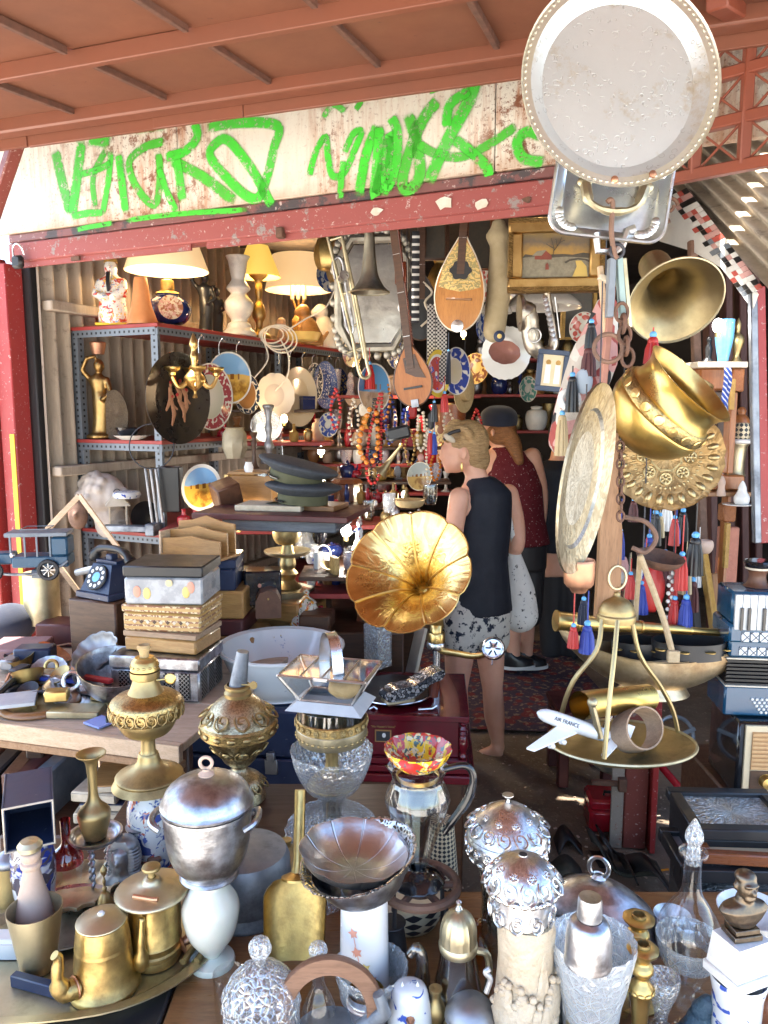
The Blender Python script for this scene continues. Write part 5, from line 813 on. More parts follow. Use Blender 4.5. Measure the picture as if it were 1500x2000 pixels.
pot('painted_bowl','small scalloped lacquer bowl painted red and yellow sitting on the glass pitcher','bowl',800,1486,1446,126,[('bowl','redbowl',sp([(0,0),(.5,.05),(.8,.4),(1,1),(.97,1.02),(.76,.5),(.45,.2),(0,.18)],3),scal(12,.05,.3,.8))],d=1.29); bpy.data.objects['painted_bowl'].location=V(t.location)+V((0,0,H-.006))
pot('geometric_pot','black and cream geometric patterned pot behind the iron trivet','pot',800,1800,1745,130,[('body','geo',sp([(0,0),(.7,0),(.95,.4),(1,.8),(.9,1),(0,.95)],3))],z=TZ)
pot('lattice_vase','cream and black lattice patterned cone vase behind the pitcher handle','vase',862,1720,1600,76,[('body','geo2',[(0,0),(.9,0),(.6,1),(0,1)])],z=TZ)
t,R_,H=pot('glass_vase','tall plain glass vase under the embossed silver tureen','vase',985,1870,1695,130,[('body','glass_smoke',sp([(0,0),(.6,0),(.62,.08),(.75,.4),(.7,.7),(.85,1),(.8,1),(.6,.4),(0,.1)],4))],z=TZ); v1=V(t.location)+V((0,0,H+.001))
t,R_,H=pot('silver_tureen','embossed silver tureen with conical lid and flower knob on a glass vase','tureen',983,1690,1548,158,[('bowl','silver_rel',sp([(0,0),(.6,0),(.75,.08),(.98,.25),(1,.4),(.93,.48)],4)),('lid','silver_rel',[(.98,.48),(1.0,.5),(.97,.53)]+sp([(.96,.54),(.75,.68),(.4,.82),(.15,.88),(.08,.9)],3)),('knob','silver',sp([(.06,.89),(.04,.94),(.12,.98),(.14,1.0),(0,1.0)],2))],d=1.28); t.location=v1
t,R_,H=pot('relief_tankard','tall cream ceramic tankard carved with figures and a steeple','tankard',1022,2040,1792,116,[('body','reliefcer',sp([(0,0),(1.05,0),(1.08,.1),(1.0,.4),(.92,.7),(.9,1.0),(0,1)],3))],z=TZ); t.location.y=max(t.location.y,.88); v2=V(t.location)+V((0,0,H+.001))
for k in range(34):
    a=radians(RND.uniform(-165,-15)); z_=RND.uniform(.02,.42)*H; rr=R_*1.02; M_=Matrix.Translation((rr*cos(a),rr*sin(a),z_))@Matrix.Rotation(a+pi/2,4,'Z')@RY(RND.uniform(-25,25))@SC(1.15); m=MB(); m.loft([((0,0,0),.011,.006,0),((.001,0,.02),.008,.006,0),((0,0,.034),.007,.005,0),((0,0,.037),.003,.003,0)],M_,8).ball(.0055,M=M_@TR(0,0,.042),seg=8,rings=6); O('carved_figure',m,'reliefcer',t)
m=MB(); a=radians(-62); M_=Matrix.Translation((R_*.93*cos(a),R_*.93*sin(a),.56*H))@Matrix.Rotation(a+pi/2,4,'Z'); m.add([(-.012,0,0),(.012,0,0),(0,0,.075),(-.008,-.004,0),(.008,-.004,0),(0,-.001,.07)],[(0,1,4,3),(3,4,5),(0,3,5,2),(1,2,5,4)],M_); O('carved_steeple',m,'reliefcer',t)
for x_ in(-100,-88):
    a=radians(x_); O('bird_print',MB().ball(.0035,.001,.003,Matrix.Translation((R_*.925*cos(a),R_*.925*sin(a),.86*H))@Matrix.Rotation(a+pi/2,4,'Z')),'dark',t)
t,R_,H=pot('silver_tin','bright embossed silver tea tin with lobed domed lid on the carved tankard','tin',1005,1790,1672,158,[('skirt','silver_flute',[(.84,-.12),(.86,-.1),(.84,0),(.84,.36),(.88,.38)],flute(60,.012)),('lid','silver_rel',[(.92,.38),(1.0,.40),(1.0,.46)]+sp([(.98,.5),(.85,.72),(.5,.9),(.16,.97),(.12,1)],3),flute(8,.03)),('hole','dark',[(.12,1.0),(.07,1.005),(0,1.005)])],d=.95); t.location=v2+V((-.008,0,.016))
pot('pewter_tankard','pewter lidded tankard at the bottom edge left of the carved tankard','tankard',918,2040,1948,98,[('lid','pewter',sp([(1,.6),(1.0,.7),(.8,.85),(.5,.95),(0,1)],3)),('body','pewter',[(0,0),(.9,0),(.85,.6),(.95,.62)]),('rim','pewter',[(.98,.58),(1.04,.6),(1.0,.64)])],z=TZ)
one('thumb_lever',MB().tube(spl([(0,0,0),(.005,0,.02),(-.002,0,.03),(.004,0,.036)],4),.004,8),'pewter','curled tin thumb lever of the lidded tankard','lever',loc=at(950,1938,.97))
# cloche, cut vase with shaker, candlesticks, decanter, bust
t,R_,H=pot('silver_cloche','oval tarnished silver dish cover with ring handle on the right front','cloche',1165,1805,1702,215,[('dome','silver_dark',[(1.0,0),(1.02,.05),(.95,.1)]+sp([(.93,.12),(.85,.4),(.6,.62),(.45,.72),(.25,.82),(.08,.85)],4)),('knob','silver',sp([(.08,.84),(.12,.88),(.06,.94),(.08,.97)],2))],z=TZ); t.rotation_euler.z=radians(-25); t.scale=(1.15,.8,1)
O('ring',MB().torus(.016,.004,Matrix.Translation((0,0,H*1.07))@RX(90),16,6,1.3),'silver',t); O('platter',MB().lathe([(0,-.002),(R_*1.1,-.002),(R_*1.12,.006),(R_*1.0,.004)]),'silver_dark',t)
t,R_,H=pot('cut_glass_vase','frosted cut-glass vase with serrated rim holding a silver shaker','vase',1150,2050,1840,158,[('body','frost',sp([(0,0),(.6,0),(.62,.1),(.75,.5),(.95,.9),(1,1),(.95,1),(.7,.5),(.5,.1),(0,.06)],4),scal(20,.05,.35,.65))],z=TZ); t.location.y=max(t.location.y,.88)
pot('silver_shaker','silver cocktail shaker top standing in the frosted glass vase','shaker',1148,1880,1752,90,[('body','silver_dark',sp([(0,0),(.95,0),(1,.1),(.98,.4),(.85,.6),(.55,.68)],4)),('cap','silver_dark',[(.52,.68),(.54,.7),(.52,.95),(.48,1),(0,1.0)])],d=.95)
pot('brass_tin','small dull brass tin with conical knob at the bottom edge','tin',1146,2060,1950,88,[('body','brass_pale',[(0,0),(1,0),(1,.6),(1.03,.6),(1.03,.68),(.6,.74),(.3,.78)]),('knob','brass_dull',[(.14,.78),(.14,.86),(.32,.87),(.06,1.0),(0,1.0)])],z=TZ)
cs=sp([(0,0),(.95,0),(.98,.03),(.5,.08),(.3,.1),(.34,.3),(.42,.52),(.5,.55),(.5,.6),(.3,.66),(.28,.7),(.46,.74),(.46,.79),(.3,.83),(.34,.86),(.38,.9)],3)
for i,(x,yb,yt,lab)in enumerate(((1246,2050,1842,'gilt brass candlestick with ribbed drip pan, the nearer of the pair'),(1240,1950,1785,'gilt brass candlestick standing just behind its twin'))):
    t,R_,H=pot('candlestick',lab,'candlestick',x,yb,yt,92,[('stem','brass',cs),('drip_pan','brass',[(.3,.9),(.6,.92),(.66,.95),(.5,.97),(.3,.97)],flute(40,.02)),('socket','brass_dull',[(.3,.97),(.3,1.0),(.24,1.0),(.22,.93),(0,.93)])],z=TZ,group='pair of gilt candlesticks')
t,R_,H=pot('decanter','tall clear glass decanter with pointed faceted stopper at lower right','decanter',1338,1950,1600,122,[('foot','glass',sp([(.0,0),(.72,0),(.7,.02),(.3,.04),(.28,.06)],2)),('body','glass',sp([(.28,.05),(.45,.09),(.8,.22),(.98,.36),(.92,.44),(.6,.53),(.34,.6),(.27,.7),(.3,.8),(.44,.81),(.44,.83),(.28,.835)],4)),('etching','frost',sp([(.82,.22),(.99,.33),(.99,.35),(.83,.23)],2)),('stopper','crystal',sp([(.22,.76),(.2,.84),(.17,.86),(.28,.9),(.22,.94),(.04,1.0),(0,1.0)],2),flute(8,.08))],z=TZ)
t,R_,H=pot('delft_vase','white porcelain vase with blue sprigs carrying the marble plinth','vase',1440,2060,1905,104,[('body','porcelain_blue',[(0,0),(.8,0),(.84,.1),(.9,.8),(1.02,.97),(1.0,1),(.9,.95),(0,.8)])],z=TZ); t.location.y=max(t.location.y,.92); t.location.x=at(1440,1950,t.location.y).x; v3=V(t.location)+V((0,0,at(1440,1905,t.location.y).z-TZ))
mp=T('marble_plinth','white veined marble plinth on the blue sprigged vase','plinth',v3,22); O('foot',MB().box(.078,.07,.016,TR(0,0,.008)),'marble',mp); O('block',MB().add([(-.036,-.03,.0165),(.036,-.03,.0165),(.036,.03,.0165),(-.036,.03,.0165),(-.031,-.026,.066),(.031,-.026,.066),(.031,.026,.066),(-.031,.026,.066)],[(0,1,5,4),(1,2,6,5),(2,3,7,6),(3,0,4,7),(4,5,6,7),(3,2,1,0)]),'marble',mp)
bu=T('bronze_bust','small bronze bust of a bearded man on the white marble plinth','bust',v3+V((0,0,.067)),10)
O('base',MB().box(.046,.036,.009,TR(0,0,.0045)).box(.040,.03,.008,TR(0,0,.0135)),'bronze_dark',bu)
m=MB(); m.loft([((0,0,.018),.018,.013,0),((0,0,.03),.03,.017,0),((0,0,.045),.04,.018,0),((0,.001,.052),.034,.016,0),((0,.0,.057),.014,.013,0),((0,-.001,.066),.0115,.012,0)]).ball(.0155,.0175,.0195,TR(0,-.003,.083)).ball(.004,.006,.006,TR(0,-.021,.081)).ball(.009,.008,.007,TR(0,-.012,.069)).ball(.0035,.004,.006,TR(-.0155,0,.082)).ball(.0035,.004,.006,TR(.0155,0,.082)).ball(.012,.005,.003,TR(0,-.0165,.0895)).ball(.016,.016,.010,TR(0,.0,.095)); O('figure',remesh(m,.0016,2),'bronze_dark',bu)
an_=T('animal_figure','blue-green patinated bronze animal figure at the bottom right edge','figurine',on(1385,2035,TZ)); m=MB(); m.loft([((0,0,0),.05,.03,0),((0,0,.02),.052,.03,0),((0,0,.035),.04,.026,0),((-.01,0,.05),.025,.02,0)]).caps([(-.01,0,.04),(-.018,-.005,.062),(-.01,-.01,.075)],[.016,.016,.014]).caps([(.0,0,.045),(.03,-.01,.055),(.05,-.012,.045)],[.016,.014,.010]).caps([(-.04,0,.02),(-.055,-.015,.03)],.012); O('body',remesh(m,.004,2),'patina',an_)
pot('white_funnel','white enamel funnel behind the marble plinth at the right edge','funnel',1462,1880,1775,130,[('cone','porcelain',[(.2,0),(.25,.3),(1,1),(.97,1.0),(.2,.3)])],z=TZ+.06)
pot('wooden_ball','round brown wooden box at the lower right corner','box',1496,2030,1940,50,[('body','wood_red',sp([(0,0),(.8,0),(1,.4),(.9,.9),(0,1)],3))],z=TZ)
# more glass and metal filling the gaps on the front table
for i,(x,yb,yt,w_,mt,pf,lab,nm)in enumerate(((602,1800,1700,62,'glass',[(0,0),(.8,0),(.3,.06),(.15,.3),(.3,.45),(.9,.7),(1,1),(.92,1),(.8,.7),(0,.5)],'stemmed clear glass goblet beside the scoop handle','goblet'),(640,1770,1690,56,'crystal',[(0,0),(.9,0),(.3,.1),(.25,.4),(.9,.7),(1,1),(.9,1),(0,.5)],'small cut crystal goblet beneath the pierced basket','goblet'),(765,1890,1800,60,'iron',[(0,0),(.8,0),(1,.4),(.8,.9),(.9,1),(0,1)],'black iron pot under the trivet','iron_pot'),(1085,1860,1790,54,'silver_dark',[(0,0),(.9,0),(.6,.2),(.9,.6),(.5,.85),(.2,.9),(0,1)],'tarnished sugar bowl behind the frosted vase','sugar_bowl'),(1212,1985,1890,60,'glass_grey',[(0,0),(.7,0),(.9,.4),(1,1),(.92,1),(.8,.4),(0,.1)],'plain grey tumbler left of the candlesticks','glass_tumbler'),(1290,2010,1905,62,'crystal',[(0,0),(.9,0),(.4,.1),(.5,.4),(1,.8),(.9,1),(0,.6)],'cut crystal sundae glass right of the candlesticks','sundae_glass'),(1080,2010,1925,56,'silver_dark',[(0,0),(.8,0),(.9,.5),(.6,.8),(.7,.9),(0,1)],'dark silver creamer between the tankard and the brass tin','creamer'),(560,1700,1640,90,'brass_dull',[(0,0),(.9,0),(1,.3),(.7,.6),(.2,.8),(.25,1),(0,1)],'dull brass lid behind the scoop handle','brass_cover'),(450,1990,1905,64,'glass',[(0,0),(.8,0),(.9,.5),(1,1),(.92,1),(.8,.4),(0,.1)],'clear drinking glass left of the crystal jar','drinking_glass'),(850,2015,1930,52,'brass_dull',[(0,0),(.9,0),(.4,.15),(.8,.5),(.4,.8),(.5,1),(0,1)],'small brass vase between the owl and the tankard','brass_vase'),(1310,1850,1790,70,'silver_dark',[(0,0),(.7,0),(.95,.5),(1,1),(.92,1),(0,.3)],'tarnished cup behind the decanter','silver_cup'),(930,1880,1800,56,'glass_amber',[(0,0),(.8,0),(1,.4),(.4,.7),(.4,1),(0,1)],'amber glass bottle behind the pewter tankard','amber_bottle'))):pot(nm,lab,nm.split('_')[-1],x,yb,yt,w_,[('body',mt,sp(pf,3))],z=TZ)
# ---------------------------------------------------------------- heap on the left plank table
LZ=.782
def dbox(name,label,cat,x,y,d,w,dep,h,mat,rz=0,z=None,lid=None,lat=None,group=None):
    p=at(x,y,d); q=mpp(p); return crate(name,label,cat,V((p.x,p.y,p.z if z is None else z)),w*q,dep,h,mat,rz,group,lid,lat)
t=dbox('ornate_chest','dark silver embossed chest with lattice panels at the bottom of the box stack','chest',330,1340,2.30,175,.20,.135,'silver_dark',-8,LZ,'silver_dark')
for k in range(5):O('panel',MB().box(.033,.006,.08,TR(-.094+.047*k,-.102,.05)),'lattice',t)
for k in range(3):O('panel',MB().box(.006,.045,.08,TR(.138,-.06+.06*k,.05)),'lattice',t)
z_=LZ+.137
for i,(w_,dp,h,mt,ld,lab,nm)in enumerate(((150,.17,.062,'wood_inlay','wood_grey','orange-brown wooden box just above the embossed chest','wooden_box'),(155,.18,.082,'inlay','inlay','pale inlaid marquetry box under the black lacquer box','inlay_box'),(150,.19,.118,'lacquer','black','black lacquer box with silver front on top of the box stack','lacquer_box'))):
    t=dbox(nm,lab,'box',338+i*2,1200,2.32+.01*i,w_,dp,h,mt,-14+i*5,z_,ld); z_+=h+.001
    if i==2:
        O('keyhole_plate',MB().lathe([(0,0),(.011,0),(.011,.002),(0,.003)],Matrix.Translation((.02,-.097,.068))@RX(90),16),'brass_pale',t)
        for k,(a,b_)in enumerate(((-.05,.035),(-.08,.04),(.07,.04),(.085,.055))):O('inlaid_figure',MB().ball(.012,.0015,.018,TR(a,-.0962,b_)),'yellow_pale' if k%2==0 else 'coral_pale',t)
        for k in range(3):O('inlaid_flower',MB().ball(.0015,.010,.012,TR(.1165,-.04+.03*k,.03+.015*k)),'bone',t)
    if i==1:
        for k in range(9):O('inlay_diamond',MB().box(.009,.002,.009,TR(-.085+.021*k,-.0905,.03)@RY(45)),'wood_dark' if k%2 else 'bone',t)
# second stack, further back
z_=LZ+.001
for i,(x,w_,dp,h,mt,ld,lab,nm)in enumerate(((452,125,.2,.07,'wood_gold',None,'yellow wooden box at the bottom of the rear stack','wooden_box'),(435,110,.2,.06,'maroon_dull',None,'plain maroon box second from below in the rear stack','wooden_box'),(438,100,.19,.10,'wood_inlay',None,'ribbed orange wooden box in the middle of the rear stack','wooden_box'),(395,150,.2,.11,'navy','navy','dark blue box under the wooden letter rack','blue_box'))):
    dbox(nm,lab,'box',x,1200,2.72,w_,dp,h,mt,-10+4*i,z_,ld); z_+=h+.001
lr=T('letter_rack','light wooden letter rack with scalloped back on the dark blue box','letter rack',V((at(390,1060,2.70).x,2.70,z_)),-22)
O('base',MB().box(.26,.12,.01,TR(0,0,.005)),'wood_gold',lr)
for k,(yy,h)in enumerate(((.05,.13),(.0,.10),(-.045,.07))):O('divider',MB().poly([(-.12,0),(.12,0),(.12,h*.8),(.06,h*.86),(0,h),(-.06,h*.86),(-.12,h*.8)],.008,Matrix.Translation((0,yy,.01))@RX(90)),'wood_gold',lr)
O('side',MB().box(.008,.12,.08,TR(-.126,0,.05)),'wood_pale',lr)
for i,(x,y,d,w_,dp,h,mt,lab,nm)in enumerate(((515,1178,2.78,70,.1,.13,'lacquer_dark','black lacquer box with painted rose standing right of the box stack','lacquer_box'),(470,1185,2.85,60,.1,.15,'lacquer_dark','tall black lacquer box with small flowers behind the rose box','lacquer_box'),(560,1205,2.85,80,.14,.07,'wood_gold','low carved wooden box right of the humped box','wooden_box'),(620,1225,2.75,60,.12,.06,'wood_dark','dark box behind the painted jar','wooden_box'))):
    p=at(x,y,d); t=dbox(nm,lab,'box',x,y,d,w_,dp,h,mt,RND.uniform(-20,12))
    if 'lacquer' in nm:O('rose',MB().ball(.014,.002,.012,TR(0,-dp/2-.001,h*.4)).ball(.007,.002,.008,TR(-.012,-dp/2-.001,h*.6)),'coral_pale',t)
one('stack_cabinet',MB().box(.95,.55,.80,TR(0,0,.40)),'wood_dark','dark cabinet behind the basin carrying the small boxes','cabinet',loc=(-.40,3.05,.02))
hb=T('humped_box','brown leather box with arched lid behind the basin','box',at(525,1195,2.74),8); O('body',MB().poly([(-.045,0),(.045,0),(.045,.06),(.03,.09),(0,.10),(-.03,.09),(-.045,.06)],.09,RX(90)),'leather',hb); O('stud',MB().ball(.004,M=TR(0,-.091,.07)),'brass',hb)
pot('painted_jar','square white porcelain jar painted with orange flowers behind the glass box','jar',600,1262,1150,70,[('body','jarpaint',[(0,0),(.95,0),(1,.05),(.98,.5),(.7,.62),(.5,.75)]),('lid','jarpaint',sp([(.52,.75),(.55,.78),(.2,.86),(.12,.9),(.2,.95),(0,1)],3))],d=2.8,seg=8)
pot('glass_block_vase','square cut glass vase just right of the glass casket','vase',738,1300,1218,54,[('body','crystal_big',[(0,0),(1,0),(1,1),(.9,1),(.88,.1),(0,.1)])],d=2.72,seg=4,rz=20)
# telephone
ph=T('rotary_telephone','old black rotary telephone beside the box stack','telephone',at(222,1160,2.55),-30)
O('body',MB().add(frustum((.07,.08),(.045,.04),.09,.02),[(0,1,5,4),(1,2,6,5),(2,3,7,6),(3,0,4,7),(4,5,6,7),(3,2,1,0)]).box(.16,.18,.022,TR(0,0,.011)),'navy',ph)
dl=O('dial',MB().lathe([(0,0),(.042,0),(.045,.004),(.042,.008),(0,.008)],Matrix.Translation((0,-.062,.068))@RX(60),24),'black',ph)
for k in range(10):O('finger_hole',MB().lathe([(0,.0),(.0065,0),(.0065,.0012),(0,.0012)],Matrix.Translation((0,-.062,.068))@RX(60)@RZ(36*k)@TR(.031,0,.008),10),'white',dl)
O('dial_card',MB().lathe([(0,0),(.017,0),(0,.002)],Matrix.Translation((0,-.062,.068))@RX(60)@TR(0,0,.008),16),'sky_blue',dl)
O('cradle',MB().box(.03,.03,.03,TR(0,.0,.125)).box(.10,.05,.012,TR(0,0,.115)),'navy',ph); O('handset',MB().tube(spl([(-.09,0,.12),(-.06,0,.15),(0,0,.158),(.06,0,.15),(.09,0,.12)],4),[.02,.014,.012,.012,.014,.02],10),'black',ph)
p=at(222,1160,2.55); dbox('phone_crate','brown wooden crate under the black telephone','crate',222,1250,2.56,110,.2,p.z-LZ-.002,'wood_dark',-20,LZ)
pot('amber_oil_lamp','octagonal amber glass oil font with brass collar beside the telephone','oil font',196,1262,1150,70,[('font','glass_amber',sp([(0,0),(.6,0),(.7,.2),(1,.6),(.95,.75),(.4,.85)],2)),('collar','brass_dull',[(.4,.84),(.36,.9),(.42,.92),(.36,.96),(.2,1),(0,1)]),('oil','brass_dull',[(0,.03),(.58,.03),(.66,.2),(.8,.4),(0,.4)])],z=LZ,seg=8)
pot('patterned_bottle','white ceramic bottle with grey pattern in front of the telephone','bottle',238,1255,1155,56,[('body','porcelain_blue',sp([(0,0),(.8,0),(1,.25),(.8,.5),(.34,.62),(.3,1),(0,1)],3))],z=LZ)
dbox('maroon_case','maroon leather case left of the amber oil font','case',130,1245,2.78,92,.12,.085,'maroon_dull',-6,LZ); dbox('pink_case','flat dusty pink case at the left edge','case',40,1275,2.6,100,.16,.055,'pinkcase',4,LZ)
pot('brass_cylinder','tall dull brass shell case under the blue toy bus','shell case',85,1215,1118,66,[('body','brass_pale',[(0,0),(1,0),(1,1),(0,1)])],d=2.85)
be=T('beret','dark navy beret on the heap at the left edge','hat',on(22,1250,LZ)); O('crown',MB().ball(.10,.09,.075,TR(0,0,.065)),'navy_cloth',be); O('band',MB().torus(.06,.012,TR(0,0,.012)),'dark',be)
# blue toy bus
bs=T('toy_bus','dark blue tin toy bus with roof rack and spoked wheels','toy bus',at(62,1122,2.62),8); s_=mpp(bs.location)
def B(x0,x1,z0,z1,y=.045):return MB().box((x1-x0)*s_,y*2,(z1-z0)*s_,TR((x0+x1)/2*s_,0,(z0+z1)/2*s_))
O('hood',B(-80,-28,24,46,.03),'busblue',bs); O('body',B(-28,76,18,40),'busblue',bs); O('rear_cab',B(44,76,40,76),'busblue',bs); O('roof',B(-38,76,78,86,.048),'galv',bs); O('running_board',MB().tube(spl([(-80*s_,-.05,14*s_),(-60*s_,-.05,22*s_),(-40*s_,-.05,8*s_),(20*s_,-.05,8*s_),(40*s_,-.05,22*s_),(60*s_,-.05,20*s_),(76*s_,-.05,30*s_)],4),.005,6),'galv_metal',bs)
for x in(-28,-2,20,44):O('window_post',MB().box(.006,.006,40*s_,TR(x*s_,-.044,59*s_)),'galv',bs)
for x in(-62,40):
    wh=O('wheel',MB().torus(17*s_,4*s_,Matrix.Translation((x*s_,-.055,14*s_))@RX(90),20,6),'dark',bs); O('hub',MB().ball(.006,M=TR(x*s_,-.055,14*s_)),'silver',wh)
    for k in range(8):O('spoke',MB().tube([(x*s_,-.055,14*s_),(x*s_+16*s_*cos(k*pi/4),-.055,14*s_+16*s_*sin(k*pi/4))],.0014,4),'silver',wh)
rk=O('roof_rack',MB().tube([(-10*s_,-.04,92*s_),(40*s_,-.04,92*s_),(40*s_,.04,92*s_),(-10*s_,.04,92*s_)],.0018,5,True),'galv',bs)
O('lamp',MB().ball(5*s_,M=TR(-24*s_,-.05,44*s_)),'silver',bs)
O('rear_support',MB().box(.05,.05,.03,TR(.03,0,.005)),'galv',bs)
# small metal things in the heap
def spoon(x,y,a,lab,mt='silver',L=.16,z=LZ+.03):
    p=on(x,y,z); return one('spoon',MB().tube([(0,0,0),(L*.4,0,.008),(L*.7,0,.004)],[.004,.003,.004],6).ball(.022,.014,.004,TR(L*.82,0,.002)),mt,lab,'spoon',loc=p,rz=a)
pot('round_clock_frame','round wooden clock frame with gilt beading lying near the plank edge','frame',78,1378,1366,150,[('ring','wood',sp([(.8,0),(1,0),(1.02,.6),(.92,1),(.8,.8),(.78,.1)],2)),('face','brass_pale',[(0,.3),(.8,.3),(0,.35)])],z=LZ)
pot('silver_serving_bowl','tarnished silver bowl with gilded inside on the heap right of centre','bowl',222,1352,1296,140,[('bowl','silver_dark',sp([(0,0),(.5,0),(.8,.4),(1,1),(.96,1),(.75,.5),(.45,.15),(0,.12)],3))],z=LZ+.02,tilt=(14,10,0))
pot('engraved_dish','round engraved grey dish under the tarnished silver bowl','dish',175,1352,1338,170,[('dish','leaf_silver',sp([(0,0),(.6,0),(.9,.5),(1,1),(.95,1),(.6,.35),(0,.3)],3))],z=LZ+.005,tilt=(6,5,0))
pot('scalloped_dish','blue-grey scalloped metal dish tilted on the heap','dish',200,1290,1262,90,[('dish','pewter',sp([(0,0),(.4,0),(.8,.4),(1,1),(.96,1),(.7,.5),(0,.15)],3),scal(12,.08,.3,.8))],z=LZ+.08,tilt=(35,-20,0))
spoon(95,1265,20,'silver ladle lying behind the clock frame'); spoon(10,1320,15,'large silver spoon at the left edge of the heap',L=.26); spoon(240,1260,70,'silver spoon leaning against the box stack',L=.13); spoon(100,1300,-25,'dark spoon in the middle of the heap','pewter')
for i,(x,y,r,mt,lab)in enumerate(((100,1302,12,'brass','small brass ring standing on the heap'),(140,1330,16,'chrome','chrome tap ring in the heap'),(175,1255,13,'brass','thin brass ring beside the scalloped dish'))):
    p=on(x,y,LZ+.05); q=mpp(p); one('metal_ring',MB().torus(r*q,r*q*.3,RX(70),20,8),mt,lab,'ring',loc=p)
for i,(x,y,w_,dp,h,mt,lab,nm,z_)in enumerate(((70,1290,70,.07,.05,'navy','dark blue glasses case on the heap','glasses_case',LZ+.03),(20,1372,95,.10,.012,'pane_tin','small framed glass picture leaning at the left of the heap','glass_picture',LZ+.03),(150,1395,100,.07,.02,'brass_pale','flat brass hinge plate near the plank edge','hinge_plate_loose',LZ),(196,1412,48,.06,.006,'bluecard','small lilac card near the plank edge','card',LZ+.003),(232,1408,48,.05,.012,'black_gloss','black wallet beside the lilac card','wallet',LZ),(265,1428,40,.06,.02,'galv','grey box hanging over the plank edge beside the brass lamp','small_box',LZ),(150,1325,90,.05,.02,'dark','black folded strap in the heap','strap',LZ+.02),(190,1330,70,.02,.012,'red','red handled tool in the heap','tool',LZ+.07),(120,1330,120,.03,.012,'blue','blue handled tool lying in the heap','tool',LZ+.03),(60,1335,60,.05,.03,'brass_dull','dull brass lock in the heap','lock',LZ))):
    p=on(x,y,z_); q=mpp(p); one(nm.replace('hinge_plate_loose','brass_plate'),MB().box(w_*q,dp,h,TR(0,0,h/2)),mt,lab,cat={'glass_picture':'picture','glasses_case':'case'}.get(nm,nm.split('_')[-1]),loc=p,rz=RND.uniform(-35,35))
for i in range(64):  # loose small metal under everything
    x,y=RND.uniform(0,290),RND.uniform(1285,1370); p=on(x,y,LZ+.004+(.03 if i>30 else 0)*RND.random()); k=i%4; mt=RND.choice(['pewter','brass_dull','silver_dark','silver','brass','iron','copper'])
    m=MB()
    if k==0:m.lathe(sp([(0,0),(.02,0),(.03,.02),(.028,.02),(0,.008)],2),RX(RND.uniform(-40,40)),14)
    elif k==1:m.tube([(-.05,0,.005),(0,.01,.012),(.05,0,.006)],.005,6)
    elif k==2:m.torus(.02,.004,RX(RND.uniform(0,60)),14,6)
    else:m.box(.04,.025,.02,TR(0,0,.01))
    s_=RND.uniform(1,2.0); m.v=[v*s_ for v in m.v]
    one(['metal_cup','metal_rod','metal_ring','metal_block'][k],m,mt,'%s %s in the %s %s of the plank table heap'%({'pewter':'pewter','brass_dull':'dull brass','silver_dark':'tarnished silver','silver':'silver','brass':'yellow brass','iron':'black iron','copper':'copper'}[mt],['cup','rod','ring','block'][k],'front' if y>1328 else 'back',['left','middle','right'][min(2,int(x/97))]),['cup','rod','ring','block'][k],'loose metal oddments on the plank table',p,RND.uniform(0,180))
# folding ruler frame
fr_=T('folding_frame','zigzag wooden folding ruler leaning by the corrugated wall','ruler',at(160,1170,3.0)); Mi=Matrix.Translation(V(fr_.location)).inverted(); pp=[at(92,1035,3.1),at(155,968,3.1),at(250,1096,3.0),at(165,1172,2.95),at(108,1095,2.98)]
for a,b_ in zip(pp,pp[1:]):O('rule',MB().bar(Mi@a,Mi@b_,.008,.022),'wood_pale',fr_)

# ---------------------------------------------------------------- board with the military caps, and what carries it
bd_=at(555,1005,2.95); bz=bd_.z
one('maroon_board',MB().box(.60,.36,.022,TR(0,0,.011)),'maroon_dull','maroon board under the two peaked military caps','board',loc=V((bd_.x,bd_.y,bz)),rz=-12)
one('grey_board',MB().box(.44,.28,.045,TR(0,0,-.023)),'wood_greyish','weathered grey slab under the maroon board','slab',loc=V((bd_.x+.02,bd_.y,bz-.001)),rz=-10)
pot('brass_mortar','round dull brass pot under the grey slab','pot',560,1062,1030,54,[('body','brass_dull',sp([(.6,0),(.8,.1),(1,.5),(.9,1),(0,1)],3))],d=2.95)
pot('brass_stand','stacked turned brass lamp parts carrying the pot','stand',563,1150,1062,90,[('base','brass_dull',sp([(.5,0),(.6,.05),(.3,.2),(.45,.35),(.3,.45),(.35,.55),(.3,.7)],3)),('dish','brass_pale',sp([(.3,.7),(.9,.78),(1,.84),(.95,.86),(.3,.8)],3)),('top','brass_dull',sp([(.3,.8),(.25,.9),(.2,1.0),(0,1)],2))],d=2.95)
pot('crown_ashtray','wavy-rimmed brass ashtray under the turned brass stand','ashtray',565,1172,1148,95,[('bowl','brass_pale',[(0,0),(.9,0),(.92,.2),(1,1),(.96,1),(.8,.3),(0,.25)],lambda th,i,z:1+.04*sin(6*th))],d=2.93)
one('stand_box',MB().box(.25,.2,.14,TR(0,0,-.07)),'wood_gold','golden wooden box under the brass ashtray','box',loc=at(565,1176,2.95),rz=-10)
pot('crystal_column','tall pressed crystal vase behind the brass pot','vase',600,1085,1020,46,[('body','crystal',[(0,0),(.9,0),(1,1),(.9,1),(0,.1)],flute(10,.05))],d=3.1)
for i,(x,y,w_,h,mt,lab)in enumerate(((535,985,130,.022,'paper','worn red and white book under the lower military cap'),(610,975,120,.02,'wood','carved wooden strip beside the book under the caps'))):
    one('book' if i==0 else 'wooden_strip',MB().box(w_*.002,.16,h,TR(0,0,h/2)),mt,lab,'book' if i==0 else 'strip',loc=V((at(x,y,2.95).x,2.95+.02*i,bz+.0225)),rz=-10-8*i)
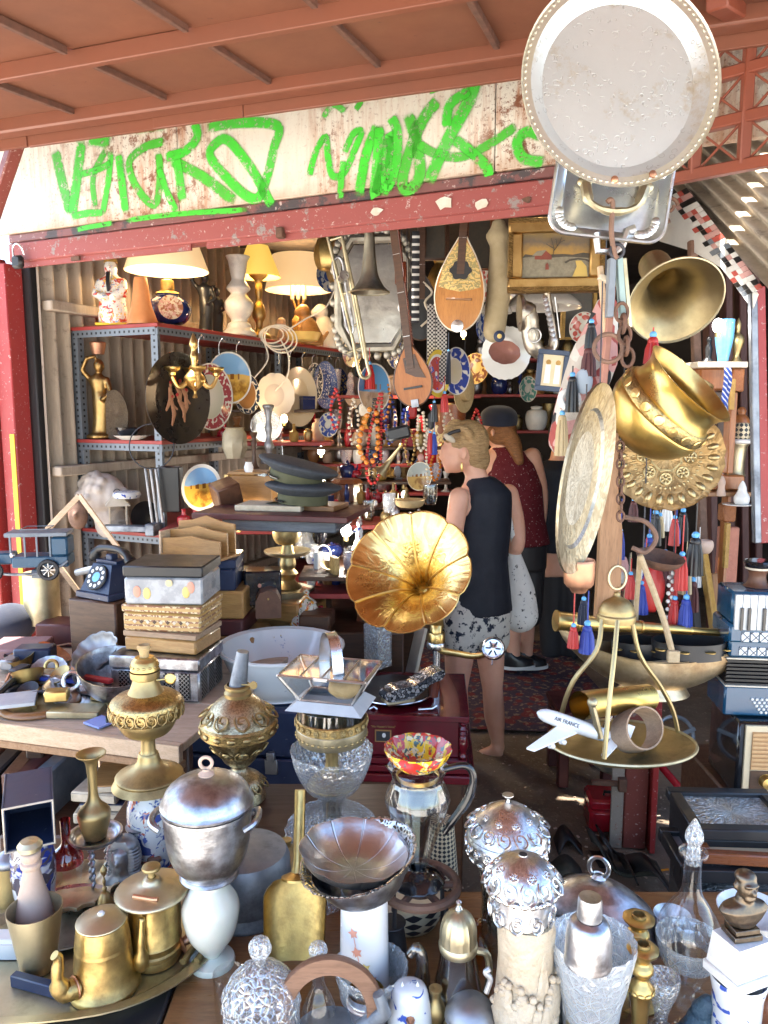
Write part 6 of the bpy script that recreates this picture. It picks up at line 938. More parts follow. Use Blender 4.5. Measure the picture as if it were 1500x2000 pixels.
def cap(lab,x,d,z,s=1.0,rz=0,tilt=0):
    t=T('peaked_cap',lab,'cap',V((at(x,900,d).x,d,z)),rz,'peaked military caps'); t.rotation_euler=(0,radians(tilt),radians(rz))
    O('crown',MB().lathe(sp([(.085,.035),(.12,.055),(.135,.068),(.12,.078),(.06,.082),(0,.083)],3),SC(1.15*s,.95*s,s),32),'cap_grey',t); O('band',MB().lathe([(.088,0),(.09,.002),(.09,.036),(.086,.038)],SC(1.12*s,.95*s,s),32),'olive',t)
    O('peak',MB().grid(13,4,lambda a,b:V(((-.085-.062*b*sin(pi*a))*1.1*s,(a-.5)*.17*s,(.006-.018*b*sin(pi*a))*s))),'black_gloss',t); O('chin_strap',MB().tube([(-.098*cos((a-.5)*2.4)*1.12*s,.098*sin((a-.5)*2.4)*s,.012*s)for a in[i/10 for i in range(11)]],.004,6),'black_gloss',t); O('badge',MB().ball(.004,.014,.016,TR(-.103*s,0,.03*s)),'brass',t); return t
cap('grey peaked military cap with olive band, the lower of the two',590,2.93,bz+.047,.98,-18,3); cap('grey peaked military cap resting askew on the other one',575,2.95,bz+.125,1.02,-10,14)
# middle counter with small crockery
table('counter','dark counter behind the gramophone horn carrying crockery',-.30,.16,3.02,3.55,1.0,'wood_dark')
CZ=1.002
pot('teapot','dark blue round teapot on the counter','teapot',648,1090,1058,46,[('body','navy_gloss',sp([(0,0),(.6,0),(1,.45),(.7,.8),(.2,.88),(.15,.95),(0,1)],3))],z=CZ)
t,R_,H=pot('white_basket','small white pierced ceramic basket with handle on the counter','basket',632,1102,1082,30,[('body','porcelain',[(0,0),(.8,0),(1,1),(.9,1),(0,.2)]),('rim','porcelain',[(.95,.95),(1.05,1),(.95,1.05)])],z=CZ); O('handle',MB().torus(R_*.95,.003,Matrix.Translation((0,0,H))@RX(90),16,6,1.2,pi),'porcelain',t)
for i,(x,y,w_,h,mt,nm,lab)in enumerate(((610,1100,26,18,'porcelain_blue','small_dish','small white dish with red mark left of the ceramic basket'),(690,1100,40,30,'glass_grey','tumbler','grey glass tumbler on the counter near the horn'),(720,1010,24,30,'glass_grey','tumbler','tall glass tumbler behind the top of the horn'),(760,1000,26,34,'crystal','tumbler','cut tumbler above the gramophone horn'),(840,985,30,36,'glass_grey','tumbler','tumbler beside the woman in navy at her elbow'),(620,1060,40,34,'black_gloss','black_pot','small black pot on the counter'),(800,990,60,14,'straw','straw_dish','shallow woven straw dish behind the horn'))):
    pot(nm,lab,nm.split('_')[-1],x,y,y-h,w_,[('body',mt,sp([(0,0),(.7,0),(.95,.5),(1,1),(.9,1),(.8,.4),(0,.2)],2))],d=3.2 if y<1030 else 3.1)
fgm=T('shepherdess_figurine','tiny painted porcelain figurine beside the gramophone horn','figurine',at(702,1075,3.1)); m=MB(); m.loft([((0,0,0),.035,.03,0),((0,0,.05),.014,.012,0),((0,0,.085),.016,.012,0),((0,0,.1),.006,.006,0)]).ball(.013,M=TR(0,0,.113)).caps([(-.012,0,.085),(-.035,-.01,.07)],.005); O('body',remesh(m,.004,2),'imari',fgm)
# ---------------------------------------------------------------- slotted steel shelf along the left wall
def yz(z,d):
    u=z-EYE.z; return 1000-F*(d*sin(TH)+u*cos(TH))/(d*cos(TH)-u*sin(TH))
def pz(x,d,z):return at(x,yz(z,d),d)
def slotbar(name,p,q,w_,t_,mat,parent,up=V((0,0,1))):
    d=q-p; L=d.length; z=d/L; x=up.cross(z)
    if x.length<1e-4:x=U.copy()
    x.normalize(); M_=Matrix((x,z.cross(x),z)).transposed().to_4x4(); M_.translation=(p+q)/2
    return O(name,MB().box(w_,t_,L,I4,.001),mat,parent,parent.matrix_world.inverted()@M_ if parent else M_)
su=T('shelf_unit','grey slotted steel shelf unit with red boards along the corrugated wall','shelf',(0,0,0))
SL=(2.03,1.47,1.01,.45)
for u in(.06,.57):
    for n_ in(.2,1.3,2.4):
        slotbar('upright',fr(u,n_,.02),fr(u,n_,2.03),.042,.003,'slot_x',su,N); slotbar('upright',fr(u+(.021 if u<.3 else-.0),n_+.02,.02),fr(u+(.021 if u<.3 else 0),n_+.02,2.03),.042,.003,'slot_x',su,U)
for z_ in SL:
    slotbar('end_beam',fr(.05,.198,z_-.012),fr(.58,.198,z_-.012),.003,.036,'slot_y',su); slotbar('side_beam',fr(.592,.2,z_-.012),fr(.592,2.42,z_-.012),.003,.036,'slot_y',su)
    for a,b_ in((.19,1.29),(1.31,2.41)):
        O('board',MB().box(.56,b_-a,.018,Matrix.Translation(fr(.32,(a+b_)/2,z_+.014))@Matrix.Rotation(FA,4,'Z')),'shelfred',su)
T0=2.056; T1=1.496; T2=1.036
def spot(t,x,y,z,e,c=(1,.72,.4),r=.02):
    l=bpy.data.lights.new('lamp_light','POINT'); l.energy=e*.42; l.color=c; l.shadow_soft_size=r; o=bpy.data.objects.new('lamp_light',l); COL.objects.link(o); o.parent=t; o.location=(x,y,z)
def shade(t,z,r0,r1,h,mat):return O('lamp_shade',MB().lathe([(r0,z),(r1,z+h),(r1-.003,z+h),(r0-.003,z)],seg=32),mat,t)
# top shelf, left to right
sg_=T('sage_figure','white ceramic figure of a long-bearded sage in painted robe on the top shelf','figurine',pz(222,3.92,T0)); m=MB()
m.loft([((0,0,0),.07,.05,0),((0,0,.06),.075,.055,0),((0,0,.16),.06,.045,0),((0,0,.22),.062,.04,0),((0,0,.245),.03,.028,0)]).ball(.033,.034,.042,TR(0,-.005,.275)).ball(.03,.03,.02,TR(0,0,.315)).caps([(-.055,0,.21),(-.07,-.03,.15),(-.02,-.05,.13)],.022).caps([(.055,0,.21),(.068,-.03,.17),(.03,-.05,.14)],.022); O('body',remesh(m,.007,3),'sage',sg_)
O('beard',MB().loft([((0,-.055,.16),.006,.006,0),((0,-.052,.2),.011,.01,0),((0,-.04,.255),.012,.01,0)]),'black',sg_); O('belt',MB().torus(.062,.008,TR(0,-.004,.145),sy=.75),'red',sg_); O('hat',MB().loft([((0,0,.305),.034,.034,0),((0,0,.33),.026,.026,0),((0,0,.335),.04,.012,0)]),'gold_paint',sg_); O('base',MB().box(.15,.1,.012,TR(0,0,.006)),'yellow',sg_)
pot('terracotta_shade','orange frilled glass lamp shade standing upside down beside the sage','lamp shade',278,yz(T0,3.86),545,56,[('shade','terracotta',sp([(1.05,0),(1,.1),(.75,.35),(.6,.6),(.45,1),(.4,1)],3),lambda th,i,z:1+.14*cos(6*th)*max(0,.5-i))],d=3.86)
t,R_,H=pot('table_lamp','dark blue porcelain lamp with painted medallion and lit cream shade','lamp',330,yz(T0,4.05),575,88,[('foot','brass_dull',[(0,0),(.7,0),(.72,.06),(.5,.1)]),('vase','navy_gloss',sp([(.5,.1),(.8,.22),(1,.5),(.9,.75),(.55,.92),(.5,1)],4)),('neck','brass',sp([(.55,1),(.5,1.05),(.3,1.1),(.28,1.4),(.0,1.42)],2))],d=4.05)
O('medallion',MB().lathe([(0,0),(.5*R_,0),(.52*R_,.004),(0,.008)],Matrix.Translation((.35*R_,-.88*R_,.55*H))@RZ(20)@RX(84)),'medallion',t); zt=at(330,530,4.05).z-t.location.z; shade(t,zt,78*.0027,62*.0027,45*.0027,'shade_cream'); spot(t,0,0,zt+.03,5)
def figure(name,lab,x,d,z,h,mat,cat='statuette',lean=0):
    t=T(name,lab,cat,pz(x,d,z)); m=MB(); k=h/.4
    m.loft([((0,0,0),.07*k,.06*k,0),((0,0,.02*k),.07*k,.06*k,0),((0,0,.022*k),.045*k,.04*k,0),((.005*k,0,.1*k),.04*k,.035*k,0),((.01*k,0,.18*k),.045*k,.035*k,0),((0,0,.23*k),.035*k,.028*k,0),((-.005*k,0,.285*k),.045*k,.03*k,0),((0,0,.31*k),.02*k,.018*k,0)]).ball(.026*k,.028*k,.034*k,TR(.005*k,0,.35*k)).caps([(-.04*k,0,.285*k),(-.075*k,-.01*k,.33*k),(-.045*k,-.02*k,.385*k),(-.01*k,-.01*k,.395*k)],[.015*k,.013*k,.011*k,.010*k]).caps([(.04*k,0,.285*k),(.065*k,-.02*k,.22*k),(.03*k,-.04*k,.19*k)],[.015*k,.013*k,.010*k]); O('body',remesh(m,.007*k,2),mat,t); return t
figure('black_statue','black bronze standing statue on the top shelf behind the blue lamp',402,4.4,T0,.36,'black')
figure('black_statue','smaller black statue partly behind the white lamp base',425,4.6,T0,.30,'dark')
pot('white_baluster','white marble baluster lamp base on the top shelf','lamp base',468,yz(T0,4.5),500,62,[('body','marble',sp([(0,0),(1,0),(1,.06),(.8,.1),(.7,.16),(.5,.2),(.85,.32),(.9,.42),(.6,.5),(.5,.54),(.75,.6),(.5,.68),(.42,.72),(.5,.8),(.6,.93),(.7,.97),(.7,1),(0,1)],4))],d=4.5)
t,R_,H=pot('table_lamp','dark turned lamp with small yellow conical shade','lamp',507,yz(T0,4.7),535,44,[('foot','brass_dull',[(0,0),(1.05,0),(1.05,.04),(0,.04)]),('stem','brass_dull',sp([(0,0),(1,0),(.9,.08),(.4,.14),(.3,.25),(.6,.36),(.5,.5),(.25,.6),(.35,.75),(.3,.88),(.75,.96),(.8,1),(0,1)],4))],d=4.7); zt=H-.02; 
shade(t,zt,43*.0031,20*.0031,58*.0031,'shade_yellow'); spot(t,0,0,zt+.06,3)
t=T('candle_lamp','brass cherub candelabrum lamp with three lit candle bulbs and drum shade','lamp',pz(585,5.2,T0)); q=.0035
O('base',MB().lathe(sp([(0,0),(.09,0),(.1,.03),(.06,.06),(.04,.1),(.05,.16),(.03,.2),(.02,.24)],4)),'gold_paint',t)
for k,x in enumerate((-.04,0,.04)):
    O('candle',MB().tube([(x,-.03,.30),(x,-.03,.39)],.013,10),'cream',t); O('arm',MB().tube(spl([(0,0,.2),(x*.6,-.02,.26),(x,-.03,.3)],3),.008),'gold',t); O('bulb',MB().ball(.018,.018,.03,TR(x,-.03,.42)),'bulb',t)
shade(t,.36,.22,.17,.22,'shade_cream'); spot(t,0,-.06,.45,6)
for i,(x,d,h,mt,lab,nm)in enumerate(((605,5.1,.26,'wood_gold','brown carved lion on the top shelf right of the candle lamp','lion_carving'),(558,4.95,.16,'bisque','pale cat figure at the shelf edge below the candle lamp','cat_figure'),(640,5.4,.3,'white','white draped figure at the far end of the top shelf','draped_figure'))):
    t=T(nm,lab,nm.split('_')[0]if i<2 else 'figurine',pz(x,d,T0)); k=h/.2; m=MB(); m.loft([((0,0,0),.07*k,.05*k,0),((0,0,.05*k),.065*k,.05*k,0),((-.01*k,0,.11*k),.045*k,.04*k,0),((-.02*k,0,.14*k),.03*k,.03*k,0)]).ball(.035*k,M=TR(-.03*k,-.01,.165*k)).ball(.02*k,M=TR(-.055*k,-.02,.16*k)).caps([(-.05*k,-.03*k,0),(-.045*k,-.03*k,.08*k)],.015*k).caps([(.06*k,0,.02*k),(.09*k,-.02,.06*k)],.01*k); O('body',remesh(m,.008,2),mt,t)
pot('yellow_dish','yellow oblong dish at the edge of the top shelf','dish',592,yz(T0,4.75),650,74,[('dish','yellow_pale',[(0,0),(.8,0),(1,1),(.95,1),(0,.4)])],d=4.75)
cb=T('cable_coil','coiled white electric cable hanging over the shelf edge','cable',pz(530,4.55,2.05)); 
for k in range(4):O('loop',MB().torus(.07+.01*k,.0045,TR(.02*k,-.01*k,.02-.008*k)@RX(60+8*k)@RY(10*k),28,6,.8),'white',cb)
O('tail',MB().tube(spl([(.05,0,0),(.1,-.02,-.1),(.09,-.02,-.22),(.02,-.02,-.3)],6),.0045),'white',cb); O('tail',MB().tube(spl([(-.05,0,0),(-.02,-.02,-.12),(-.12,-.02,-.25),(-.16,-.02,-.34)],6),.0045),'white',cb)
O('tail',MB().tube(spl([(.1,0,.05),(.2,.05,.12),(.32,.1,.2),(.42,.12,.45)],6),.0045),'white',cb)
# middle and lower end shelves
figure('gilt_statue','gilt statue of a woman holding a basket on the second shelf',198,3.98,T1,.42,'gilt'); pot('copper_basket','pierced copper basket on the head of the gilt statue','basket',192,692,668,32,[('body','copper',[(0,0),(.7,0),(1,.9),(.9,1),(0,.4)])],d=3.98)
def disc(name,lab,cat,x,y,w_,h_,d,mat,side=1,hook=None,dep=.1,scallop=0,pitch=0,roll=0,prof=None,group=None,back=True,foot=None):
    p=at(x,y,d); R_=h_/2*mpp(p); yaw=math.degrees(math.acos(min(1,max(.1,w_/h_))))*side
    M_=Matrix.Translation(p)@RZ(yaw)@RX(90+pitch)@RZ(roll)
    m=MB(); pr=prof or[(0,0),(.58,0),(.64,.03),(.97,dep),(1.0,dep+.015),(.985,dep-.02),(.64,-.02),(.55,-.035),(0,-.03)]
    m.lathe([(a*R_,b_*R_)for a,b_ in pr],seg=48,rf=scal(scallop,.04,.2,.7)if scallop else None); mt=mat(R_)if callable(mat)else mat
    if hook or foot:
        t=T(name,lab,cat,p,0,group,M_); O('dish',m,mt,t)
        if hook:O('hook',MB().tube([t.matrix_local.inverted()@q for q in spl([p+V((0,.01,R_*.98)),p+V((0,.012,R_*1.02+hook*.6)),p+V((.012,.01,R_+hook)),p+V((.02,.012,R_+hook*.85))],4)],.0022,5),'chrome',t)
    else:t=one(name,m,mt,lab,cat,group,M=M_)
    return t,R_
disc('round_tray','brown engraved round tray leaning on the second shelf','tray',226,812,76,100,3.9,'engraved',-1,dep=.05)
pot('white_dish','white shallow dish on the second shelf','dish',258,yz(T1,3.82),850,72,[('dish','porcelain',[(0,0),(.6,0),(1,1),(.95,1),(0,.5)])],d=3.82); pot('black_bowl','black glazed bowl stacked on the white dish','bowl',250,852,834,46,[('bowl','black_gloss',sp([(0,0),(.6,0),(1,.8),(.9,1),(0,.9)],2))],d=3.82)
bh=T('plaster_head','large white plaster head with curls lying on the lower shelf','head',pz(202,3.95,T2),0); m=MB(); m.ball(.12,.11,.115,TR(0,0,.17)).ball(.07,.08,.085,TR(.06,-.02,.17)).ball(.022,.02,.025,TR(.125,-.03,.19)).caps([(.02,0,.1),(.05,0,.02)],[.075,.09]).ball(.03,.03,.03,TR(.1,-.03,.13))
for k in range(34):
    a,b_=RND.uniform(1.5,5.2),RND.uniform(-.3,1.3); m.ball(.024,M=TR(.115*cos(a)*cos(b_),.105*sin(a)*cos(b_),.17+.11*sin(b_)),seg=8,rings=6)
O('head',remesh(m,.008,1),'plaster',bh)
ln_=T('tin_lantern','small grey tin lantern with glass panes on the lower shelf','lantern',pz(232,3.84,T2),20); O('base',MB().box(.09,.09,.02,TR(0,0,.01)),'bone',ln_); O('cap',MB().add(frustum((.06,.06),(.018,.018),.05,.13),[(0,1,5,4),(1,2,6,5),(2,3,7,6),(3,0,4,7),(4,5,6,7),(3,2,1,0)]),'bone',ln_)
for a in(-1,1):
    for b_ in(-1,1):O('post',MB().box(.008,.008,.112,TR(a*.04,b_*.04,.075)),'bone',ln_)
O('pane',MB().box(.072,.002,.108,TR(0,-.041,.075)),'pane',ln_); O('pane',MB().box(.002,.072,.108,TR(.041,0,.075)),'pane',ln_); O('ring',MB().torus(.016,.002,TR(0,0,.195)@RX(90)),'iron',ln_)
disc('wall_clock','dark round clock face with pale rim on the lower shelf','clock',282,1008,44,60,3.8,'black',1,dep=.12); one('mask',remesh(MB().ball(.05,.03,.075).ball(.012,.015,.02,TR(0,-.03,0)),.008,1),'rust2','dark wooden mask hanging on the shelf upright','mask',loc=at(152,1005,3.7))
pot('blue_bottle','blue and white bottle lying on the lower shelf','bottle',248,972,958,50,[('body','porcelain_blue',sp([(0,0),(1,0),(1,.8),(.4,1),(0,1)],2))],d=3.85)
one('drawer_runner',MB().box(.28,.05,.03).box(.05,.1,.06,TR(.12,0,0)),'galv_metal','grey steel drawer runner on the lower shelf','runner',loc=pz(255,3.72,T2+.03),rz=-8)
one('pipe_rail',MB().tube([at(150,1118,3.7),at(250,1098,3.6)],.018,12),'galv','grey steel pipe lying under the lower shelf','pipe')
wr=one('wire_hoop',MB().torus(.105,.003,RX(84),32,6),'iron','thin wire hoop hanging on the shelf upright','hoop',loc=at(296,872,3.62))
for i,x in enumerate((288,298,308)):one('iron_bracket',MB().tube([at(x-4,915,3.62),at(x+10,1020,3.62)],.007,8),'pewter',['leftmost of three iron rods hanging on the shelf upright','middle of three iron rods hanging on the shelf upright','rightmost of three iron rods hanging on the shelf upright'][i],'rod')
one('black_case',MB().box(.1,.08,.22,TR(0,0,.0)),'black','upright black leather case behind the temple plate','case',loc=at(335,955,3.7))
# ---------------------------------------------------------------- plates hung along the shelf
def dE(x):k=(x-750)/1500; n_=(3.554*k+1.153)/(.41-.912*k); return 3.554+.912*n_
WH=(.80,.77,.72)
disc('painted_oval_plate','oval black plate painted with red-capped dancers hanging at the shelf corner','plate',343,778,84,178,3.66,'dancers',1,.06)
for i,(a,b_)in enumerate(((-.25,.2),(-.05,.3),(.15,.25),(.28,.05),(-.2,-.1),(.05,-.05))):
    pp_=bpy.data.objects['painted_oval_plate']; R_=89*mpp(at(343,778,3.66)); m=MB(); M_=Matrix.Translation((a*R_*.9,b_*R_,.014))@RZ(RND.uniform(-25,25)); m.caps([(0,0,0),(.01,-.05,0),(-.008,-.1,0)],[.012,.014,.007],8).caps([(0,-.005,0),(.03,-.03,0)],.006,6).ball(.011,M=TR(0,.018,0),seg=8,rings=6); m.v=[M_@V((v.x,v.y,v.z*.25))for v in m.v]; O('painted_dancer',m,'dancer',pp_); m=MB(); m.ball(.012,.009,.004,M_@TR(.0,.03,0),seg=8,rings=6); O('painted_cap',m,'red',pp_)
gs=T('gilt_sconce','gilt rococo wall sconce hanging below the top shelf corner','sconce',at(380,740,3.62)); O('stem',MB().lathe(sp([(.0,-.09),(.012,-.085),(.006,-.06),(.035,-.03),(.05,.0),(.03,.03),(.015,.06),(.02,.1),(.012,.13),(.02,.16),(.006,.2),(0,.21)],4)),'gold',gs)
for k in range(4):a=k*pi/2+.4; O('arm',MB().tube(spl([(.02*cos(a),.02*sin(a),0),(.07*cos(a),.07*sin(a),-.04),(.1*cos(a),.1*sin(a),.0),(.1*cos(a),.1*sin(a),.03)],4),[.012,.01,.009,.016],8).lathe(sp([(.005,0),(.03,.02),(.034,.035),(.01,.03)],3),TR(.1*cos(a),.1*sin(a),.02),12,flute(8,.1)),'gold',gs)
PL=[('plate','flowered white plate behind the gilt sconce',408,775,60,130,None,lambda R:MATP('pl1',plate,R,[(0,WH),(.62,(.6,.6,.5)),(.7,WH)],(.4,.08,.1),(.66,.95),70)),('plate','plate painted with a golden temple under blue sky hanging on the shelf',446,738,72,100,None,lambda R:MATP('pl2',view_plate,R,inner=.93)),('plate','bronze plate with dark leaf rim beside the golden temple plate',480,770,38,78,None,lambda R:MATP('pl3',plate,R,[(0,(.25,.12,.05)),(.7,(.3,.16,.07)),(.75,WH)],(.03,.05,.1),(.75,.98),60)),('plate','white scalloped plate with a black cord on it',536,772,66,84,None,lambda R:MATP('pl4',plate,R,[(0,WH),(.5,(.66,.6,.58)),(.55,WH)])),('plate','large cream oval plate lit from below',580,775,60,116,None,lambda R:MATP('pl5',plate,R,[(0,(.7,.6,.45)),(.6,(.66,.56,.4)),(.65,(.75,.68,.55))])),('plate','narrow plate with black net rim beside the cream plate',612,745,26,72,None,lambda R:MATP('pl6',plate,R,[(0,WH),(.6,WH)],(.04,.05,.08),(.6,.95),90)),('plate','dark blue willow pattern plate',632,752,40,92,None,lambda R:MATP('pl7',plate,R,[(0,(.04,.08,.3)),(.6,(.03,.06,.22)),(.65,(.1,.16,.42))],(.5,.55,.65),(.2,.95),80,.12,.3)),('plate','small octagonal dark blue and gold plate',660,752,30,66,None,lambda R:MATP('pl8',plate,R,[(0,(.02,.03,.06)),(.6,(.03,.05,.14))],(.5,.35,.12),(.1,.9),70,.12,.35)),('plate','pale pink plate at the end of the hanging row',688,765,36,60,None,lambda R:MATP('pl9',plate,R,[(0,(.6,.5,.45)),(.6,(.65,.55,.5))]))]
def MATP(k,fn,R,*a,**kw):
    if k not in _M:_M[k]=fn(k,R,*a,**kw)
    return _M[k]
for nm,lab,x,y,w_,h_,_,mt in PL:disc('hanging_plate',lab,'plate',x,y,w_,h_,dE(x)-.04,mt,1,.06,scallop=12 if 'scalloped' in lab else 0,group='plates hung along the shelf edge')
disc('temple_plate','white oval plate painted with a ruined temple standing left of the leather box','plate',392,952,62,92,3.2,lambda R:MATP('pl10',view_plate,R,inner=.84),1,dep=.08)
t=crate('leather_box','brown leather-covered box tilted on its corner beside the temple plate','box',at(447,985,3.15),.1,.1,.1,'leather',20); t.rotation_euler=(radians(15),radians(-18),radians(30))
for i,x in enumerate((388,428,462,520,545,566,590,610,638,655)):one('wire_hook',MB().tube(spl([(0,0,0),(.0,0,.06),(.02,0,.09),(.03,0,.07)],4),.0025,5),'chrome','thin wire hook on the top shelf edge, %s from the near corner'%['first','second','third','fourth','fifth','sixth','seventh','eighth','ninth','tenth'][i],'hook','wire hooks on the top shelf edge',at(x,690+.13*(x-388),dE(x)-.02))
# second shelf goods further along
pot('octagonal_vase','cream octagonal ceramic vase on the second shelf','vase',459,895,835,50,[('body','vase_cream',[(0,0),(.7,0),(1,.35),(.95,.8),(.7,.95),(.85,1),(0,1)])],d=3.95,seg=8)
disc('round_mirror','round mirror with dark frame behind the pewter candlestick','mirror',520,832,58,62,4.1,'mirror',1,dep=.02,prof=[(0,0),(.9,0),(.92,.03),(1,.03),(1,-.05),(0,-.05)])
pot('candlestick','ornate pewter candlestick in front of the round mirror','candlestick',526,905,790,32,[('stem','pewter',sp([(0,0),(1,0),(.9,.1),(.3,.16),(.6,.3),(.3,.45),(.45,.6),(.3,.75),(.5,.9),(.7,.96),(.6,1),(0,1)],4))],d=3.9)
pot('candlestick','dark wooden candlestick left of the round mirror','candlestick',497,915,845,20,[('stem','wood_dark',sp([(0,0),(1,0),(.5,.15),(.4,.5),(.6,.7),(.4,.85),(.8,1),(0,1)],3))],d=3.85)
pot('blue_jar','small blue and white jar left of the military caps','jar',486,922,902,18,[('body','porcelain_blue',sp([(0,0),(.8,0),(1,.5),(.7,.9),(.8,1),(0,1)],2))],d=3.2)
one('drawer_cabinet',MB().box(.18,.12,.2,TR(0,0,-.1)).box(.2,.14,.012,TR(0,0,.006)),'wood_gold','orange wooden drawer unit behind the caps','drawer',loc=at(500,925,3.3),rz=-10)
# lit bulbs in the interior
for i,(x,y,d,r,e,c,mt,lab)in enumerate(((466,1020,3.1,.020,2.2,(1,.75,.45),'bulb','glowing warm bulb under the maroon board'),(627,880,4.8,.022,5,(1,.95,.85),'bulb_white','white glowing bulb among the shelves behind the caps'),(676,1036,3.15,.022,2.5,(1,.95,.85),'bulb_white','white glowing bulb on the counter left of the horn'),(555,818,4.45,.02,1.3,(1,.7,.35),'bulb','warm glowing bulb below the large cream plate'),(905,652,3.9,.014,2.5,(1,.65,.3),'bulb','warm glowing lantern bulb behind the decorated mandolin'),(790,966,4.0,.016,1.6,(1,.9,.6),'bulb_white','small glowing lamp behind the woman in navy'),(800,800,5.2,.02,4,(1,.7,.4),'bulb','glowing bulb deep in the shop between the tassels'),(1403,636,2.55,.018,1.2,(1,.95,.9),'bulb_white','white glowing bulb beside the blue vase'))):
    t=T('light_bulb',lab,'bulb',at(x,y,d)); O('glass',MB().ball(r,r,r*1.3),mt,t); O('cap',MB().lathe([(0,-r*2),(r*.5,-r*2),(r*.55,-r*1.1),(0,-r)],seg=12),'brass_dull',t); spot(t,0,-r*2.2,0,e,c)
# ---------------------------------------------------------------- hanging in the opening
def cord(t,p,top,r=.0025,mt='dark'):O('cord',MB().tube([t.matrix_local.inverted()@p,t.matrix_local.inverted()@top],r,5),mt,t)
tb=T('trombone','dull silver trombone hanging slanted beside the mirror','trombone',at(690,600,3.3)); Mi=Matrix.Translation(V(tb.location)).inverted(); q=lambda x,y,d=3.3:Mi@at(x,y,d)
O('outer_slide',MB().tube(spl([q(640,462),q(664,560),q(688,660),q(700,722),q(710,738),q(722,732),q(716,705),q(700,610),q(668,462)],6),.0075,8),'brass_pale',tb)
O('slide_grip',MB().tube([q(668,465),q(690,580),q(712,700)],.008,8),'brass_pale',tb)
for a,b_ in(((642,470),(668,462)),((668,575),(694,565)),((685,640),(706,628)),((677,690),(708,678))):O('brace',MB().tube([q(*a),q(*b_)],.005,6),'brass_pale',tb)
O('tuning_slide',MB().tube(spl([q(655,545),q(650,515),q(660,502),q(670,515),q(676,560),q(690,640),q(680,645),q(668,590)],5),.0065,8),'silver_dark',tb); O('valve',MB().lathe([(0,0),(.02,0),(.02,.05),(0,.05)],Matrix.Translation(q(668,545))@RX(80)@RY(15),14),'silver_dark',tb)
pot('horn_bell','dull grey brass horn bell hanging mouth down','horn',722,572,440,78,[('bell','horn_grey',sp([(1,0),(.98,.02),(.72,.1),(.45,.26),(.33,.5),(.26,.8),(.24,1.1)],5)),('rim','brass_pale',[(1,-.005),(1.03,.0),(1,.02)])],d=3.15)
mr=T('framed_mirror','octagonal mirror in ornate pale carved frame behind the horn bell','mirror',at(728,575,3.6),-6); w_,h_=.155,.24
oc=[(-w_*.6,-h_),(w_*.6,-h_),(w_,-h_*.6),(w_,h_*.6),(w_*.6,h_),(-w_*.6,h_),(-w_,h_*.6),(-w_,-h_*.6)]
O('mirror_glass',MB().poly([(a*.9,b_*.9)for a,b_ in oc],.01,RX(90)),'mirror_dull',mr); O('frame',MB().tube([(a,-.015,b_)for a,b_ in oc],.022,8,True),'bone_metal',mr)
oo=spl([(a*1.1,b_*1.1,0)for a,b_ in oc],5,True)
for i,p in enumerate(oo[::1]):O('carved_scroll',MB().ball(.018,.012,.02,TR(p.x,-.018,p.y),seg=8,rings=6),'bone_metal',mr)
WT=[(0,0),(.03,.38),(.1,.68),(.2,.89),(.32,.99),(.42,1),(.55,.92),(.68,.75),(.82,.5),(.93,.26),(1,.12)]
def lute(lab,x,y,w_,h_,d,tx,ty,roll,sb_mat,bowl_mat,neck_mat,name='mandolin',deep=.8,yaw=0):
    p=at(x,y+h_/2,d); q=mpp(p); W,H=w_*q/2,h_*q; pr=sp(WT,3)  # (t, width)
    t=T(name,lab,'mandolin',p,0,None,Matrix.Translation(p)@RZ(yaw)@RY(roll)); wd=[(v.y*W,v.x*H)for v in spl([(a,b_,0)for a,b_ in WT],3)]
    O('soundboard',MB().poly([(a,b_)for a,b_ in wd]+[(-a,b_)for a,b_ in wd[::-1][1:-1]],.006,Matrix.Translation((0,-.001,0))@RX(90)),sb_mat,t)
    n_=len(wd); O('bowl',MB().grid(n_,13,lambda a,b_:V((wd[min(n_-1,int(round(a*(n_-1))))][0]*1.0*cos(pi*b_),wd[min(n_-1,int(round(a*(n_-1))))][0]*deep*sin(pi*b_),wd[min(n_-1,int(round(a*(n_-1))))][1]))),bowl_mat,t)
    O('binding',MB().tube([(a,-.005,b_)for a,b_ in wd]+[(-a,-.005,b_)for a,b_ in wd[::-1][1:-1]],.0035,5,True),'bone' if 'decor' in lab else 'wood_dark',t)
    Mt=t.matrix_local.inverted(); ln2=(Mt@at(tx,ty,d)).z-H*.62
    nk=O('neck',MB().bar((0,.008,H*.9),(0,.012,H*.62+ln2),.03,.02),neck_mat,t); O('fingerboard',MB().bar((0,-.010,H*.60),(0,-.006,H*.62+ln2*.97),.030,.006),'wood_dark',nk)
    for k in range(14):O('fret',MB().box(.028,.002,.0016,TR(0,-.0142,H*.62+ln2*(.06+.9*(k/14)**.9))),'silver',nk)
    return t,W,H
t,W,H=lute('decorated bowl-back mandolin with gilded scrollwork on its upper face',893,558,96,180,3.05,878,440,3,'orange_wood','rosewood','rosewood',deep=1.1,yaw=-14)
O('scroll_panel',MB().poly([(a*.93,b_)for a,b_ in((.0*W,.42*H),(W*.5,.44*H),(W*.93,.47*H),(W*.8,.66*H),(W*.5,.82*H),(W*.2,.93*H),(-W*.2,.93*H),(-W*.5,.82*H),(-W*.8,.66*H),(-W*.93,.47*H),(-W*.5,.44*H))],.002,Matrix.Translation((0,-.0075,0))@RX(90)),'scroll',t)
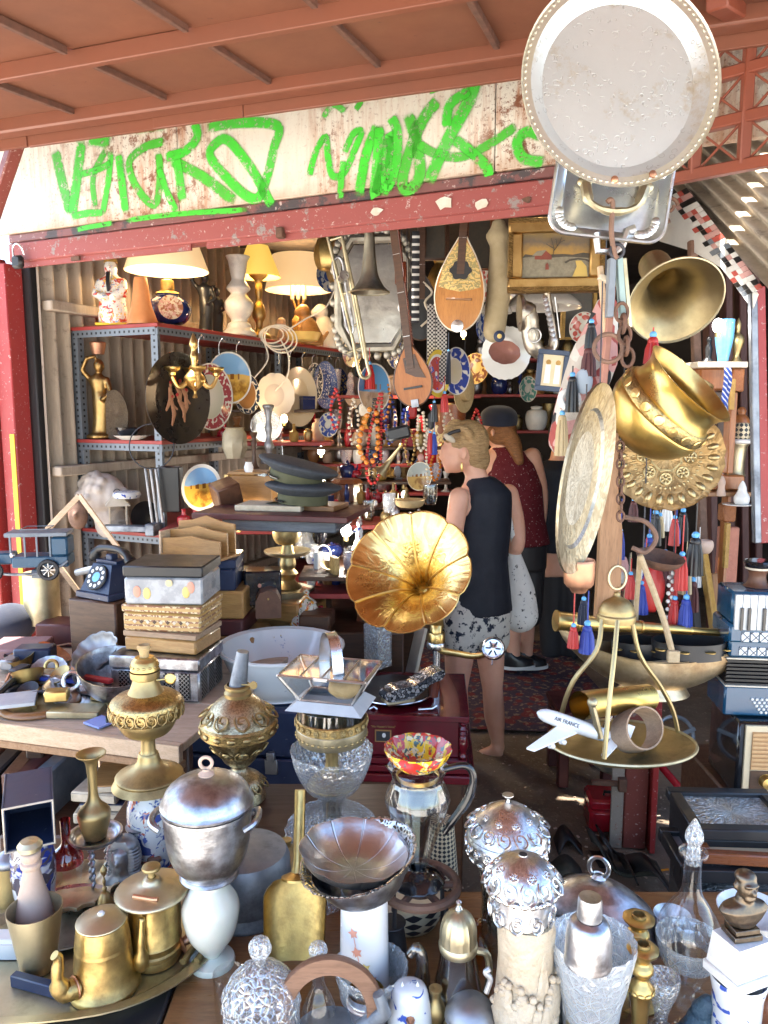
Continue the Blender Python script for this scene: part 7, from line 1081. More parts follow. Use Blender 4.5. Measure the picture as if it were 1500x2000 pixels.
O('soundhole',MB().poly([(W*.42*cos(2*pi*k/40)*(1+.10*cos(6*2*pi*k/40)),H*.64+W*.36*sin(2*pi*k/40)*(1+.10*cos(6*2*pi*k/40)))for k in range(40)],.003,Matrix.Translation((0,-.0098,0))@RX(90)),'black',t); O('tailpiece',MB().lathe([(0,0),(.024,0),(.0,.006)],Matrix.Translation((0,-.008,H*.06))@RX(90),20),'silver',t); O('bridge',MB().box(.10,.006,.008,TR(0,-.01,H*.34)),'wood',t)
t,W,H=lute('small orange mandolin with dark teardrop soundhole plate',813,733,78,122,2.95,790,560,-8,'orange_wood2','wood_red_gloss','rosewood',deep=.9,yaw=-24)
O('pick_guard',MB().poly([(-W*.35,H*.78),(W*.3,H*.82),(W*.5,H*.6),(W*.75,H*.42),(W*.2,H*.46),(-W*.3,H*.55)],.003,Matrix.Translation((0,-.0072,0))@RX(90)),'wood_dark',t); O('soundhole',MB().lathe([(0,0),(.02,0),(0,.001)],Matrix.Translation((0,-.0105,H*.70))@RX(90),20),'black',t); O('bridge',MB().box(.075,.006,.008,TR(0,-.01,H*.3)),'black',t); O('tailpiece',MB().box(.03,.006,.03,TR(0,-.009,H*.05)),'pewter',t); O('peg_head',MB().bar((0,.0,H*.6+.32),(0,.02,H*.6+.40),.045,.012),'rosewood',t)
t,W,H=lute('black mandolin with pale scroll inlay hanging behind the orange one',822,600,70,130,3.25,812,450,0,'black','black','black',deep=.8); O('scroll_inlay',MB().tube(spl([(.0,-.009,H*.2),(W*.5,-.009,H*.35),(W*.2,-.009,H*.55),(W*.6,-.009,H*.7),(W*.1,-.009,H*.85)],4),.005,6),'bone',t)
one('striped_strap',MB().grid(2,40,lambda a,b_:V((-.015+.03*a,0,-.35*b_))),'stripes','black and white striped strap hanging from the lintel','strap',loc=at(812,452,3.12)); bpy.data.objects['striped_strap'].modifiers.new('s','SOLIDIFY').thickness=.004
# painting
pa=T('landscape_painting','winter landscape painting with red cottage in a gilded frame','painting',at(1085,500,2.88),0,None,Matrix.Translation(at(1085,500,2.88))@RZ(-6)); s_=mpp(pa.location); w_,h_=92*s_,70*s_
for(sx,sz,x,z)in((2*w_,.052,0,h_-.026),(2*w_,.052,0,-h_+.026),(.052,2*h_-.104,-w_+.026,0),(.052,2*h_-.104,w_-.026,0)):
    f_=O('frame_rail',MB().box(sx,.05,sz,TR(x,0,z)),'gilt',pa); O('carved_edge',MB().box(sx*1.01 if sx>sz else sx*.3,.02,sz*.3 if sx>sz else sz,TR(x*1.01+(0 if sx>sz else(.016 if x>0 else-.016)),-.028,z+(0 if sx<sz else(.016 if z>0 else-.016)))),'carved',f_)
cw,chh=w_-.05,h_-.05
cv=O('canvas',MB().box(2*cw,.01,2*chh,TR(0,-.004,0),0),'paint_sky',pa)
def paint(nm,pts,mt,k):O(nm,MB().poly([(a*cw,b_*chh)for a,b_ in pts],.0006,Matrix.Translation((0,-.0095-.0006*k,0))@RX(90)),mt,cv)
paint('painted_snow',[(-1,-1),(1,-1),(1,-.12),(.3,-.05),(-.2,-.1),(-.6,-.02),(-1,-.08)],'paint_snow',0); paint('painted_trees',[(-1,-.08),(-.9,.08),(-.7,.03),(-.5,.12),(-.3,.04),(.2,.06),(.5,.02),(.8,.10),(1,.06),(1,-.14),(.3,-.06),(-.2,-.1),(-.6,-.02)],'paint_dark',1)
paint('painted_cottage',[(-.62,-.16),(-.12,-.18),(-.12,.0),(-.3,.22),(-.5,.02),(-.62,-.0)],'paint_red',2); paint('painted_roof',[(-.7,.0),(-.56,.2),(-.28,.25),(-.42,.0)],'paint_snow',3); paint('painted_bridge',[(.25,-.3),(.4,-.18),(.65,-.13),(.9,-.18),(1,-.26),(1,-.34),(.85,-.24),(.65,-.2),(.42,-.26),(.3,-.36)],'paint_dark',4); paint('painted_water',[(.5,-.95),(.95,-.95),(.9,-.5),(.75,-.25),(.58,-.25),(.62,-.5)],'paint_gold',5); paint('painted_walker',[(-.3,-.62),(-.2,-.62),(-.21,-.4),(-.25,-.3),(-.3,-.4)],'paint_red',6)
for k,pts in enumerate(([(-.1,-.1),(-.06,.3),(-.16,.75)],[(-.06,.2),(.1,.55),(.16,.8)],[(-.07,.3),(-.3,.5)],[(.03,.4),(-.02,.7)],[(.1,.55),(.25,.65)])):O('painted_branch',MB().tube([(a*cw,-.0135,b_*chh)for a,b_ in pts],.0016,4),'paint_dark',cv)
# saxophone
sx=T('saxophone','tarnished silver saxophone hanging under the painting','saxophone',at(1075,620,2.9)); Mi=Matrix.Translation(V(sx.location)).inverted(); q=lambda x,y,d=2.9:Mi@at(x,y,d)
O('body_tube',MB().tube(spl([q(1068,572),q(1076,620),q(1082,665),q(1074,686),q(1056,690),q(1040,672),q(1036,645),q(1032,620),q(1024,612),q(1014,612)],5),[.013,.016,.02,.024,.028,.032,.034,.036,.046,.066],14),'silver_warm',sx)
for k in range(9):O('key',MB().lathe([(0,0),(.011,0),(.011,.004),(0,.005)],Matrix.Translation(q(1064+k*2.2,582+k*10,2.87))@RX(80),12),'silver',sx)
O('key_rod',MB().tube([q(1084,580,2.88),q(1094,660,2.88)],.003,6),'silver',sx); O('guard',MB().torus(.025,.003,Matrix.Translation(q(1043,655,2.86))@RX(90)),'silver',sx)
ic=T('icon_picture','small icon of two saints in a navy blue frame','picture',at(1078,724,2.75),0,None,Matrix.Translation(at(1078,724,2.75))@RY(5)); s_=mpp(at(1078,724,2.75)); w_,h_=30*s_,40*s_
for(a,b_,x,z)in((2*w_,.018,0,h_-.009),(2*w_,.018,0,-h_+.009),(.018,2*h_-.036,-w_+.009,0),(.018,2*h_-.036,w_-.009,0)):O('frame_rail',MB().box(a,.02,b_,TR(x,0,z)),'frame_navy',ic)
O('panel',MB().box(2*w_-.034,.008,2*h_-.034,TR(0,-.001,0),0),'cream',ic)
for x in(-.016,.018):O('painted_saint',MB().poly([(x-.011,-.045),(x+.011,-.045),(x+.009,.02),(x-.009,.02)],.001,Matrix.Translation((0,-.0052,0))@RX(90)),'white',ic); O('painted_halo',MB().lathe([(0,0),(.009,0),(0,.001)],Matrix.Translation((x,-.006,.028))@RX(90),16),'gold_paint',ic)
# plates and hats near the women
disc('view_plate','blue sky souvenir plate with beads in front of it','plate',728,758,62,96,3.5,lambda R:MATP('pl11',view_plate,R,(.12,.38,.75),(.6,.5,.4),(.3,.2,.15),-.6,inner=.93),1,.05)
disc('flower_plate','yellow rimmed plate painted with blue and red flowers behind the small mandolin','plate',852,730,52,92,3.1,lambda R:MATP('pl12',plate,R,[(0,WH),(.8,WH),(.82,(.7,.5,.06))],(.5,.06,.05),(.1,.7),24,.12,.62,(.05,.1,.5)),1,.05)
disc('greek_plate','plate with blue flowered rim behind the tassels','plate',888,725,60,92,3.3,lambda R:MATP('pl13',plate,R,[(0,(.6,.52,.36)),(.5,(.65,.58,.45)),(.55,WH)],(.05,.08,.35),(.55,.95),45,.12,.5),1,.05)
disc('straw_hat','pale straw hat hanging at the woman\'s head height','hat',905,760,48,92,3.5,'straw',1,None,prof=[(0,.35),(.35,.34),(.5,.28),(.52,.04),(.8,.0),(1,.05),(1,.02),(.8,-.03),(.5,0)])
disc('scalloped_plate','large white scalloped plate behind the pink shell dish','plate',990,690,86,100,3.15,'porcelain',-1,.05,scallop=26); disc('shell_dish','pink shell-shaped dish with blue eye charm on the white plate','dish',985,690,84,60,3.05,'shellpink',-1,None,pitch=-38,scallop=9)
ey=at(975,657,3.0); t=T('eye_charm','round blue eye charm hanging over the pink shell dish','charm',ey,0,None,Matrix.Translation(ey)@RX(90)); O('disc',MB().lathe([(0,0),(.022,0),(.022,.004),(0,.008)],seg=20),'navy',t); O('iris',MB().lathe([(0,.008),(.009,.008),(0,.0095)],seg=14),'yellow_pale',t); cord(t,ey,at(975,600,3.0))
for i,(x,y,w_,yt,lab)in enumerate(((1060,602,150,560,'wide white glass lamp shade behind the saxophone'),(970,612,60,575,'small white glass shade left of the saxophone'))):pot('pendant_lamp',lab,'lamp',x,y,yt,w_,[('shade','porcelain_dim',sp([(1,0),(.95,.2),(.7,.6),(.3,.95),(.1,1)],3))],d=3.2)
one('cloth_bundle',remesh(MB().caps([(0,0,.2),(.01,0,0),(-.01,0,-.2)],[.03,.05,.045]).ball(.05,.04,.04,TR(0,0,.16)),.012,2),'linen','pale hanging cloth bundle left of the painting','cloth',loc=at(972,545,3.1))
for i,(x,y,w_,h_,d,mt,lab)in enumerate(((850,470,44,70,3.3,'wood_dark','dark framed picture behind the mandolin neck'),(935,470,50,110,3.5,'wood_red','dark brown frame hanging right of the mandolin'),(1130,600,60,120,3.4,'gold_paint','golden carved panel behind the icon'))):
    p=at(x,y,d); q=mpp(p); t=T('wall_picture',lab,'picture',p); O('rails',MB().tube([(-w_*q/2,0,-h_*q/2),(w_*q/2,0,-h_*q/2),(w_*q/2,0,h_*q/2),(-w_*q/2,0,h_*q/2)],.014,4,True),mt,t); O('sheet',MB().box(w_*q*.95,.006,h_*q*.95),'paint_dark',t)
# ---------------------------------------------------------------- right-hand cluster of hanging metal
def axm(p,ax,roll=0):
    z=V(ax).normalized(); x=V((0,0,1)).cross(z); x=x.normalized()if x.length>1e-4 else V((1,0,0)); m=Matrix((x,z.cross(x),z)).transposed().to_4x4(); m.translation=p; return m@RZ(roll)
p=at(1206,168,1.62); q=mpp(p)
bt=T('oval_tray','huge oval silver tray with engraved centre hanging at the top right','tray',p,0,None,axm(p,(-.02,-1,.12),0)@RZ(10)@SC(.925,1.0,1)); R_=206*q
O('floor',MB().lathe([(0,0),(.77*R_,0),(.80*R_,.006),(.9*R_,.020)],seg=72),'tray_engraved',bt); O('rim',MB().lathe([(.9*R_,.020),(.985*R_,.022),(R_,.026),(1.0*R_,.021),(.97*R_,.016),(.8*R_,0),(.77*R_,-.004)],seg=72),'tray_silver',bt)
for k in range(96):a=2*pi*k/96; b0=MB().ball(.0045,.003,.002,TR(.958*R_*cos(a),.958*R_*sin(a),.022)@RZ(math.degrees(a)+90),seg=6,rings=4)if k==0 else None; me_=b0.mesh('bead')if k==0 else me_; o=O('bead',me_,'tray_silver',bt,RZ(360*k/96))
for a in(-80,-104):O('screw',MB().ball(.008,.008,.004,TR(.93*R_*cos(radians(a)),.93*R_*sin(radians(a)),.022)),'copper',bt)
p=at(1192,378,1.70); q=mpp(p); st=T('square_tray','silver rectangular tray with rounded corners and ornate handle behind the big oval tray','tray',p,0,None,axm(p,(-.05,-1,.05),-7))
def rrect(w_,h_,r,n_=6):return[(sx*(w_-r)+r*cos(a0+a*pi/2/n_),sy*(h_-r)+r*sin(a0+a*pi/2/n_))for sx,sy,a0 in((1,1,0),(-1,1,pi/2),(-1,-1,pi),(1,-1,3*pi/2))for a in range(n_+1)]
rr_=[rrect(s*112*q,s*88*q,s*34*q)for s in(1,.97,.86,.80)]; n_=len(rr_[0]); zz=(.012,.010,.006,0); m=MB()
m.add([(x,y,zz[i])for i in range(4)for x,y in rr_[i]],[(i*n_+k,i*n_+(k+1)%n_,(i+1)*n_+(k+1)%n_,(i+1)*n_+k)for i in range(3)for k in range(n_)]+[tuple(3*n_+k for k in range(n_))]); O('plate',m,'silver_tray2',st); O('edge_wire',MB().tube([(x,y,.012)for x,y in rr_[0]],.004,6,True),'silver',st)
for k in range(0,n_,1):
    x,y=rr_[2][k]; O('scallop',MB().ball(.011,.011,.004,TR(x*.98,y*.98,.005),seg=10,rings=6),'silver',st)
O('handle',MB().tube(spl([(-52*q,8*q,.012),(-40*q,-30*q,.03),(0,-44*q,.035),(45*q,-30*q,.03),(62*q,12*q,.012)],5),[.012,.007,.009,.007,.012],8).ball(.016,.012,.006,TR(-54*q,12*q,.012)).ball(.016,.012,.006,TR(64*q,16*q,.012)),'brass_pale',st)
hk=T('iron_hook','rusty iron hook holding the bundle of keys and tools under the trays','hook',at(1190,430,1.66)); Mi=Matrix.Translation(V(hk.location)).inverted(); qq=lambda x,y,d=1.66:Mi@at(x,y,d)
O('shank',MB().tube(spl([qq(1186,395),qq(1192,390),qq(1197,400),qq(1194,450),qq(1200,495),qq(1206,505)],5),.0055,8),'rust2',hk); O('ring',MB().torus(.014,.0035,Matrix.Translation(qq(1205,490))@RX(90)),'iron',hk); O('ring',MB().torus(.03,.005,Matrix.Translation(qq(1188,680))@RX(80)),'rust2',hk)
for k in range(5):O('link',MB().torus(.013,.004,Matrix.Translation(qq(1214+3*k,610+22*k))@RX(90)@RY(90*(k%2)),14,6,1.5),'rust',hk)
for i,(x0,y0,x1,y1,r,mt,lab)in enumerate(((1195,505,1190,620,.011,'galv','grey painted wooden handle in the hanging bundle'),(1208,500,1216,620,.010,'teal','pale green bar in the hanging bundle'),(1218,505,1230,640,.007,'brass_pale','dull brass rod in the hanging bundle'),(1170,540,1215,560,.009,'bone','short crosswise peg in the hanging bundle'),(1196,560,1178,750,.010,'rosestrap','pink-brown leather strap hanging below the trays'),(1185,660,1172,520,.008,'wood_pale','pale wooden rod left of the bundle'))):
    m=MB(); m.bar(at(x0,y0,1.67+.01*i),at(x1,y1,1.67+.01*i),r*2,r*1.3); one('hanging_bar',m,mt,lab,'bar')
one('silver_bracket',MB().tube([at(x,y,1.69)for x,y in((1165,455),(1168,490),(1200,492),(1215,480),(1225,450),(1240,445))],.008,6),'silver','ornate silver bracket under the rectangular tray','bracket')
for i,(x,y,r)in enumerate(((1308,402,16),(1290,436,16))):pp_=at(x,y,2.1); qv=mpp(pp_); one('scroll_bracket',MB().tube([((r*(1-.55*k/24)*cos(k*.27))*qv,0,(r*(1-.55*k/24)*sin(k*.27))*qv)for k in range(25)],.005,6),'rust',['upper curled iron bracket beside the rectangular tray','lower curled iron bracket beside the rectangular tray'][i],'bracket',loc=pp_)
# horn bell
p=at(1320,588,1.98); q=mpp(p); hb=T('brass_horn','large dented brass horn bell facing the street','horn',p,0,None,axm(p,(.02,-.80,-.58)))
O('bell',MB().lathe([(a*q,b_*q)for a,b_ in sp([(33,-150),(34,-95),(40,-60),(56,-28),(78,-8),(90,0),(91,2)],5)],seg=48),'brass_worn',hb); O('rim',MB().torus(91*q,.003,TR(0,0,2*q),48,6),'brass_pale',hb); O('cap',MB().lathe([(a*q,b_*q)for a,b_ in sp([(33,-150),(28,-165),(10,-172),(0,-173)],3)],seg=24),'brass_dull',hb)
O('mouth_pipe',MB().tube([hb.matrix_local.inverted()@at(x,y,1.92)for x,y in((1285,540),(1290,505),(1310,490),(1345,480),(1375,470),(1385,467))],[.007,.007,.007,.007,.008,.016],10),'brass_dull',hb)
# big brass pot, tilted
p=at(1276,815,1.72); q=mpp(p); bp=T('brass_cauldron','big shiny brass pot with palmette frieze hanging tilted at the right','pot',p,0,None,axm(p,(.56,-.46,.68)))
L=lambda pts,k=4:[(a*q,b_*q)for a,b_ in sp(pts,k)]
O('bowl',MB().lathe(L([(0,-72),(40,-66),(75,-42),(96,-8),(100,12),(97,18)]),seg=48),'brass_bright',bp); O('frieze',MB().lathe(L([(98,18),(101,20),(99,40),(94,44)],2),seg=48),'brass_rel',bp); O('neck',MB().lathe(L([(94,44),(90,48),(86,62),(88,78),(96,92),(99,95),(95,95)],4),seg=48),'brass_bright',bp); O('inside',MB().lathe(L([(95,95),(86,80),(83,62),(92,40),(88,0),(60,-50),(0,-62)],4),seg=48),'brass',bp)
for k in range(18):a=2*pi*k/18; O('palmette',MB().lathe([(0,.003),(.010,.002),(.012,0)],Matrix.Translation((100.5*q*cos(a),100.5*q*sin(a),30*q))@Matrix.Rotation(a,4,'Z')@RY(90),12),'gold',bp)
O('ring_handle',MB().torus(.024,.0035,bp.matrix_local.inverted()@Matrix.Translation(at(1345,880,1.66))@RX(75)@RY(30),16,6,1.6),'brass_pale',bp)
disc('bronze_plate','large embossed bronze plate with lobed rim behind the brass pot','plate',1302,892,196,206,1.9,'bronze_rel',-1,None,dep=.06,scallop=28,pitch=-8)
p=at(1133,935,1.58); q=mpp(p); M_=Matrix.Translation(p)@RY(8)@RZ(50)@RX(90)@SC(.56,1,1); R_=188*q
ep=T('engraved_tray','long engraved metal tray hanging almost edge-on left of the brass pot','tray',p,0,None,M_); O('floor',MB().lathe([(0,0),(.7*R_,0),(.74*R_,.008)],seg=64),'silver_rel2',ep); O('rim',MB().lathe([(.74*R_,.008),(.97*R_,.016),(R_,.018),(R_,.012),(.74*R_,.002),(0,-.004)],seg=64),'bronze_pale',ep)
one('wooden_paddle',MB().poly([(-.02,0),(-.025,-.30),(.03,-.30),(.028,-.1),(.014,0),(.01,.12),(-.01,.12)],.02,RX(90)),'wood_z','reddish wooden paddle hanging under the brass pot','paddle',loc=at(1190,950,1.72))
pot('copper_pot','small copper pot hanging below the edge-on tray','pot',1130,1158,1096,60,[('body','copper',sp([(0,0),(.45,.02),(.6,.15),(.95,.3),(1,.9),(1,1),(.92,1),(.9,.3),(0,.2)],2)),('handle','copper',[(.1,.9),(.14,.9),(.14,1.7),(.1,1.7)])],d=1.62)
ch_=T('rusty_chain','rusty chain hanging beside the wooden paddle','chain',at(1212,950,1.7)); Mi=Matrix.Translation(V(ch_.location)).inverted()
for k in range(9):O('link',MB().torus(.008,.0028,Mi@Matrix.Translation(at(1212,872+17*k,1.7))@RX(90)@RY(90*(k%2)),12,5,1.5),'rust',ch_)
# saddle bag with tassels
sb_=T('woven_bag','red and white woven saddle bag with black tassels hanging left of the brass pot','bag',at(1150,720,1.92)); Mi=Matrix.Translation(V(sb_.location)).inverted(); m=MB()
for(x0,y0,r0),(x1,y1,r1)in(((1185,600,.03),(1160,700,.06)),((1160,700,.06),(1125,800,.055)),((1125,800,.055),(1105,860,.045))):m.caps([Mi@at(x0,y0,1.95),Mi@at(x1,y1,1.95)],[r0,r1])
O('cloth',remesh(m,.012,2),'woven',sb_)
def tassel(lab,x,y,h,w_,d,mt,up=0,bead='sky_blue',name='tassel'):
    p=at(x,y,d); q=mpp(p); t=T(name,lab,'tassel',p,0,'tassels'); O('skirt',MB().lathe([(.3*w_*q,0),(.42*w_*q,-.3*h*q),(.5*w_*q,-h*q),(.3*w_*q,-h*q*.97),(0,-h*q*.9)],seg=36,rf=lambda th,i,z:1+.09*cos(11*th)+.05*cos(17*th+1)),mt,t); O('knot',MB().ball(.32*w_*q,M=TR(0,0,.1*w_*q)),mt,t); O('bead',MB().ball(.22*w_*q,M=TR(0,0,.5*w_*q)),bead,t)
    if up:O('cord',MB().tube([(0,0,.5*w_*q),(0,0,up*q)],.0018,5),mt,t)
    return t
TS=[(1150,690,45,30,1.86,'maroon_dull',30),(1118,745,60,26,1.84,'black',30),(1098,820,70,26,1.86,'linen',10),(1155,640,40,24,1.86,'black',20),(1275,670,40,32,1.86,'red',30),(1332,1095,58,26,1.98,'red',90),(1358,1062,62,34,2.0,'black',80),(1318,1180,48,24,2.02,'red',80),(1340,1180,52,28,2.0,'blue',80),(1120,1232,34,22,1.84,'red',80),(1147,1232,44,30,1.84,'blue',80),(1255,1150,50,24,2.05,'blue',60),(1262,1130,60,24,2.07,'dark',70),(1140,1180,40,22,1.9,'navy_cloth',40),(1318,1020,46,20,2.1,'red',40),(1232,1130,40,20,2.05,'red',40)]
TL=['dark red tassel on the woven bag','black tassel on the woven bag below the red one','pale frayed tassel at the foot of the woven bag','small black tassel high on the woven bag','red wool tassel below the horn bell','long red tassel right of the hanging copper hook','black beaded tassel right of the long red one','short red tassel above the telescope','blue tassel beside the short red one above the telescope','small red tassel at the left end of the brass dish','blue tassel at the left end of the brass dish','blue tassel behind the rope strap','dark grey tassel behind the rope strap','navy tassel beside the copper pot','red tassel under the bronze plate','red tassel left of the rope strap']
for a,l_ in zip(TS,TL):tassel(l_,*a)
one('wool_disc',MB().ball(.022,.01,.03),'sky_pale','pale blue crocheted disc on the woven bag','disc',loc=at(1140,745,1.85)); one('wool_ring',MB().torus(.02,.009,RX(80)),'white','white wool ring on the woven bag','ring',loc=at(1112,780,1.85))
# hooks, pan, pouch, beads above the dish
one('iron_hook_curved',MB().tube(spl([at(x,y,1.85)for x,y in((1222,1010),(1262,1020),(1282,1050),(1262,1078),(1235,1070))],5),.006,8),'rust2','thick curved iron hook under the bronze plate','hook')
pot('iron_pan','shallow dark iron pan hanging above the telescope','pan',1285,1108,1086,92,[('pan','rust',sp([(0,0),(.5,.05),(.85,.5),(1,1),(.96,1),(.5,.2),(0,.15)],3))],d=1.95,tilt=(10,6,0))
one('red_pouch',remesh(MB().ball(.035,.015,.07),.008,1),'red','flat red pouch behind the rope strap','pouch',loc=at(1275,1150,2.05))
wb=T('white_beads','string of white beads hanging behind the telescope','beads',at(1311,1120,2.03)); bm_=MB().ball(.006,seg=8,rings=6).mesh('bead')
for k in range(15):O('bead',bm_,'white',wb,TR(.005*(-1)**k,0,-.011*k))
# hanging scale: dome, ring, three arms, oval pan
sc2=T('scale_pan','old brass hanging scale with dome, three curved arms and oval pan','scale',at(1212,1480,1.70)); Mi=Matrix.Translation(V(sc2.location)).inverted(); q=mpp(V(sc2.location)); qq=lambda x,y,d=1.70:Mi@at(x,y,d)
c0=qq(1213,1452); O('pan',MB().lathe([(0,-.012),(.72,-.012),(.85,-.002),(1.0,.006),(1.0,.001),(.8,-.014),(0,-.018)],Matrix.Translation(c0)@SC(142*q,.125,1),56),'brass_dull',sc2); O('rim',MB().tube([c0+V((142*q*cos(2*pi*k/56),.125*sin(2*pi*k/56),.005))for k in range(56)],.004,6,True),'brass_pale',sc2)
O('dome',MB().lathe([(a*q,b_*q)for a,b_ in sp([(36,-30),(37,-18),(34,-14),(33,-5),(24,10),(8,18),(5,26),(0,28)],3)],Matrix.Translation(qq(1204,1183))),'brass_dull',sc2); O('top_ring',MB().torus(22*q,.0035,Matrix.Translation(qq(1206,1128))@RX(90)@RZ(90),24,6,.75),'brass_pale',sc2)
for pts in(((1176,1210,1.68),(1165,1270,1.66),(1120,1330,1.66),(1098,1390,1.68),(1092,1446,1.70)),((1206,1212,1.66),(1200,1280,1.63),(1190,1370,1.60),(1180,1482,1.575)),((1234,1210,1.7),(1250,1280,1.7),(1290,1340,1.72),(1315,1390,1.74),(1328,1450,1.76))):O('arm',MB().tube(spl([qq(*a)for a in pts],5),.0055,8),'brass_worn',sc2)
# boat-shaped dish on its foot with rope
bo=T('boat_dish','long boat-shaped brass dish hanging from a plaited rope','dish',at(1280,1300,1.98)); q=mpp(V(bo.location)); Mi=Matrix.Translation(V(bo.location)).inverted()
def boat(a,b_,s=1.0):
    x=-192+385*a; e=sin(pi*a)**.75; rim=60-.0*x+(34*(1-a)**6)+14*a**8-18*sin(pi*a); w_=62*e; th=pi*b_; return V((x*q,-w_*cos(th)*q*s,(rim-(72*e+4)*sin(th)*s-18)*q))
O('hull',MB().grid(41,13,boat).grid(41,13,lambda a,b_:boat(a,b_,.95)+V((0,0,.002))),'brass_shell',bo); O('foot',MB().lathe([(a*q,b_*q)for a,b_ in((50,-40),(52,-48),(62,-58),(66,-66),(60,-66),(45,-45))],Matrix.Translation((-4*q,0,10*q))@SC(1.1,.7,1)),'brass_shell',bo)
O('rope_strap',MB().tube([Mi@at(1250,1085,1.9),Mi@at(1275,1150,1.9),Mi@at(1298,1215,1.88),Mi@at(1313,1275,1.88)],.008,8).box(.03,.012,.03,Matrix.Translation(Mi@at(1315,1282,1.87))),'rope',bo); O('rope_strap',MB().tube([Mi@at(1250,1085,1.95),Mi@at(1243,1180,2.02),Mi@at(1240,1260,2.06)],.007,8),'rope',bo)
tl=T('telescope','brass telescope lying across the boat-shaped dish','telescope',at(1245,1215,1.98)); Mi=Matrix.Translation(V(tl.location)).inverted(); a,b_=at(1085,1212,1.95),at(1410,1236,2.0)
for t0,t1,r0,r1 in((0,.12,.026,.023),(.12,.5,.022,.016),(.5,.8,.014,.012),(.8,1,.010,.010)):O('tube',MB().tube([Mi@a.lerp(b_,t0),Mi@a.lerp(b_,t1)],[r0,r1],18),'brass',tl)
for t0 in(0,.12,.16,.5,.8):O('collar',MB().tube([Mi@a.lerp(b_,t0),Mi@a.lerp(b_,t0+.012)],[.028-.02*t0,.028-.02*t0],18),'gold',tl)
for i,(x,w_)in enumerate(((1345,90),(1250,70))):
    p=at(x,1265,1.96+.04*i); q=mpp(p); t=T('tambourine',['black tambourine with brass jingles in the boat-shaped dish','second black tambourine further left in the dish'][i],'tambourine',p); O('hoop',MB().lathe([(w_*q*.8,-.022),(w_*q*.8,.022),(w_*q*.77,.022),(w_*q*.77,-.022),(w_*q*.8,-.022)],SC(1,.6,1),40),'black',t)
    for k in range(4):a=radians(-150+40*k); O('jingle',MB().lathe([(0,.001),(.014,.0),(.014,.002),(0,.003)],Matrix.Translation((w_*q*.81*cos(a),w_*q*.81*.6*sin(a),.004)),12),'brass',t)
# on the pan: plane, brass tube, wooden cuff
ap=T('model_plane','white model airliner lying in the brass scale pan','model plane',at(1130,1420,1.64)); q=mpp(V(ap.location)); Mi=Matrix.Translation(V(ap.location)).inverted(); a,b_=Mi@at(1050,1392,1.60),Mi@at(1228,1452,1.68)
fu=O('fuselage',MB().tube([a.lerp(b_,t)for t in(0,.03,.08,.18,.6,.8,.95,1)],[.003,.010,.0145,.0165,.0165,.013,.006,.003],16),'plane_white',ap); dr=(b_-a).normalized()
def wing(r,tp,c0_,c1_,th=.004,mt='plane_white',nm='wing'):r,tp=Mi@r,Mi@tp; O(nm,MB().add([r-dr*c0_,r+dr*c0_,tp+dr*c1_,tp-dr*c1_]+[v+V((0,0,th))for v in(r-dr*c0_,r+dr*c0_,tp+dr*c1_,tp-dr*c1_)],[(3,2,1,0),(4,5,6,7),(0,1,5,4),(1,2,6,5),(2,3,7,6),(3,0,4,7)]),mt,ap)
wing(at(1112,1425,1.62),at(1036,1466,1.50),.028,.010); wing(at(1125,1415,1.66),at(1170,1398,1.80),.026,.010,mt='galv'); wing(at(1205,1445,1.66),at(1180,1478,1.58),.016,.008,nm='tailplane')
m=MB(); r,tp=b_-dr*.035,b_+dr*.005+V((0,0,.045)); m.add([r,b_,tp+dr*.012,tp-dr*.008]+[v+V((0,.003,0))for v in(r,b_,tp+dr*.012,tp-dr*.008)],[(0,1,2,3),(7,6,5,4),(0,4,5,1),(1,5,6,2),(2,6,7,3),(3,7,4,0)]); O('fin',m,'plane_white',ap)
for k in range(2):O('engine',MB().tube([Mi@at(1095-22*k,1448+8*k,1.58-.03*k),Mi@at(1103-22*k,1450+8*k,1.585-.03*k)],.006,10),'white',ap)
cu2=bpy.data.curves.new('letters2','FONT'); cu2.body='AIR FRANCE'; cu2.size=.0125; cu2.extrude=.0003; fzv=V((0,-1,.25)).normalized(); xv=dr; yv=fzv.cross(xv).normalized(); zv=xv.cross(yv); M_=Matrix((xv,yv,zv)).transposed().to_4x4(); M_.translation=a.lerp(b_,.13)+zv*.0172-yv*.002; textobj('lettering',cu2,'navy',fu,M_)
t=T('brass_tube','short yellow brass tube with chrome clamp on the scale pan','tube',at(1190,1370,1.72)); Mi=Matrix.Translation(V(t.location)).inverted(); O('tube',MB().tube([Mi@at(1133,1378,1.66),Mi@at(1265,1362,1.80)],.032,24,cap=False).tube([Mi@at(1133,1378,1.66),Mi@at(1265,1362,1.80)],.029,24,cap=False),'brass_bright',t); O('clamp',MB().tube([Mi@at(1155,1372,1.63),Mi@at(1172,1440,1.64)],.008,8).ball(.012,M=Matrix.Translation(Mi@at(1157,1372,1.63))),'brass_pale',t); O('stand',MB().tube([Mi@at(1172,1440,1.66),Mi@at(1200,1380,1.72)],.006),'chrome',t)
p=at(1245,1425,1.68); one('wooden_cuff',MB().lathe([(.075,-.022),(.078,0),(.075,.022),(.069,.022),(.072,0),(.069,-.022),(.075,-.022)],axm(V((0,0,0)),(.55,-.6,.45))@SC(1,.62,1),40),'wood_grey','looped band of worn pale leather lying on the scale pan','band',loc=p)
p=at(1316,1440,2.1); q=mpp(p); t=T('film_reel','grey metal film reel behind the scale pan','film reel',p,0,None,axm(p,(.1,-1,.2))); O('rim',MB().torus(40*q,.006,seg=36),'galv_metal',t); O('hub',MB().lathe([(0,0),(14*q,0),(14*q,.01),(0,.01)]),'galv_metal',t)
for k in range(3):O('spoke',MB().box(44*q,.012,.006,RZ(120*k+20)@TR(24*q,0,.003)),'galv_metal',t)
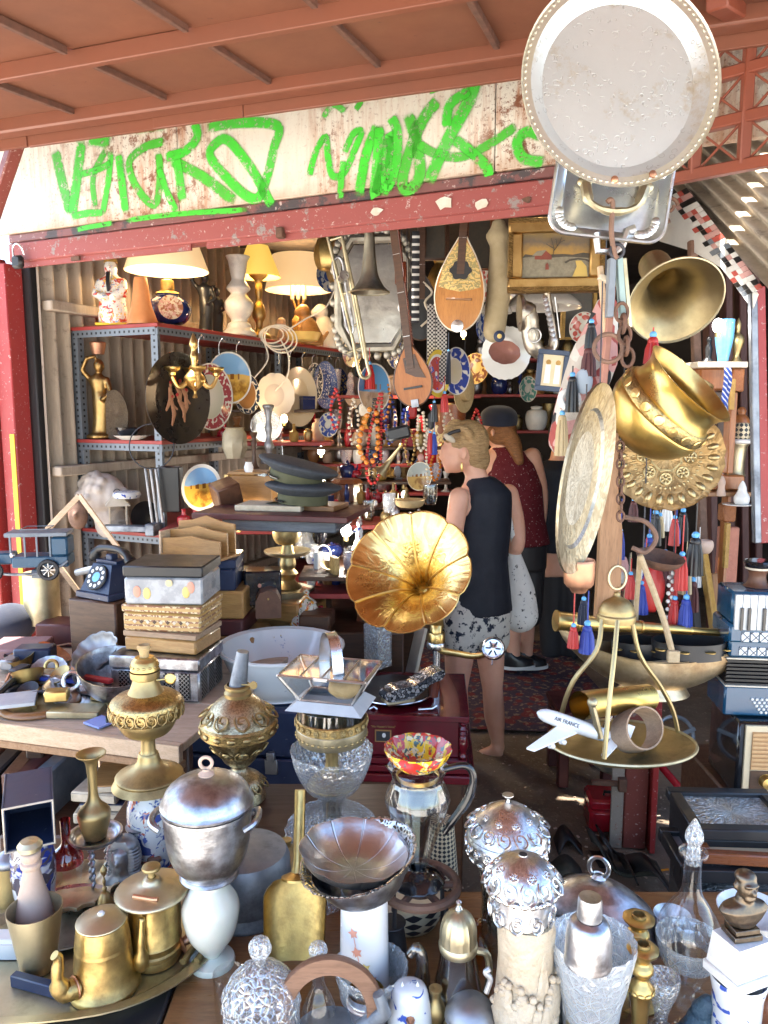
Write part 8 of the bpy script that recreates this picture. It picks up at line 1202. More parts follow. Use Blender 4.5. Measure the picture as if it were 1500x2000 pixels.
# ---------------------------------------------------------------- right shelves of carved furniture
fu_=T('carved_console','carved wooden console with gilt mounts stacked at the right','console',at(1400,1100,2.75)); Mi=Matrix.Translation(V(fu_.location)).inverted()
def fb(nm,x0,y0,x1,y1,d,th,mt,off=0):
    a,b_=at(x0,y1,d),at(x1,y0,d); O(nm,MB().box(abs(b_.x-a.x),th,abs(b_.z-a.z),Mi@Matrix.Translation((a+b_)/2+V((0,th/2+off,0)))),mt,fu_)
fb('marble_top',1362,706,1462,718,2.62,.30,'bone'); fb('apron',1366,719,1452,762,2.65,.25,'wood_orange'); fb('carved_block',1430,719,1456,765,2.63,.03,'carved_wood'); fb('leg',1420,766,1442,925,2.64,.05,'wood_orange'); fb('gilt_mount',1424,740,1438,800,2.628,.012,'gold_paint'); fb('middle_rail',1366,928,1456,958,2.64,.25,'wood_orange'); fb('lower_leg',1408,970,1428,1200,2.66,.05,'wood_orange'); fb('lower_shelf',1376,962,1470,970,2.60,.2,'wood'); fb('lower_block',1412,985,1440,1020,2.63,.05,'carved_wood'); fb('back_panel',1362,765,1420,925,2.85,.02,'wood_dark'); fb('gilt_strip',1414,1022,1428,1110,2.62,.02,'gold_paint'); fb('pink_panel',1396,1030,1446,1260,2.75,.04,'pink_carved')
K=[('blue_vase','bright blue speckled glass vase on the carved console','vase',1412,706,630,36,'sky_blue',[(.0,0),(.5,0),(.6,.1),(.95,.6),(1,1),(.9,1),(0,.2)],2.66),('brass_urn','small brass urn with a figure beside the blue vase','urn',1438,706,620,26,'brass_dull',[(0,0),(.8,0),(.4,.15),(1,.45),(.7,.6),(.3,.65),(.4,.85),(0,1)],2.68),('black_figurine','black dancing figurine left of the blue vase','figurine',1383,706,655,24,'black',[(0,0),(1,0),(.5,.15),(.6,.5),(.3,.7),(.5,.85),(0,1)],2.7),('oil_lamp_glass','hanging glass lamp with crystal drops behind the pot rim','lamp',1372,770,740,40,'brass_dull',[(0,0),(.6,.1),(1,.5),(.5,.8),(0,1)],2.6),('white_jug','white and blue porcelain jug under the console','jug',1398,928,868,30,'porcelain_blue',[(0,0),(.9,0),(.95,.4),(.6,.75),(.75,1),(0,1)],2.72),('copper_pot','turned wooden pot beside the console leg','pot',1447,830,795,34,'wood_orange',[(.6,0),(1,.1),(.8,.4),(.4,.6),(.5,.8),(.2,1),(0,1)],2.72),('beer_mug','black and white mug beside the console leg','mug',1448,858,828,32,'geo',[(0,0),(.9,0),(.9,1),(0,1)],2.7),('marble_disc','white marble disc under the mug','disc',1448,866,858,50,'marble',[(0,0),(1,0),(1,1),(0,1)],2.7),('brass_mortar','pale brass mortar standing under the console','mortar',1436,930,867,44,'brass_pale',[(0,0),(.8,0),(.7,.2),(.8,.8),(1,1),(.9,1),(0,.3)],2.72),('rabbit_figure','white porcelain rabbit on the lower shelf at right','figurine',1448,985,940,30,'porcelain',[(0,0),(.8,0),(1,.3),(.6,.55),(.5,.75),(.15,1),(0,1)],2.58),('stone_figure','small brown stone figure left of the rabbit','figurine',1408,968,930,18,'bisque',[(0,0),(1,0),(.7,.4),(.8,.7),(.3,1),(0,1)],2.6),('white_plate','white plate edge under the rabbit figure','plate',1440,990,984,50,'porcelain',[(0,0),(1,.6),(1,1),(0,.5)],2.58),('clay_pot','small red clay pot hanging right of the black tassel','pot',1375,1080,1055,34,'bisque',[(0,0),(.6,0),(1,.5),(.8,1),(0,.9)],2.3),('glass_chimney','grey glass lamp chimney behind the bronze plate','chimney',1385,860,800,30,'glass_smoke',[(.9,0),(1,.4),(.7,.8),(.7,1)],2.75)]
for nm,lab,cat,x,yb,yt,w_,mt,pf,d in K:pot(nm,lab,cat,x,yb,yt,w_,[('body',mt,sp(pf,3))],d=d,seg=18)
one('blue_flag',MB().grid(4,12,lambda a,b_:V((-.012+.024*a+.004*sin(6*b_),.004*sin(9*a+5*b_),-.14*b_))),'flag','small blue and white striped flag hanging on the console','flag',loc=at(1421,718,2.55)); bpy.data.objects['blue_flag'].modifiers.new('s','SOLIDIFY').thickness=.002
for i,(x0,y0,x1,y1,w_,mt,lab)in enumerate(((1372,1075,1400,1260,.035,'gold_paint','gilded carved frame strip leaning behind the telescope end'),(1392,1120,1405,1470,.03,'wood_z','long brown wooden plank standing behind the dish end'),(1350,1110,1362,1250,.03,'dark','black upright board behind the tassels'))):one('leaning_strip',MB().bar(at(x1,y1,2.45+.05*i),at(x0,y0,2.5+.05*i),w_,.02),mt,lab,'strip')
# accordion, radio, pictures
p=at(1412,1398,1.92); q=mpp(p); ac=T('accordion','dark blue piano accordion standing on the old radio at the right edge','accordion',p,-6)
A_=lambda x0,z0,x1,z1,y0,y1:(MB().box((x1-x0)*q,y1-y0,(z1-z0)*q,TR((x0+x1)/2*q,(y0+y1)/2,(z0+z1)/2*q)))
O('lower_case',A_(0,0,190,62,0,.14),'acc_blue',ac); O('upper_case',A_(4,118,190,165,0,.14),'acc_blue',ac); O('grille_block',A_(0,150,190,185,-.01,.13),'acc_blue',ac); O('key_bed',A_(4,185,190,248,.0,.12),'acc_blue',ac)
for k in range(14):O('bellows_fold',A_(3,64+3.8*k,188,66.4+3.8*k,.004+.006*(k%2),.136),'black',ac)
O('trim',A_(0,60,190,63,-.003,.14),'bone',ac); O('trim',A_(0,115,190,118,-.003,.14),'bone',ac)
for k in range(13):
    O('white_key',A_(8+13.6*k,176,20.6+13.6*k,244,-.012,-.002),'white_key',ac)
    if k%7 not in(2,6):O('black_key',A_(16.5+13.6*k,176,22+13.6*k,220,-.02,-.012),'black_gloss',ac)
for k in range(10):O('grille_slot',A_(22+17*k,153,36+17*k,172,-.013,-.009),'grille',ac)
for k in range(10):O('grille_slot',A_(22+17*k,124,36+17*k,140,-.003,.001),'grille',ac)
for r in range(5):
    for k in range(9):O('bass_button',MB().ball(.0042,M=TR((52+9*k+4.5*r)*q,-.001,(36-6.5*r+0)*q),seg=8,rings=5),'white',ac)
cu3=bpy.data.curves.new('letters3','FONT'); cu3.body='Б'; cu3.size=.022; cu3.extrude=.0008; textobj('lettering',cu3,'brass',ac,TR(84*q,-.0005,98*q+.012)@RX(90)); ac.children[-1].location.z=143*q-.012*0
p=at(1440,1558,1.88); q=mpp(p); rd=T('radio','old radio with cane speaker grille and brass dial under the accordion','radio',p,-4)
O('cabinet',A_(-6,0,190,155,0,.2),'black_gloss',rd); O('bezel',A_(6,14,190,150,-.008,.0),'cream',rd); O('cane_grille',A_(18,62,190,138,-.011,-.008),'cane',rd); O('dial_panel',A_(18,22,190,60,-.011,-.008),'wood_dark',rd); kn=O('knob',MB().lathe([(0,.02),(11*q,.018),(13*q,.0),(14*q,0)],Matrix.Translation((48*q,-.011,40*q))@RX(90),20),'brass',rd)
for k in range(9):O('cane_strip',A_(18,64+8.4*k,190,69+8.4*k,-.0135,-.011),'cane2',rd)
one('radio_shelf',MB().box(.4,.34,.60,TR(0,0,.30)),'wood_dark','dark low cabinet under the radio at the right','cabinet',loc=(at(1420,1560,1.9).x+.2,2.04,.012)); bpy.data.objects['radio_shelf'].scale.z=(p.z-.014)/.60
pot('clay_drum','goblet drum with dark skin and red band above the accordion','drum',1478,1150,1100,52,[('bowl','black_gloss',sp([(.9,.75),(1,.85),(.95,1),(0,1)],2)),('neck','leather',sp([(1,0),(.7,.15),(.6,.45),(.85,.72),(.95,.76)],3)),('band','bone',[(.84,.66),(.9,.68),(.9,.75),(.84,.76)])],d=1.98); bpy.data.objects['clay_drum'].location.z=ac.location.z+248*mpp(at(1412,1398,1.92))+.001
def pic(lab,x,y,z,w_,h_,mt,fmt,rz,nm='framed_picture',rail=.02,th=.025):
    p=on(x,y,z); t=T(nm,lab,'picture',p,rz,'framed pictures stacked at the lower right')
    for(a,b_,x_,y_)in((w_,rail,0,h_/2-rail/2),(w_,rail,0,-h_/2+rail/2),(rail,h_-2*rail,-w_/2+rail/2,0),(rail,h_-2*rail,w_/2-rail/2,0)):O('frame_rail',MB().box(a,b_,th,TR(x_,y_,th/2)),fmt,t)
    O('relief_sheet',MB().box(w_-2*rail+.004,h_-2*rail+.004,th*.6,TR(0,0,th*.3)),mt,t); return t
pic('black frame with embossed silver relief on top of the picture stack',1428,1598,.735,.235,.19,'silver_relief','black',-3,rail=.028); pic('small light wooden frame with beige mount, in front of the silver relief',1440,1660,.70,.18,.125,'cream_mount','wood_red',-6); pic('black frame with grey marbled sheet under the small wooden frame',1430,1682,.665,.27,.17,'marbled','black',-2,rail=.02,th=.03); pic('lowest black frame with silver sheet behind the bust',1452,1752,.61,.26,.16,'silver_relief','black',-3,rail=.022,th=.04)
one('picture_crate',MB().box(.30,.40,.60,TR(0,0,.30)),'dark','black crate under the picture stack at the lower right','crate',loc=(on(1450,1660,.6).x+.08,on(1450,1660,.6).y+.06,.008)); bpy.data.objects['picture_crate'].scale.z=.985
b0=on(1428,1598,.735); one('picture_riser',MB().box(.22,.17,.125,TR(0,0,-.0635)),'black','flat black box under the silver relief picture','box',loc=b0,rz=-3)
# ---------------------------------------------------------------- on the floor at right
tb_=T('tool_box','red plastic tool box on the floor behind the gate post','tool box',on(1195,1612,.02),-4); O('body',MB().box(.20,.13,.09,TR(0,0,.045),.012),'red_gloss',tb_); O('lid',MB().box(.205,.135,.045,TR(0,0,.114),.012),'red_gloss',tb_); O('handle',MB().tube([(-.04,-.02,.135),(-.04,-.02,.15),(.04,-.02,.15),(.04,-.02,.135)],.006),'black',tb_); O('latch',MB().box(.03,.01,.05,TR(.05,-.07,.085)),'black',tb_)
pot('steel_bowl','grey-green enamel bucket on the floor behind the scale pan','bucket',1200,1560,1488,112,[('body','enamel',sp([(0,0),(.7,0),(.9,.3),(1,.8),(1,1),(.9,1),(0,.9)],3))],d=3.05); bpy.data.objects['steel_bowl'].location.z=.16
one('red_pole',MB().tube([at(1290,1495,2.75),at(1356,1572,2.6)],.014,10),'red_gloss','bright red pole slanting behind the gate post','pole')
st_=T('wooden_stool','dark maroon stool behind the scale pan','stool',on(1120,1535,.02)); O('seat',MB().box(.26,.26,.03,TR(.05,.1,.33)),'maroon_dull',st_)
for a in(-.05,.14):
    for b_ in(.0,.2):O('leg',MB().box(.045,.045,.315,TR(a,b_,.1575)),'maroon_dull',st_)
for i,pts in enumerate((((1085,1655),(1110,1640),(1150,1660),(1190,1690)),((1150,1645),(1180,1670),(1230,1690),(1290,1720)),((1170,1640),(1200,1655),(1215,1690),(1240,1720)),((1050,1680),(1090,1700),(1140,1705)),((1195,1665),(1260,1700),(1330,1740)))):
    P=[on(x,y,.03+.012*i)for x,y in pts]; q_=spl(P,6); m=MB()
    m.grid(len(q_),2,lambda a,b_:q_[min(len(q_)-1,int(round(a*(len(q_)-1))))]+V((.0,.09*(b_-.5),.03*sin(7*a+i)+.01*b_))); o=one('belt',m,'black' if i%2==0 else 'belt_grey',['black belt lying furthest left on the floor','grey strap lying across the belts on the floor','black belt with folded end on the floor heap','grey webbing at the left of the belt heap','black belt at the right of the belt heap'][i],'belt','belts heaped on the floor'); o.modifiers.new('s','SOLIDIFY').thickness=.006
one('cigarette_end',MB().tube([(0,0,.004),(.03,.006,.004)],.004,8),'amber','orange cigarette end on the floor beside the belts','cigarette',loc=on(1290,1702,.03))
deb=MB()
for i in range(260):
    x,y=RND.uniform(.25,1.6),RND.uniform(1.9,4.4); s=RND.uniform(.002,.007); deb.box(s*2,s,s*.5,Matrix.Translation((x,y,.028))@RZ(RND.uniform(0,180)),0)
o=O('floor_litter',deb,'bisque'); o['kind']='stuff'; o['label']='scattered crumbs and litter on the shop floor'
# ---------------------------------------------------------------- bead strands and small hanging things in the middle
def strand(lab,pts,d,r,mt,pend=None):
    P=spl([at(x,y,d)for x,y in pts],10); t=T('bead_strand',lab,'necklace',P[0],0,'necklaces hanging in the middle'); me=MB().ball(r,seg=8,rings=6).mesh('bead'); acc=0; last=P[0]
    for p in P:
        if(p-last).length>=r*1.9 or p is P[0]:O('bead',me,mt,t,Matrix.Translation(p-P[0])); last=p
    if pend:O('pendant',MB().ball(.014,.008,.018,Matrix.Translation(P[len(P)//2]-P[0]+V((0,0,-.03)))),pend,t)
strand('amber bead necklace with orange beads',((722,800),(706,840),(703,880),(722,905),(738,870),(735,800)),3.3,.012,'amber')
strand('long coral red bead necklace',((742,770),(722,850),(716,920),(728,945),(742,920),(744,850),(746,770)),3.32,.0075,'coral')
strand('black bead necklace with silver pendant',((730,780),(722,850),(726,930),(732,970),(736,930),(736,850),(734,780)),3.34,.006,'black_gloss','silver')
strand('pale bead strand ending in a shell pendant',((818,800),(815,860),(822,880),(830,860),(826,800)),3.2,.007,'bone','shellpink'); strand('string of white shell beads below the small mandolin',((834,820),(833,900),(836,945)),3.2,.006,'bone'); strand('red berry bead strand beside the mandolin neck',((786,560),(792,590),(798,620)),3.0,.010,'coral','bone'); strand('white berry bead strand with a shell beside the mandolin neck',((780,560),(784,585),(792,612)),2.98,.007,'bone','porcelain'); strand('small blue bead strand left of the black pouch',((790,800),(786,815),(792,828),(797,812),(794,800)),3.25,.008,'blue')
for i,(x,y,w_,h_,d,mt,lab,nm,cat)in enumerate(((778,846,48,26,3.15,'black','black leather camera pouch hanging among the beads','leather_pouch','pouch'),(805,805,18,26,3.3,'red','small red velvet pouch under the mandolin','velvet_pouch','pouch'),(842,822,12,34,3.2,'dark','black knit charm below the straw hat','knit_charm','charm'),(712,800,22,24,3.5,'bone','pale carved mask charm among the beads','mask_charm','charm'))):
    p=at(x,y,d); q=mpp(p); o=one(nm,MB().box(w_*q,.03,h_*q,RY(-14 if i==0 else 0),.01),mt,lab,cat,loc=p)
bh_=T('bugle','small brass bugle hanging among the beads','bugle',at(760,890,3.2)); Mi=Matrix.Translation(V(bh_.location)).inverted(); O('tube',MB().tube([Mi@at(*a,3.2)for a in((782,872),(765,895),(750,915),(742,924))],[.005,.009,.017,.034],12),'brass_worn',bh_); O('mouthpiece',MB().ball(.010,M=Matrix.Translation(Mi@at(783,870,3.2))),'brass',bh_)
for i,(x,y,h,w_,d,mt,lab)in enumerate(((868,775,30,16,3.1,'red','red tassel beside the straw hat'),(848,792,32,14,3.1,'black','black tassel below the flower plate'),(840,850,36,12,3.2,'red','thin red tassel over the woman\'s head'),(848,852,36,12,3.2,'blue','thin blue tassel over the woman\'s head'),(876,690,60,10,3.05,'navy_cloth','navy ribbon tassel below the decorated mandolin'),(722,720,40,20,3.45,'coral','coral tassel at the foot of the trombone'))):tassel(lab,x,y,h,w_,d,mt,40)
for i,(x,w_)in enumerate(((842,16),(862,22))):p=at(x,640,3.12); q=mpp(p); o=one('woven_ribbon',MB().box(w_*q,.006,150*q,TR(0,0,-30*q)),'ribbon',['narrow black and white woven ribbon behind the mandolins','wide black and white woven ribbon behind the mandolins'][i],'ribbon',loc=p)
disc('wall_plate','grey souvenir plate with small temple on the rear counter','plate',818,930,50,56,4.2,lambda R:MATP('pl14',view_plate,R,(.35,.4,.45),(.5,.35,.15),(.2,.1,.05),0,inner=.95),1); pot('hand_drum','round pale drum hanging behind the straw hat','drum',880,830,790,60,[('body','wood_red',[(0,0),(1,0),(1,1),(0,1)])],d=4.3); pot('pipe_rack','dark wooden pipe rack on the shelf behind the beads','rack',678,985,935,70,[('body','wood_red',[(0,0),(1,0),(1,.1),(.8,.12),(.8,.8),(.9,.85),(.7,1),(0,1)])],d=3.9,seg=6)
# ---------------------------------------------------------------- rear racks full of small goods
GK={'vase':[(0,0),(.5,0),(.8,.3),(.7,.6),(.3,.8),(.45,1),(0,1)],'jar':[(0,0),(.7,0),(1,.4),(.9,.75),(.5,.85),(.55,.95),(0,1)],'cup':[(0,0),(.6,0),(.9,.5),(1,1),(.9,1),(0,.3)],'bottle':[(0,0),(.7,0),(.8,.5),(.3,.65),(.28,.95),(.34,1),(0,1)],'figurine':[(0,0),(.7,0),(.45,.2),(.6,.5),(.35,.72),(.42,.85),(.2,1),(0,1)],'candlestick':[(0,0),(.8,0),(.3,.12),(.25,.5),(.5,.6),(.25,.7),(.5,.92),(.4,1),(0,1)]}
GM={'brass':'brass_dull','white':'porcelain','brown wooden':'wood','blue':'navy_gloss','red':'red_gloss','silver':'silver_dark','cream':'bisque','golden':'gold_paint','painted':'imari'}
gcache={}
used=set()
def uniq(kind,colr,where):  # another colour if this one already stands there
    cs_=[colr]+[c for c in GM if c!=colr]; c=next((c for c in cs_ if(kind,c,where)not in used),colr); used.add((kind,c,where)); return c
def good(kind,colr,p,w_,h,where):
    colr=uniq(kind,colr,where)
    if(kind,colr)not in gcache:gcache[kind,colr]=MB().lathe(sp(GK[kind],3),seg=14).mesh(kind)
    o=O('shelf_'+kind,gcache[kind,colr],GM[colr]); o.location=p; o.scale=(w_/2,w_/2,h); tag(o,'%s %s standing on the %s'%(colr,kind,where),kind,'small goods on the '+where)
def rackrow(x0,x1,y,d,where,n_,sz=(20,46),cols=None,back=True):
    a,b_=at(x0,y,d),at(x1,y,d); one('rack_board',MB().box(b_.x-a.x+.05,.28,.02,TR(0,0,-.011)),'shelfred' if 'left' not in where else 'wood_dark','board of the %s'%where,'board','rear rack boards',((a.x+b_.x)/2,d+.06,a.z))
    for k in range(n_):
        x=x0+(x1-x0)*(k+.5+RND.uniform(-.3,.3))/n_; p=at(x,y,d); h=RND.uniform(*sz)*mpp(p); good(RND.choice(list(GK)),RND.choice(cols or list(GM)),V((p.x,d-.04+RND.uniform(0,.16),p.z)),h*RND.uniform(.5,.95),h,where)
for y,x0,x1,n_ in((772,590,930,12),(838,600,900,13),(905,600,880,12),(960,610,880,11)):rackrow(x0,x1,y,5.3,{772:'highest rear rack',838:'second rear rack',905:'third rear rack',960:'lowest rear rack'}[y],n_,(24,54))
for y,n_ in((700,9),(770,10),(840,10),(910,8)):rackrow(925,1120,y,5.6,{700:'topmost dark far rack',770:'upper dark far rack',840:'middle dark far rack',910:'lower dark far rack'}[y],n_,(24,50),['blue','silver','brown wooden','brass'])
rackrow(345,640,862,4.3,'long second shelf behind the caps',11,(24,50)); rackrow(330,560,1030,3.6,'low shelf behind the letter rack',7,(24,44),['brown wooden','brass','red','cream']); rackrow(590,830,1020,3.45,'rear edge of the counter',10,(20,42)); rackrow(600,790,1150,2.95,'low ledge behind the glass box',8,(22,46),['silver','brown wooden','white','blue'])
# picture frames leaning beside the gramophone
for i,(x,y,a)in enumerate(((700,1235,12),(725,1240,-8),(755,1262,20),(775,1268,-18),(800,1275,24))):one('leaning_picture',MB().bar(at(x,y+55,2.9),at(x+a,y-50,2.95),.05,.02),['wood_red','dark','gold_paint','wood','bone'][i],['red-brown frame edge leaning left of the gramophone','black frame edge leaning left of the gramophone','gilt frame edge leaning under the horn','brown frame edge leaning under the horn','cream frame edge leaning under the horn'][i],'picture')
# ---------------------------------------------------------------- people
def hand(m,p,dr,up,k=1.0,curl=.5):
    dr=dr.normalized(); side=dr.cross(up).normalized(); m.ball(.028*k,.014*k,.04*k,axm(p+dr*.035*k,dr))
    for i in range(4):
        b_=p+dr*.065*k+side*(.027-.018*i)*k; L_=(.062,.07,.066,.05)[i]*k; m.caps([b_,b_+dr*L_*.55-up*.012*curl,b_+dr*L_*.85-up*.04*curl],[.0095*k,.0085*k,.0075*k],8)
    b_=p+dr*.02*k+side*.028*k; m.caps([b_,b_+side*.025*k+dr*.025*k,b_+side*.03*k+dr*.05*k-up*.01],[.011*k,.010*k,.008*k],8)
def limb(m,pts,rr):m.caps(spl(pts,4),[rr[0]+(rr[-1]-rr[0])*i/(4*(len(pts)-1))if len(rr)==2 else rr[min(len(rr)-1,i//4)]*(1-(i%4)/4)+rr[min(len(rr)-1,i//4+1)]*(i%4)/4 for i in range(4*(len(pts)-1)+1)],12)
fd=on(972,1462,.04).y; J=lambda x,y,dd=0:at(x,y,fd-.06+dd)
a1=radians(28)
w1=T('person','woman in sleeveless navy top and floral shorts browsing the stall, seen from behind','person',V((J(940,1400).x,fd-.06,.03))); Mi=Matrix.Translation(V(w1.location)).inverted(); Q=lambda x,y,dd=0:Mi@J(x,y,dd)
m=MB(); m.loft([(Q(925,1225),.14,.115,a1),(Q(928,1190),.152,.118,a1),(Q(934,1140),.138,.105,a1),(Q(936,1095),.118,.09,a1),(Q(938,1030),.135,.10,a1),(Q(942,985),.146,.09,a1),(Q(943,962),.138,.072,a1),(Q(938,945),.08,.065,a1),(Q(932,932),.052,.055,a1),(Q(924,912),.050,.054,a1)])
m.ball(.080,.098,.105,Matrix.Translation(Q(908,870))@RZ(62)@RX(0)).ball(.056,.062,.06,Matrix.Translation(Q(889,898))@RZ(62)).ball(.036,.03,.045,Matrix.Translation(Q(873,884))@RZ(62)).caps([Q(868,880),Q(861,893)],[.008,.011]).ball(.012,.010,.006,Matrix.Translation(Q(868,903))).ball(.012,.010,.007,Matrix.Translation(Q(869,908))).ball(.02,.02,.018,Matrix.Translation(Q(876,917))).ball(.008,.02,.028,Matrix.Translation(Q(905,887,-.085))@RZ(50))
limb(m,[Q(897,972,-.12),Q(888,1030,-.15),Q(884,1085,-.16),Q(868,1135,-.2),Q(858,1165,-.22)],[.046,.041,.034,.029,.022]); hand(m,Q(857,1168,-.22),V((-.3,-.2,-.9)),V((-.9,.2,.2)))
limb(m,[Q(992,966,.10),Q(1006,1020,.10),Q(1008,1068,.09),Q(985,1085,.16),Q(955,1075,.24)],[.05,.045,.038,.032,.024]); hand(m,Q(952,1074,.25),V((-.8,.5,.2)),V((0,0,1)))
limb(m,[Q(905,1215,-.06),Q(896,1290,-.08),Q(893,1345,-.06),Q(896,1400,-.02),Q(900,1452,0)],[.08,.066,.049,.05,.032]); limb(m,[Q(952,1215,.06),Q(958,1285,.05),Q(962,1345,.04),Q(966,1400,.06),Q(972,1448,.06)],[.08,.066,.049,.05,.032])
for x,dd in((898,0),(972,.06)):m.caps([Q(x,1458,dd),Q(x+3,1464,dd-.01),Q(x-30,1474,dd+.02)],[.035,.034,.026])
O('body',remesh(m,.007,4),'skin',w1)
m=MB(); m.loft([(Q(930,1192),.178,.142,a1),(Q(932,1150),.162,.13,a1),(Q(936,1095),.138,.112,a1),(Q(939,1030),.148,.115,a1),(Q(946,985),.134,.105,a1),(Q(948,962),.128,.098,a1),(Q(945,945),.095,.08,a1),(Q(938,930),.06,.062,a1)]); O('top',remesh(m,.011,3),'navy_top',w1)
m=MB(); m.loft([(Q(928,1238),.165,.135,a1),(Q(928,1200),.18,.14,a1),(Q(932,1155),.165,.13,a1)]); limb(m,[Q(905,1205,-.06),Q(898,1248,-.07)],[.10,.098]); limb(m,[Q(952,1205,.06),Q(957,1244,.06)],[.10,.096]); O('shorts',remesh(m,.010,2),'shorts',w1)
m=MB(); m.ball(.092,.098,.098,Matrix.Translation(Q(914,862,0))@RZ(62)).ball(.07,.085,.08,Matrix.Translation(Q(924,880,.0))).ball(.058,.06,.07,Matrix.Translation(Q(932,896,0))).caps([Q(890,838,0),Q(876,852,-.02)],[.045,.03]).caps([Q(930,905),Q(938,922)],[.05,.02])
for k in range(26):a_=RND.uniform(0,1); y_=RND.uniform(-.085,.04); m.caps(spl([Q(884+10*a_,836+4*a_,y_*.7),Q(912,836+22*a_,y_*1.05-.02),Q(934,870+20*a_,y_*.8),Q(934+6*a_,905+8*a_,y_*.3)],3),.010,6)
O('hair',remesh(m,.006,1),'hair_blond',w1)
O('sunglasses',MB().tube(spl([Q(868,858,-.07),Q(880,846,-.09),Q(900,840,-.09)],4),.008,8),'dark',w1); O('hair_clip',MB().ball(.03,.012,.014,Matrix.Translation(Q(878,856,-.085))@RY(35)),'bone',w1); O('earring',MB().ball(.006,.006,.022,Matrix.Translation(Q(902,912,-.07))),'gold',w1); O('eye',MB().ball(.008,.010,.005,Matrix.Translation(Q(872,882,-.012))),'dark',w1); O('sandal',MB().box(.09,.1,.018,Matrix.Translation(Q(968,1478,.06)),.008),'dark',w1)
bg_=T('shoulder_bag','white cotton shoulder bag with black dots hanging on the woman\'s shoulder','bag',J(1014,1190,.1)); Mi2=Matrix.Translation(V(bg_.location)).inverted(); B2=lambda x,y,dd=0:Mi2@J(x,y,dd); m=MB(); limb(m,[B2(1000,1050,.08),B2(1006,1100,.1),B2(1012,1150,.1),B2(1016,1200,.1)],[.014,.045,.078,.088]); m.v=[V((v.x,v.y*.8,v.z))for v in m.v]; O('pouch',remesh(m,.01,2),'bag',bg_); O('strap',MB().grid(12,2,lambda a,b_:(B2(978,955,-.02).lerp(B2(1003,1060,.07),a)+V((.012*(b_-.5)*2,-.0,.03*sin(pi*a))))),'bag',bg_); bg_.children[-1].modifiers.new('s','SOLIDIFY').thickness=.006
f2=on(1003,1300,.04).y-.12; J=lambda x,y,dd=0:at(x,y,f2+dd); a2=radians(12)
w2=T('person','woman in dark blue cap and red speckled top standing deeper in the shop','person',V((J(1005,1300).x,f2,.03))); Mi=Matrix.Translation(V(w2.location)).inverted(); Q=lambda x,y,dd=0:Mi@J(x,y,dd)
m=MB(); m.loft([(Q(1012,1100),.165,.13,a2),(Q(1012,1070),.17,.13,a2),(Q(1008,1010),.145,.11,a2),(Q(1002,950),.16,.12,a2),(Q(994,905),.17,.1,a2),(Q(988,886),.15,.08,a2),(Q(982,874),.06,.06,a2),(Q(976,860),.05,.05,a2)]).ball(.078,.095,.112,Matrix.Translation(Q(972,838))@RZ(50)).caps([Q(952,845,.05),Q(946,850,.06)],[.02,.012]).ball(.01,.02,.028,Matrix.Translation(Q(962,846,-.09)))
limb(m,[Q(955,895,0),Q(948,960,.06),Q(930,1000,.2)],[.05,.042,.03]); hand(m,Q(928,1002,.22),V((-.5,.8,.1)),V((0,0,1))); limb(m,[Q(1040,890,0),Q(1056,960,.03),Q(1052,1030,.06),Q(1040,1070,.15)],[.05,.045,.04,.028]); hand(m,Q(1038,1074,.16),V((-.2,.3,-.9)),V((0,1,0)))
limb(m,[Q(990,1100),Q(996,1170),Q(1000,1225),Q(1004,1285)],[.09,.06,.055,.04]); limb(m,[Q(1032,1100,.05),Q(1030,1170,.05),Q(1028,1225,.06),Q(1028,1280,.08)],[.09,.06,.055,.04]); O('body',remesh(m,.012,3),'skin',w2)
m=MB(); m.loft([(Q(1014,1062),.19,.15,a2),(Q(1010,1010),.168,.13,a2),(Q(1003,950),.176,.135,a2),(Q(995,905),.158,.115,a2),(Q(989,884),.12,.09,a2),(Q(983,872),.065,.065,a2)]); O('top',remesh(m,.012,3),'shirt_red',w2)
m=MB(); m.loft([(Q(1012,1110),.175,.14,a2),(Q(1012,1060),.178,.14,a2)]); limb(m,[Q(990,1100),Q(994,1200)],[.1,.085]); limb(m,[Q(1034,1100,.05),Q(1032,1200,.05)],[.1,.085]); O('shorts',remesh(m,.012,2),'dark',w2)
m=MB(); m.ball(.088,.1,.095,Matrix.Translation(Q(978,842,-.01))@RZ(50)); limb(m,[Q(990,845,-.05),Q(1002,866,-.08),Q(1014,900,-.1)],[.05,.05,.03]); O('hair',remesh(m,.011,2),'hair_red',w2)
m=MB(); m.lathe(sp([(.108,0),(.11,.03),(.1,.07),(.06,.1),(0,.106)],4),Matrix.Translation(Q(974,828))@RX(8)).grid(9,3,lambda a,b_:Q(974,828)+V((-.07*(1+b_*.0)-(.04+.07*b_)*sin(pi*a)*.7,.09*(a-.5)*2*.7+(.05+.06*b_)*sin(pi*a),.006-.012*b_))); O('baseball_cap',m,'navy_cloth',w2)
for x,dd in((1004,0),(1030,.08)):s_=O('shoe',MB().loft([(Q(x+8,1298,dd),.10,.05,.1),(Q(x+6,1288,dd),.10,.048,.1),(Q(x-8,1278,dd),.06,.045,.1),(Q(x-10,1272,dd),.04,.04,.1)]),'black',w2); O('sole',MB().loft([(Q(x+8,1304,dd),.108,.054,.1),(Q(x+8,1298,dd),.108,.054,.1)]),'white',s_)
J=lambda x,y,dd=0:at(x,y,4.9+dd); w3=T('person','person in dark blue shirt half hidden behind the hanging tray','person',V((J(1095,1200).x,4.9,.03))); Mi=Matrix.Translation(V(w3.location)).inverted(); Q=lambda x,y,dd=0:Mi@J(x,y,dd)
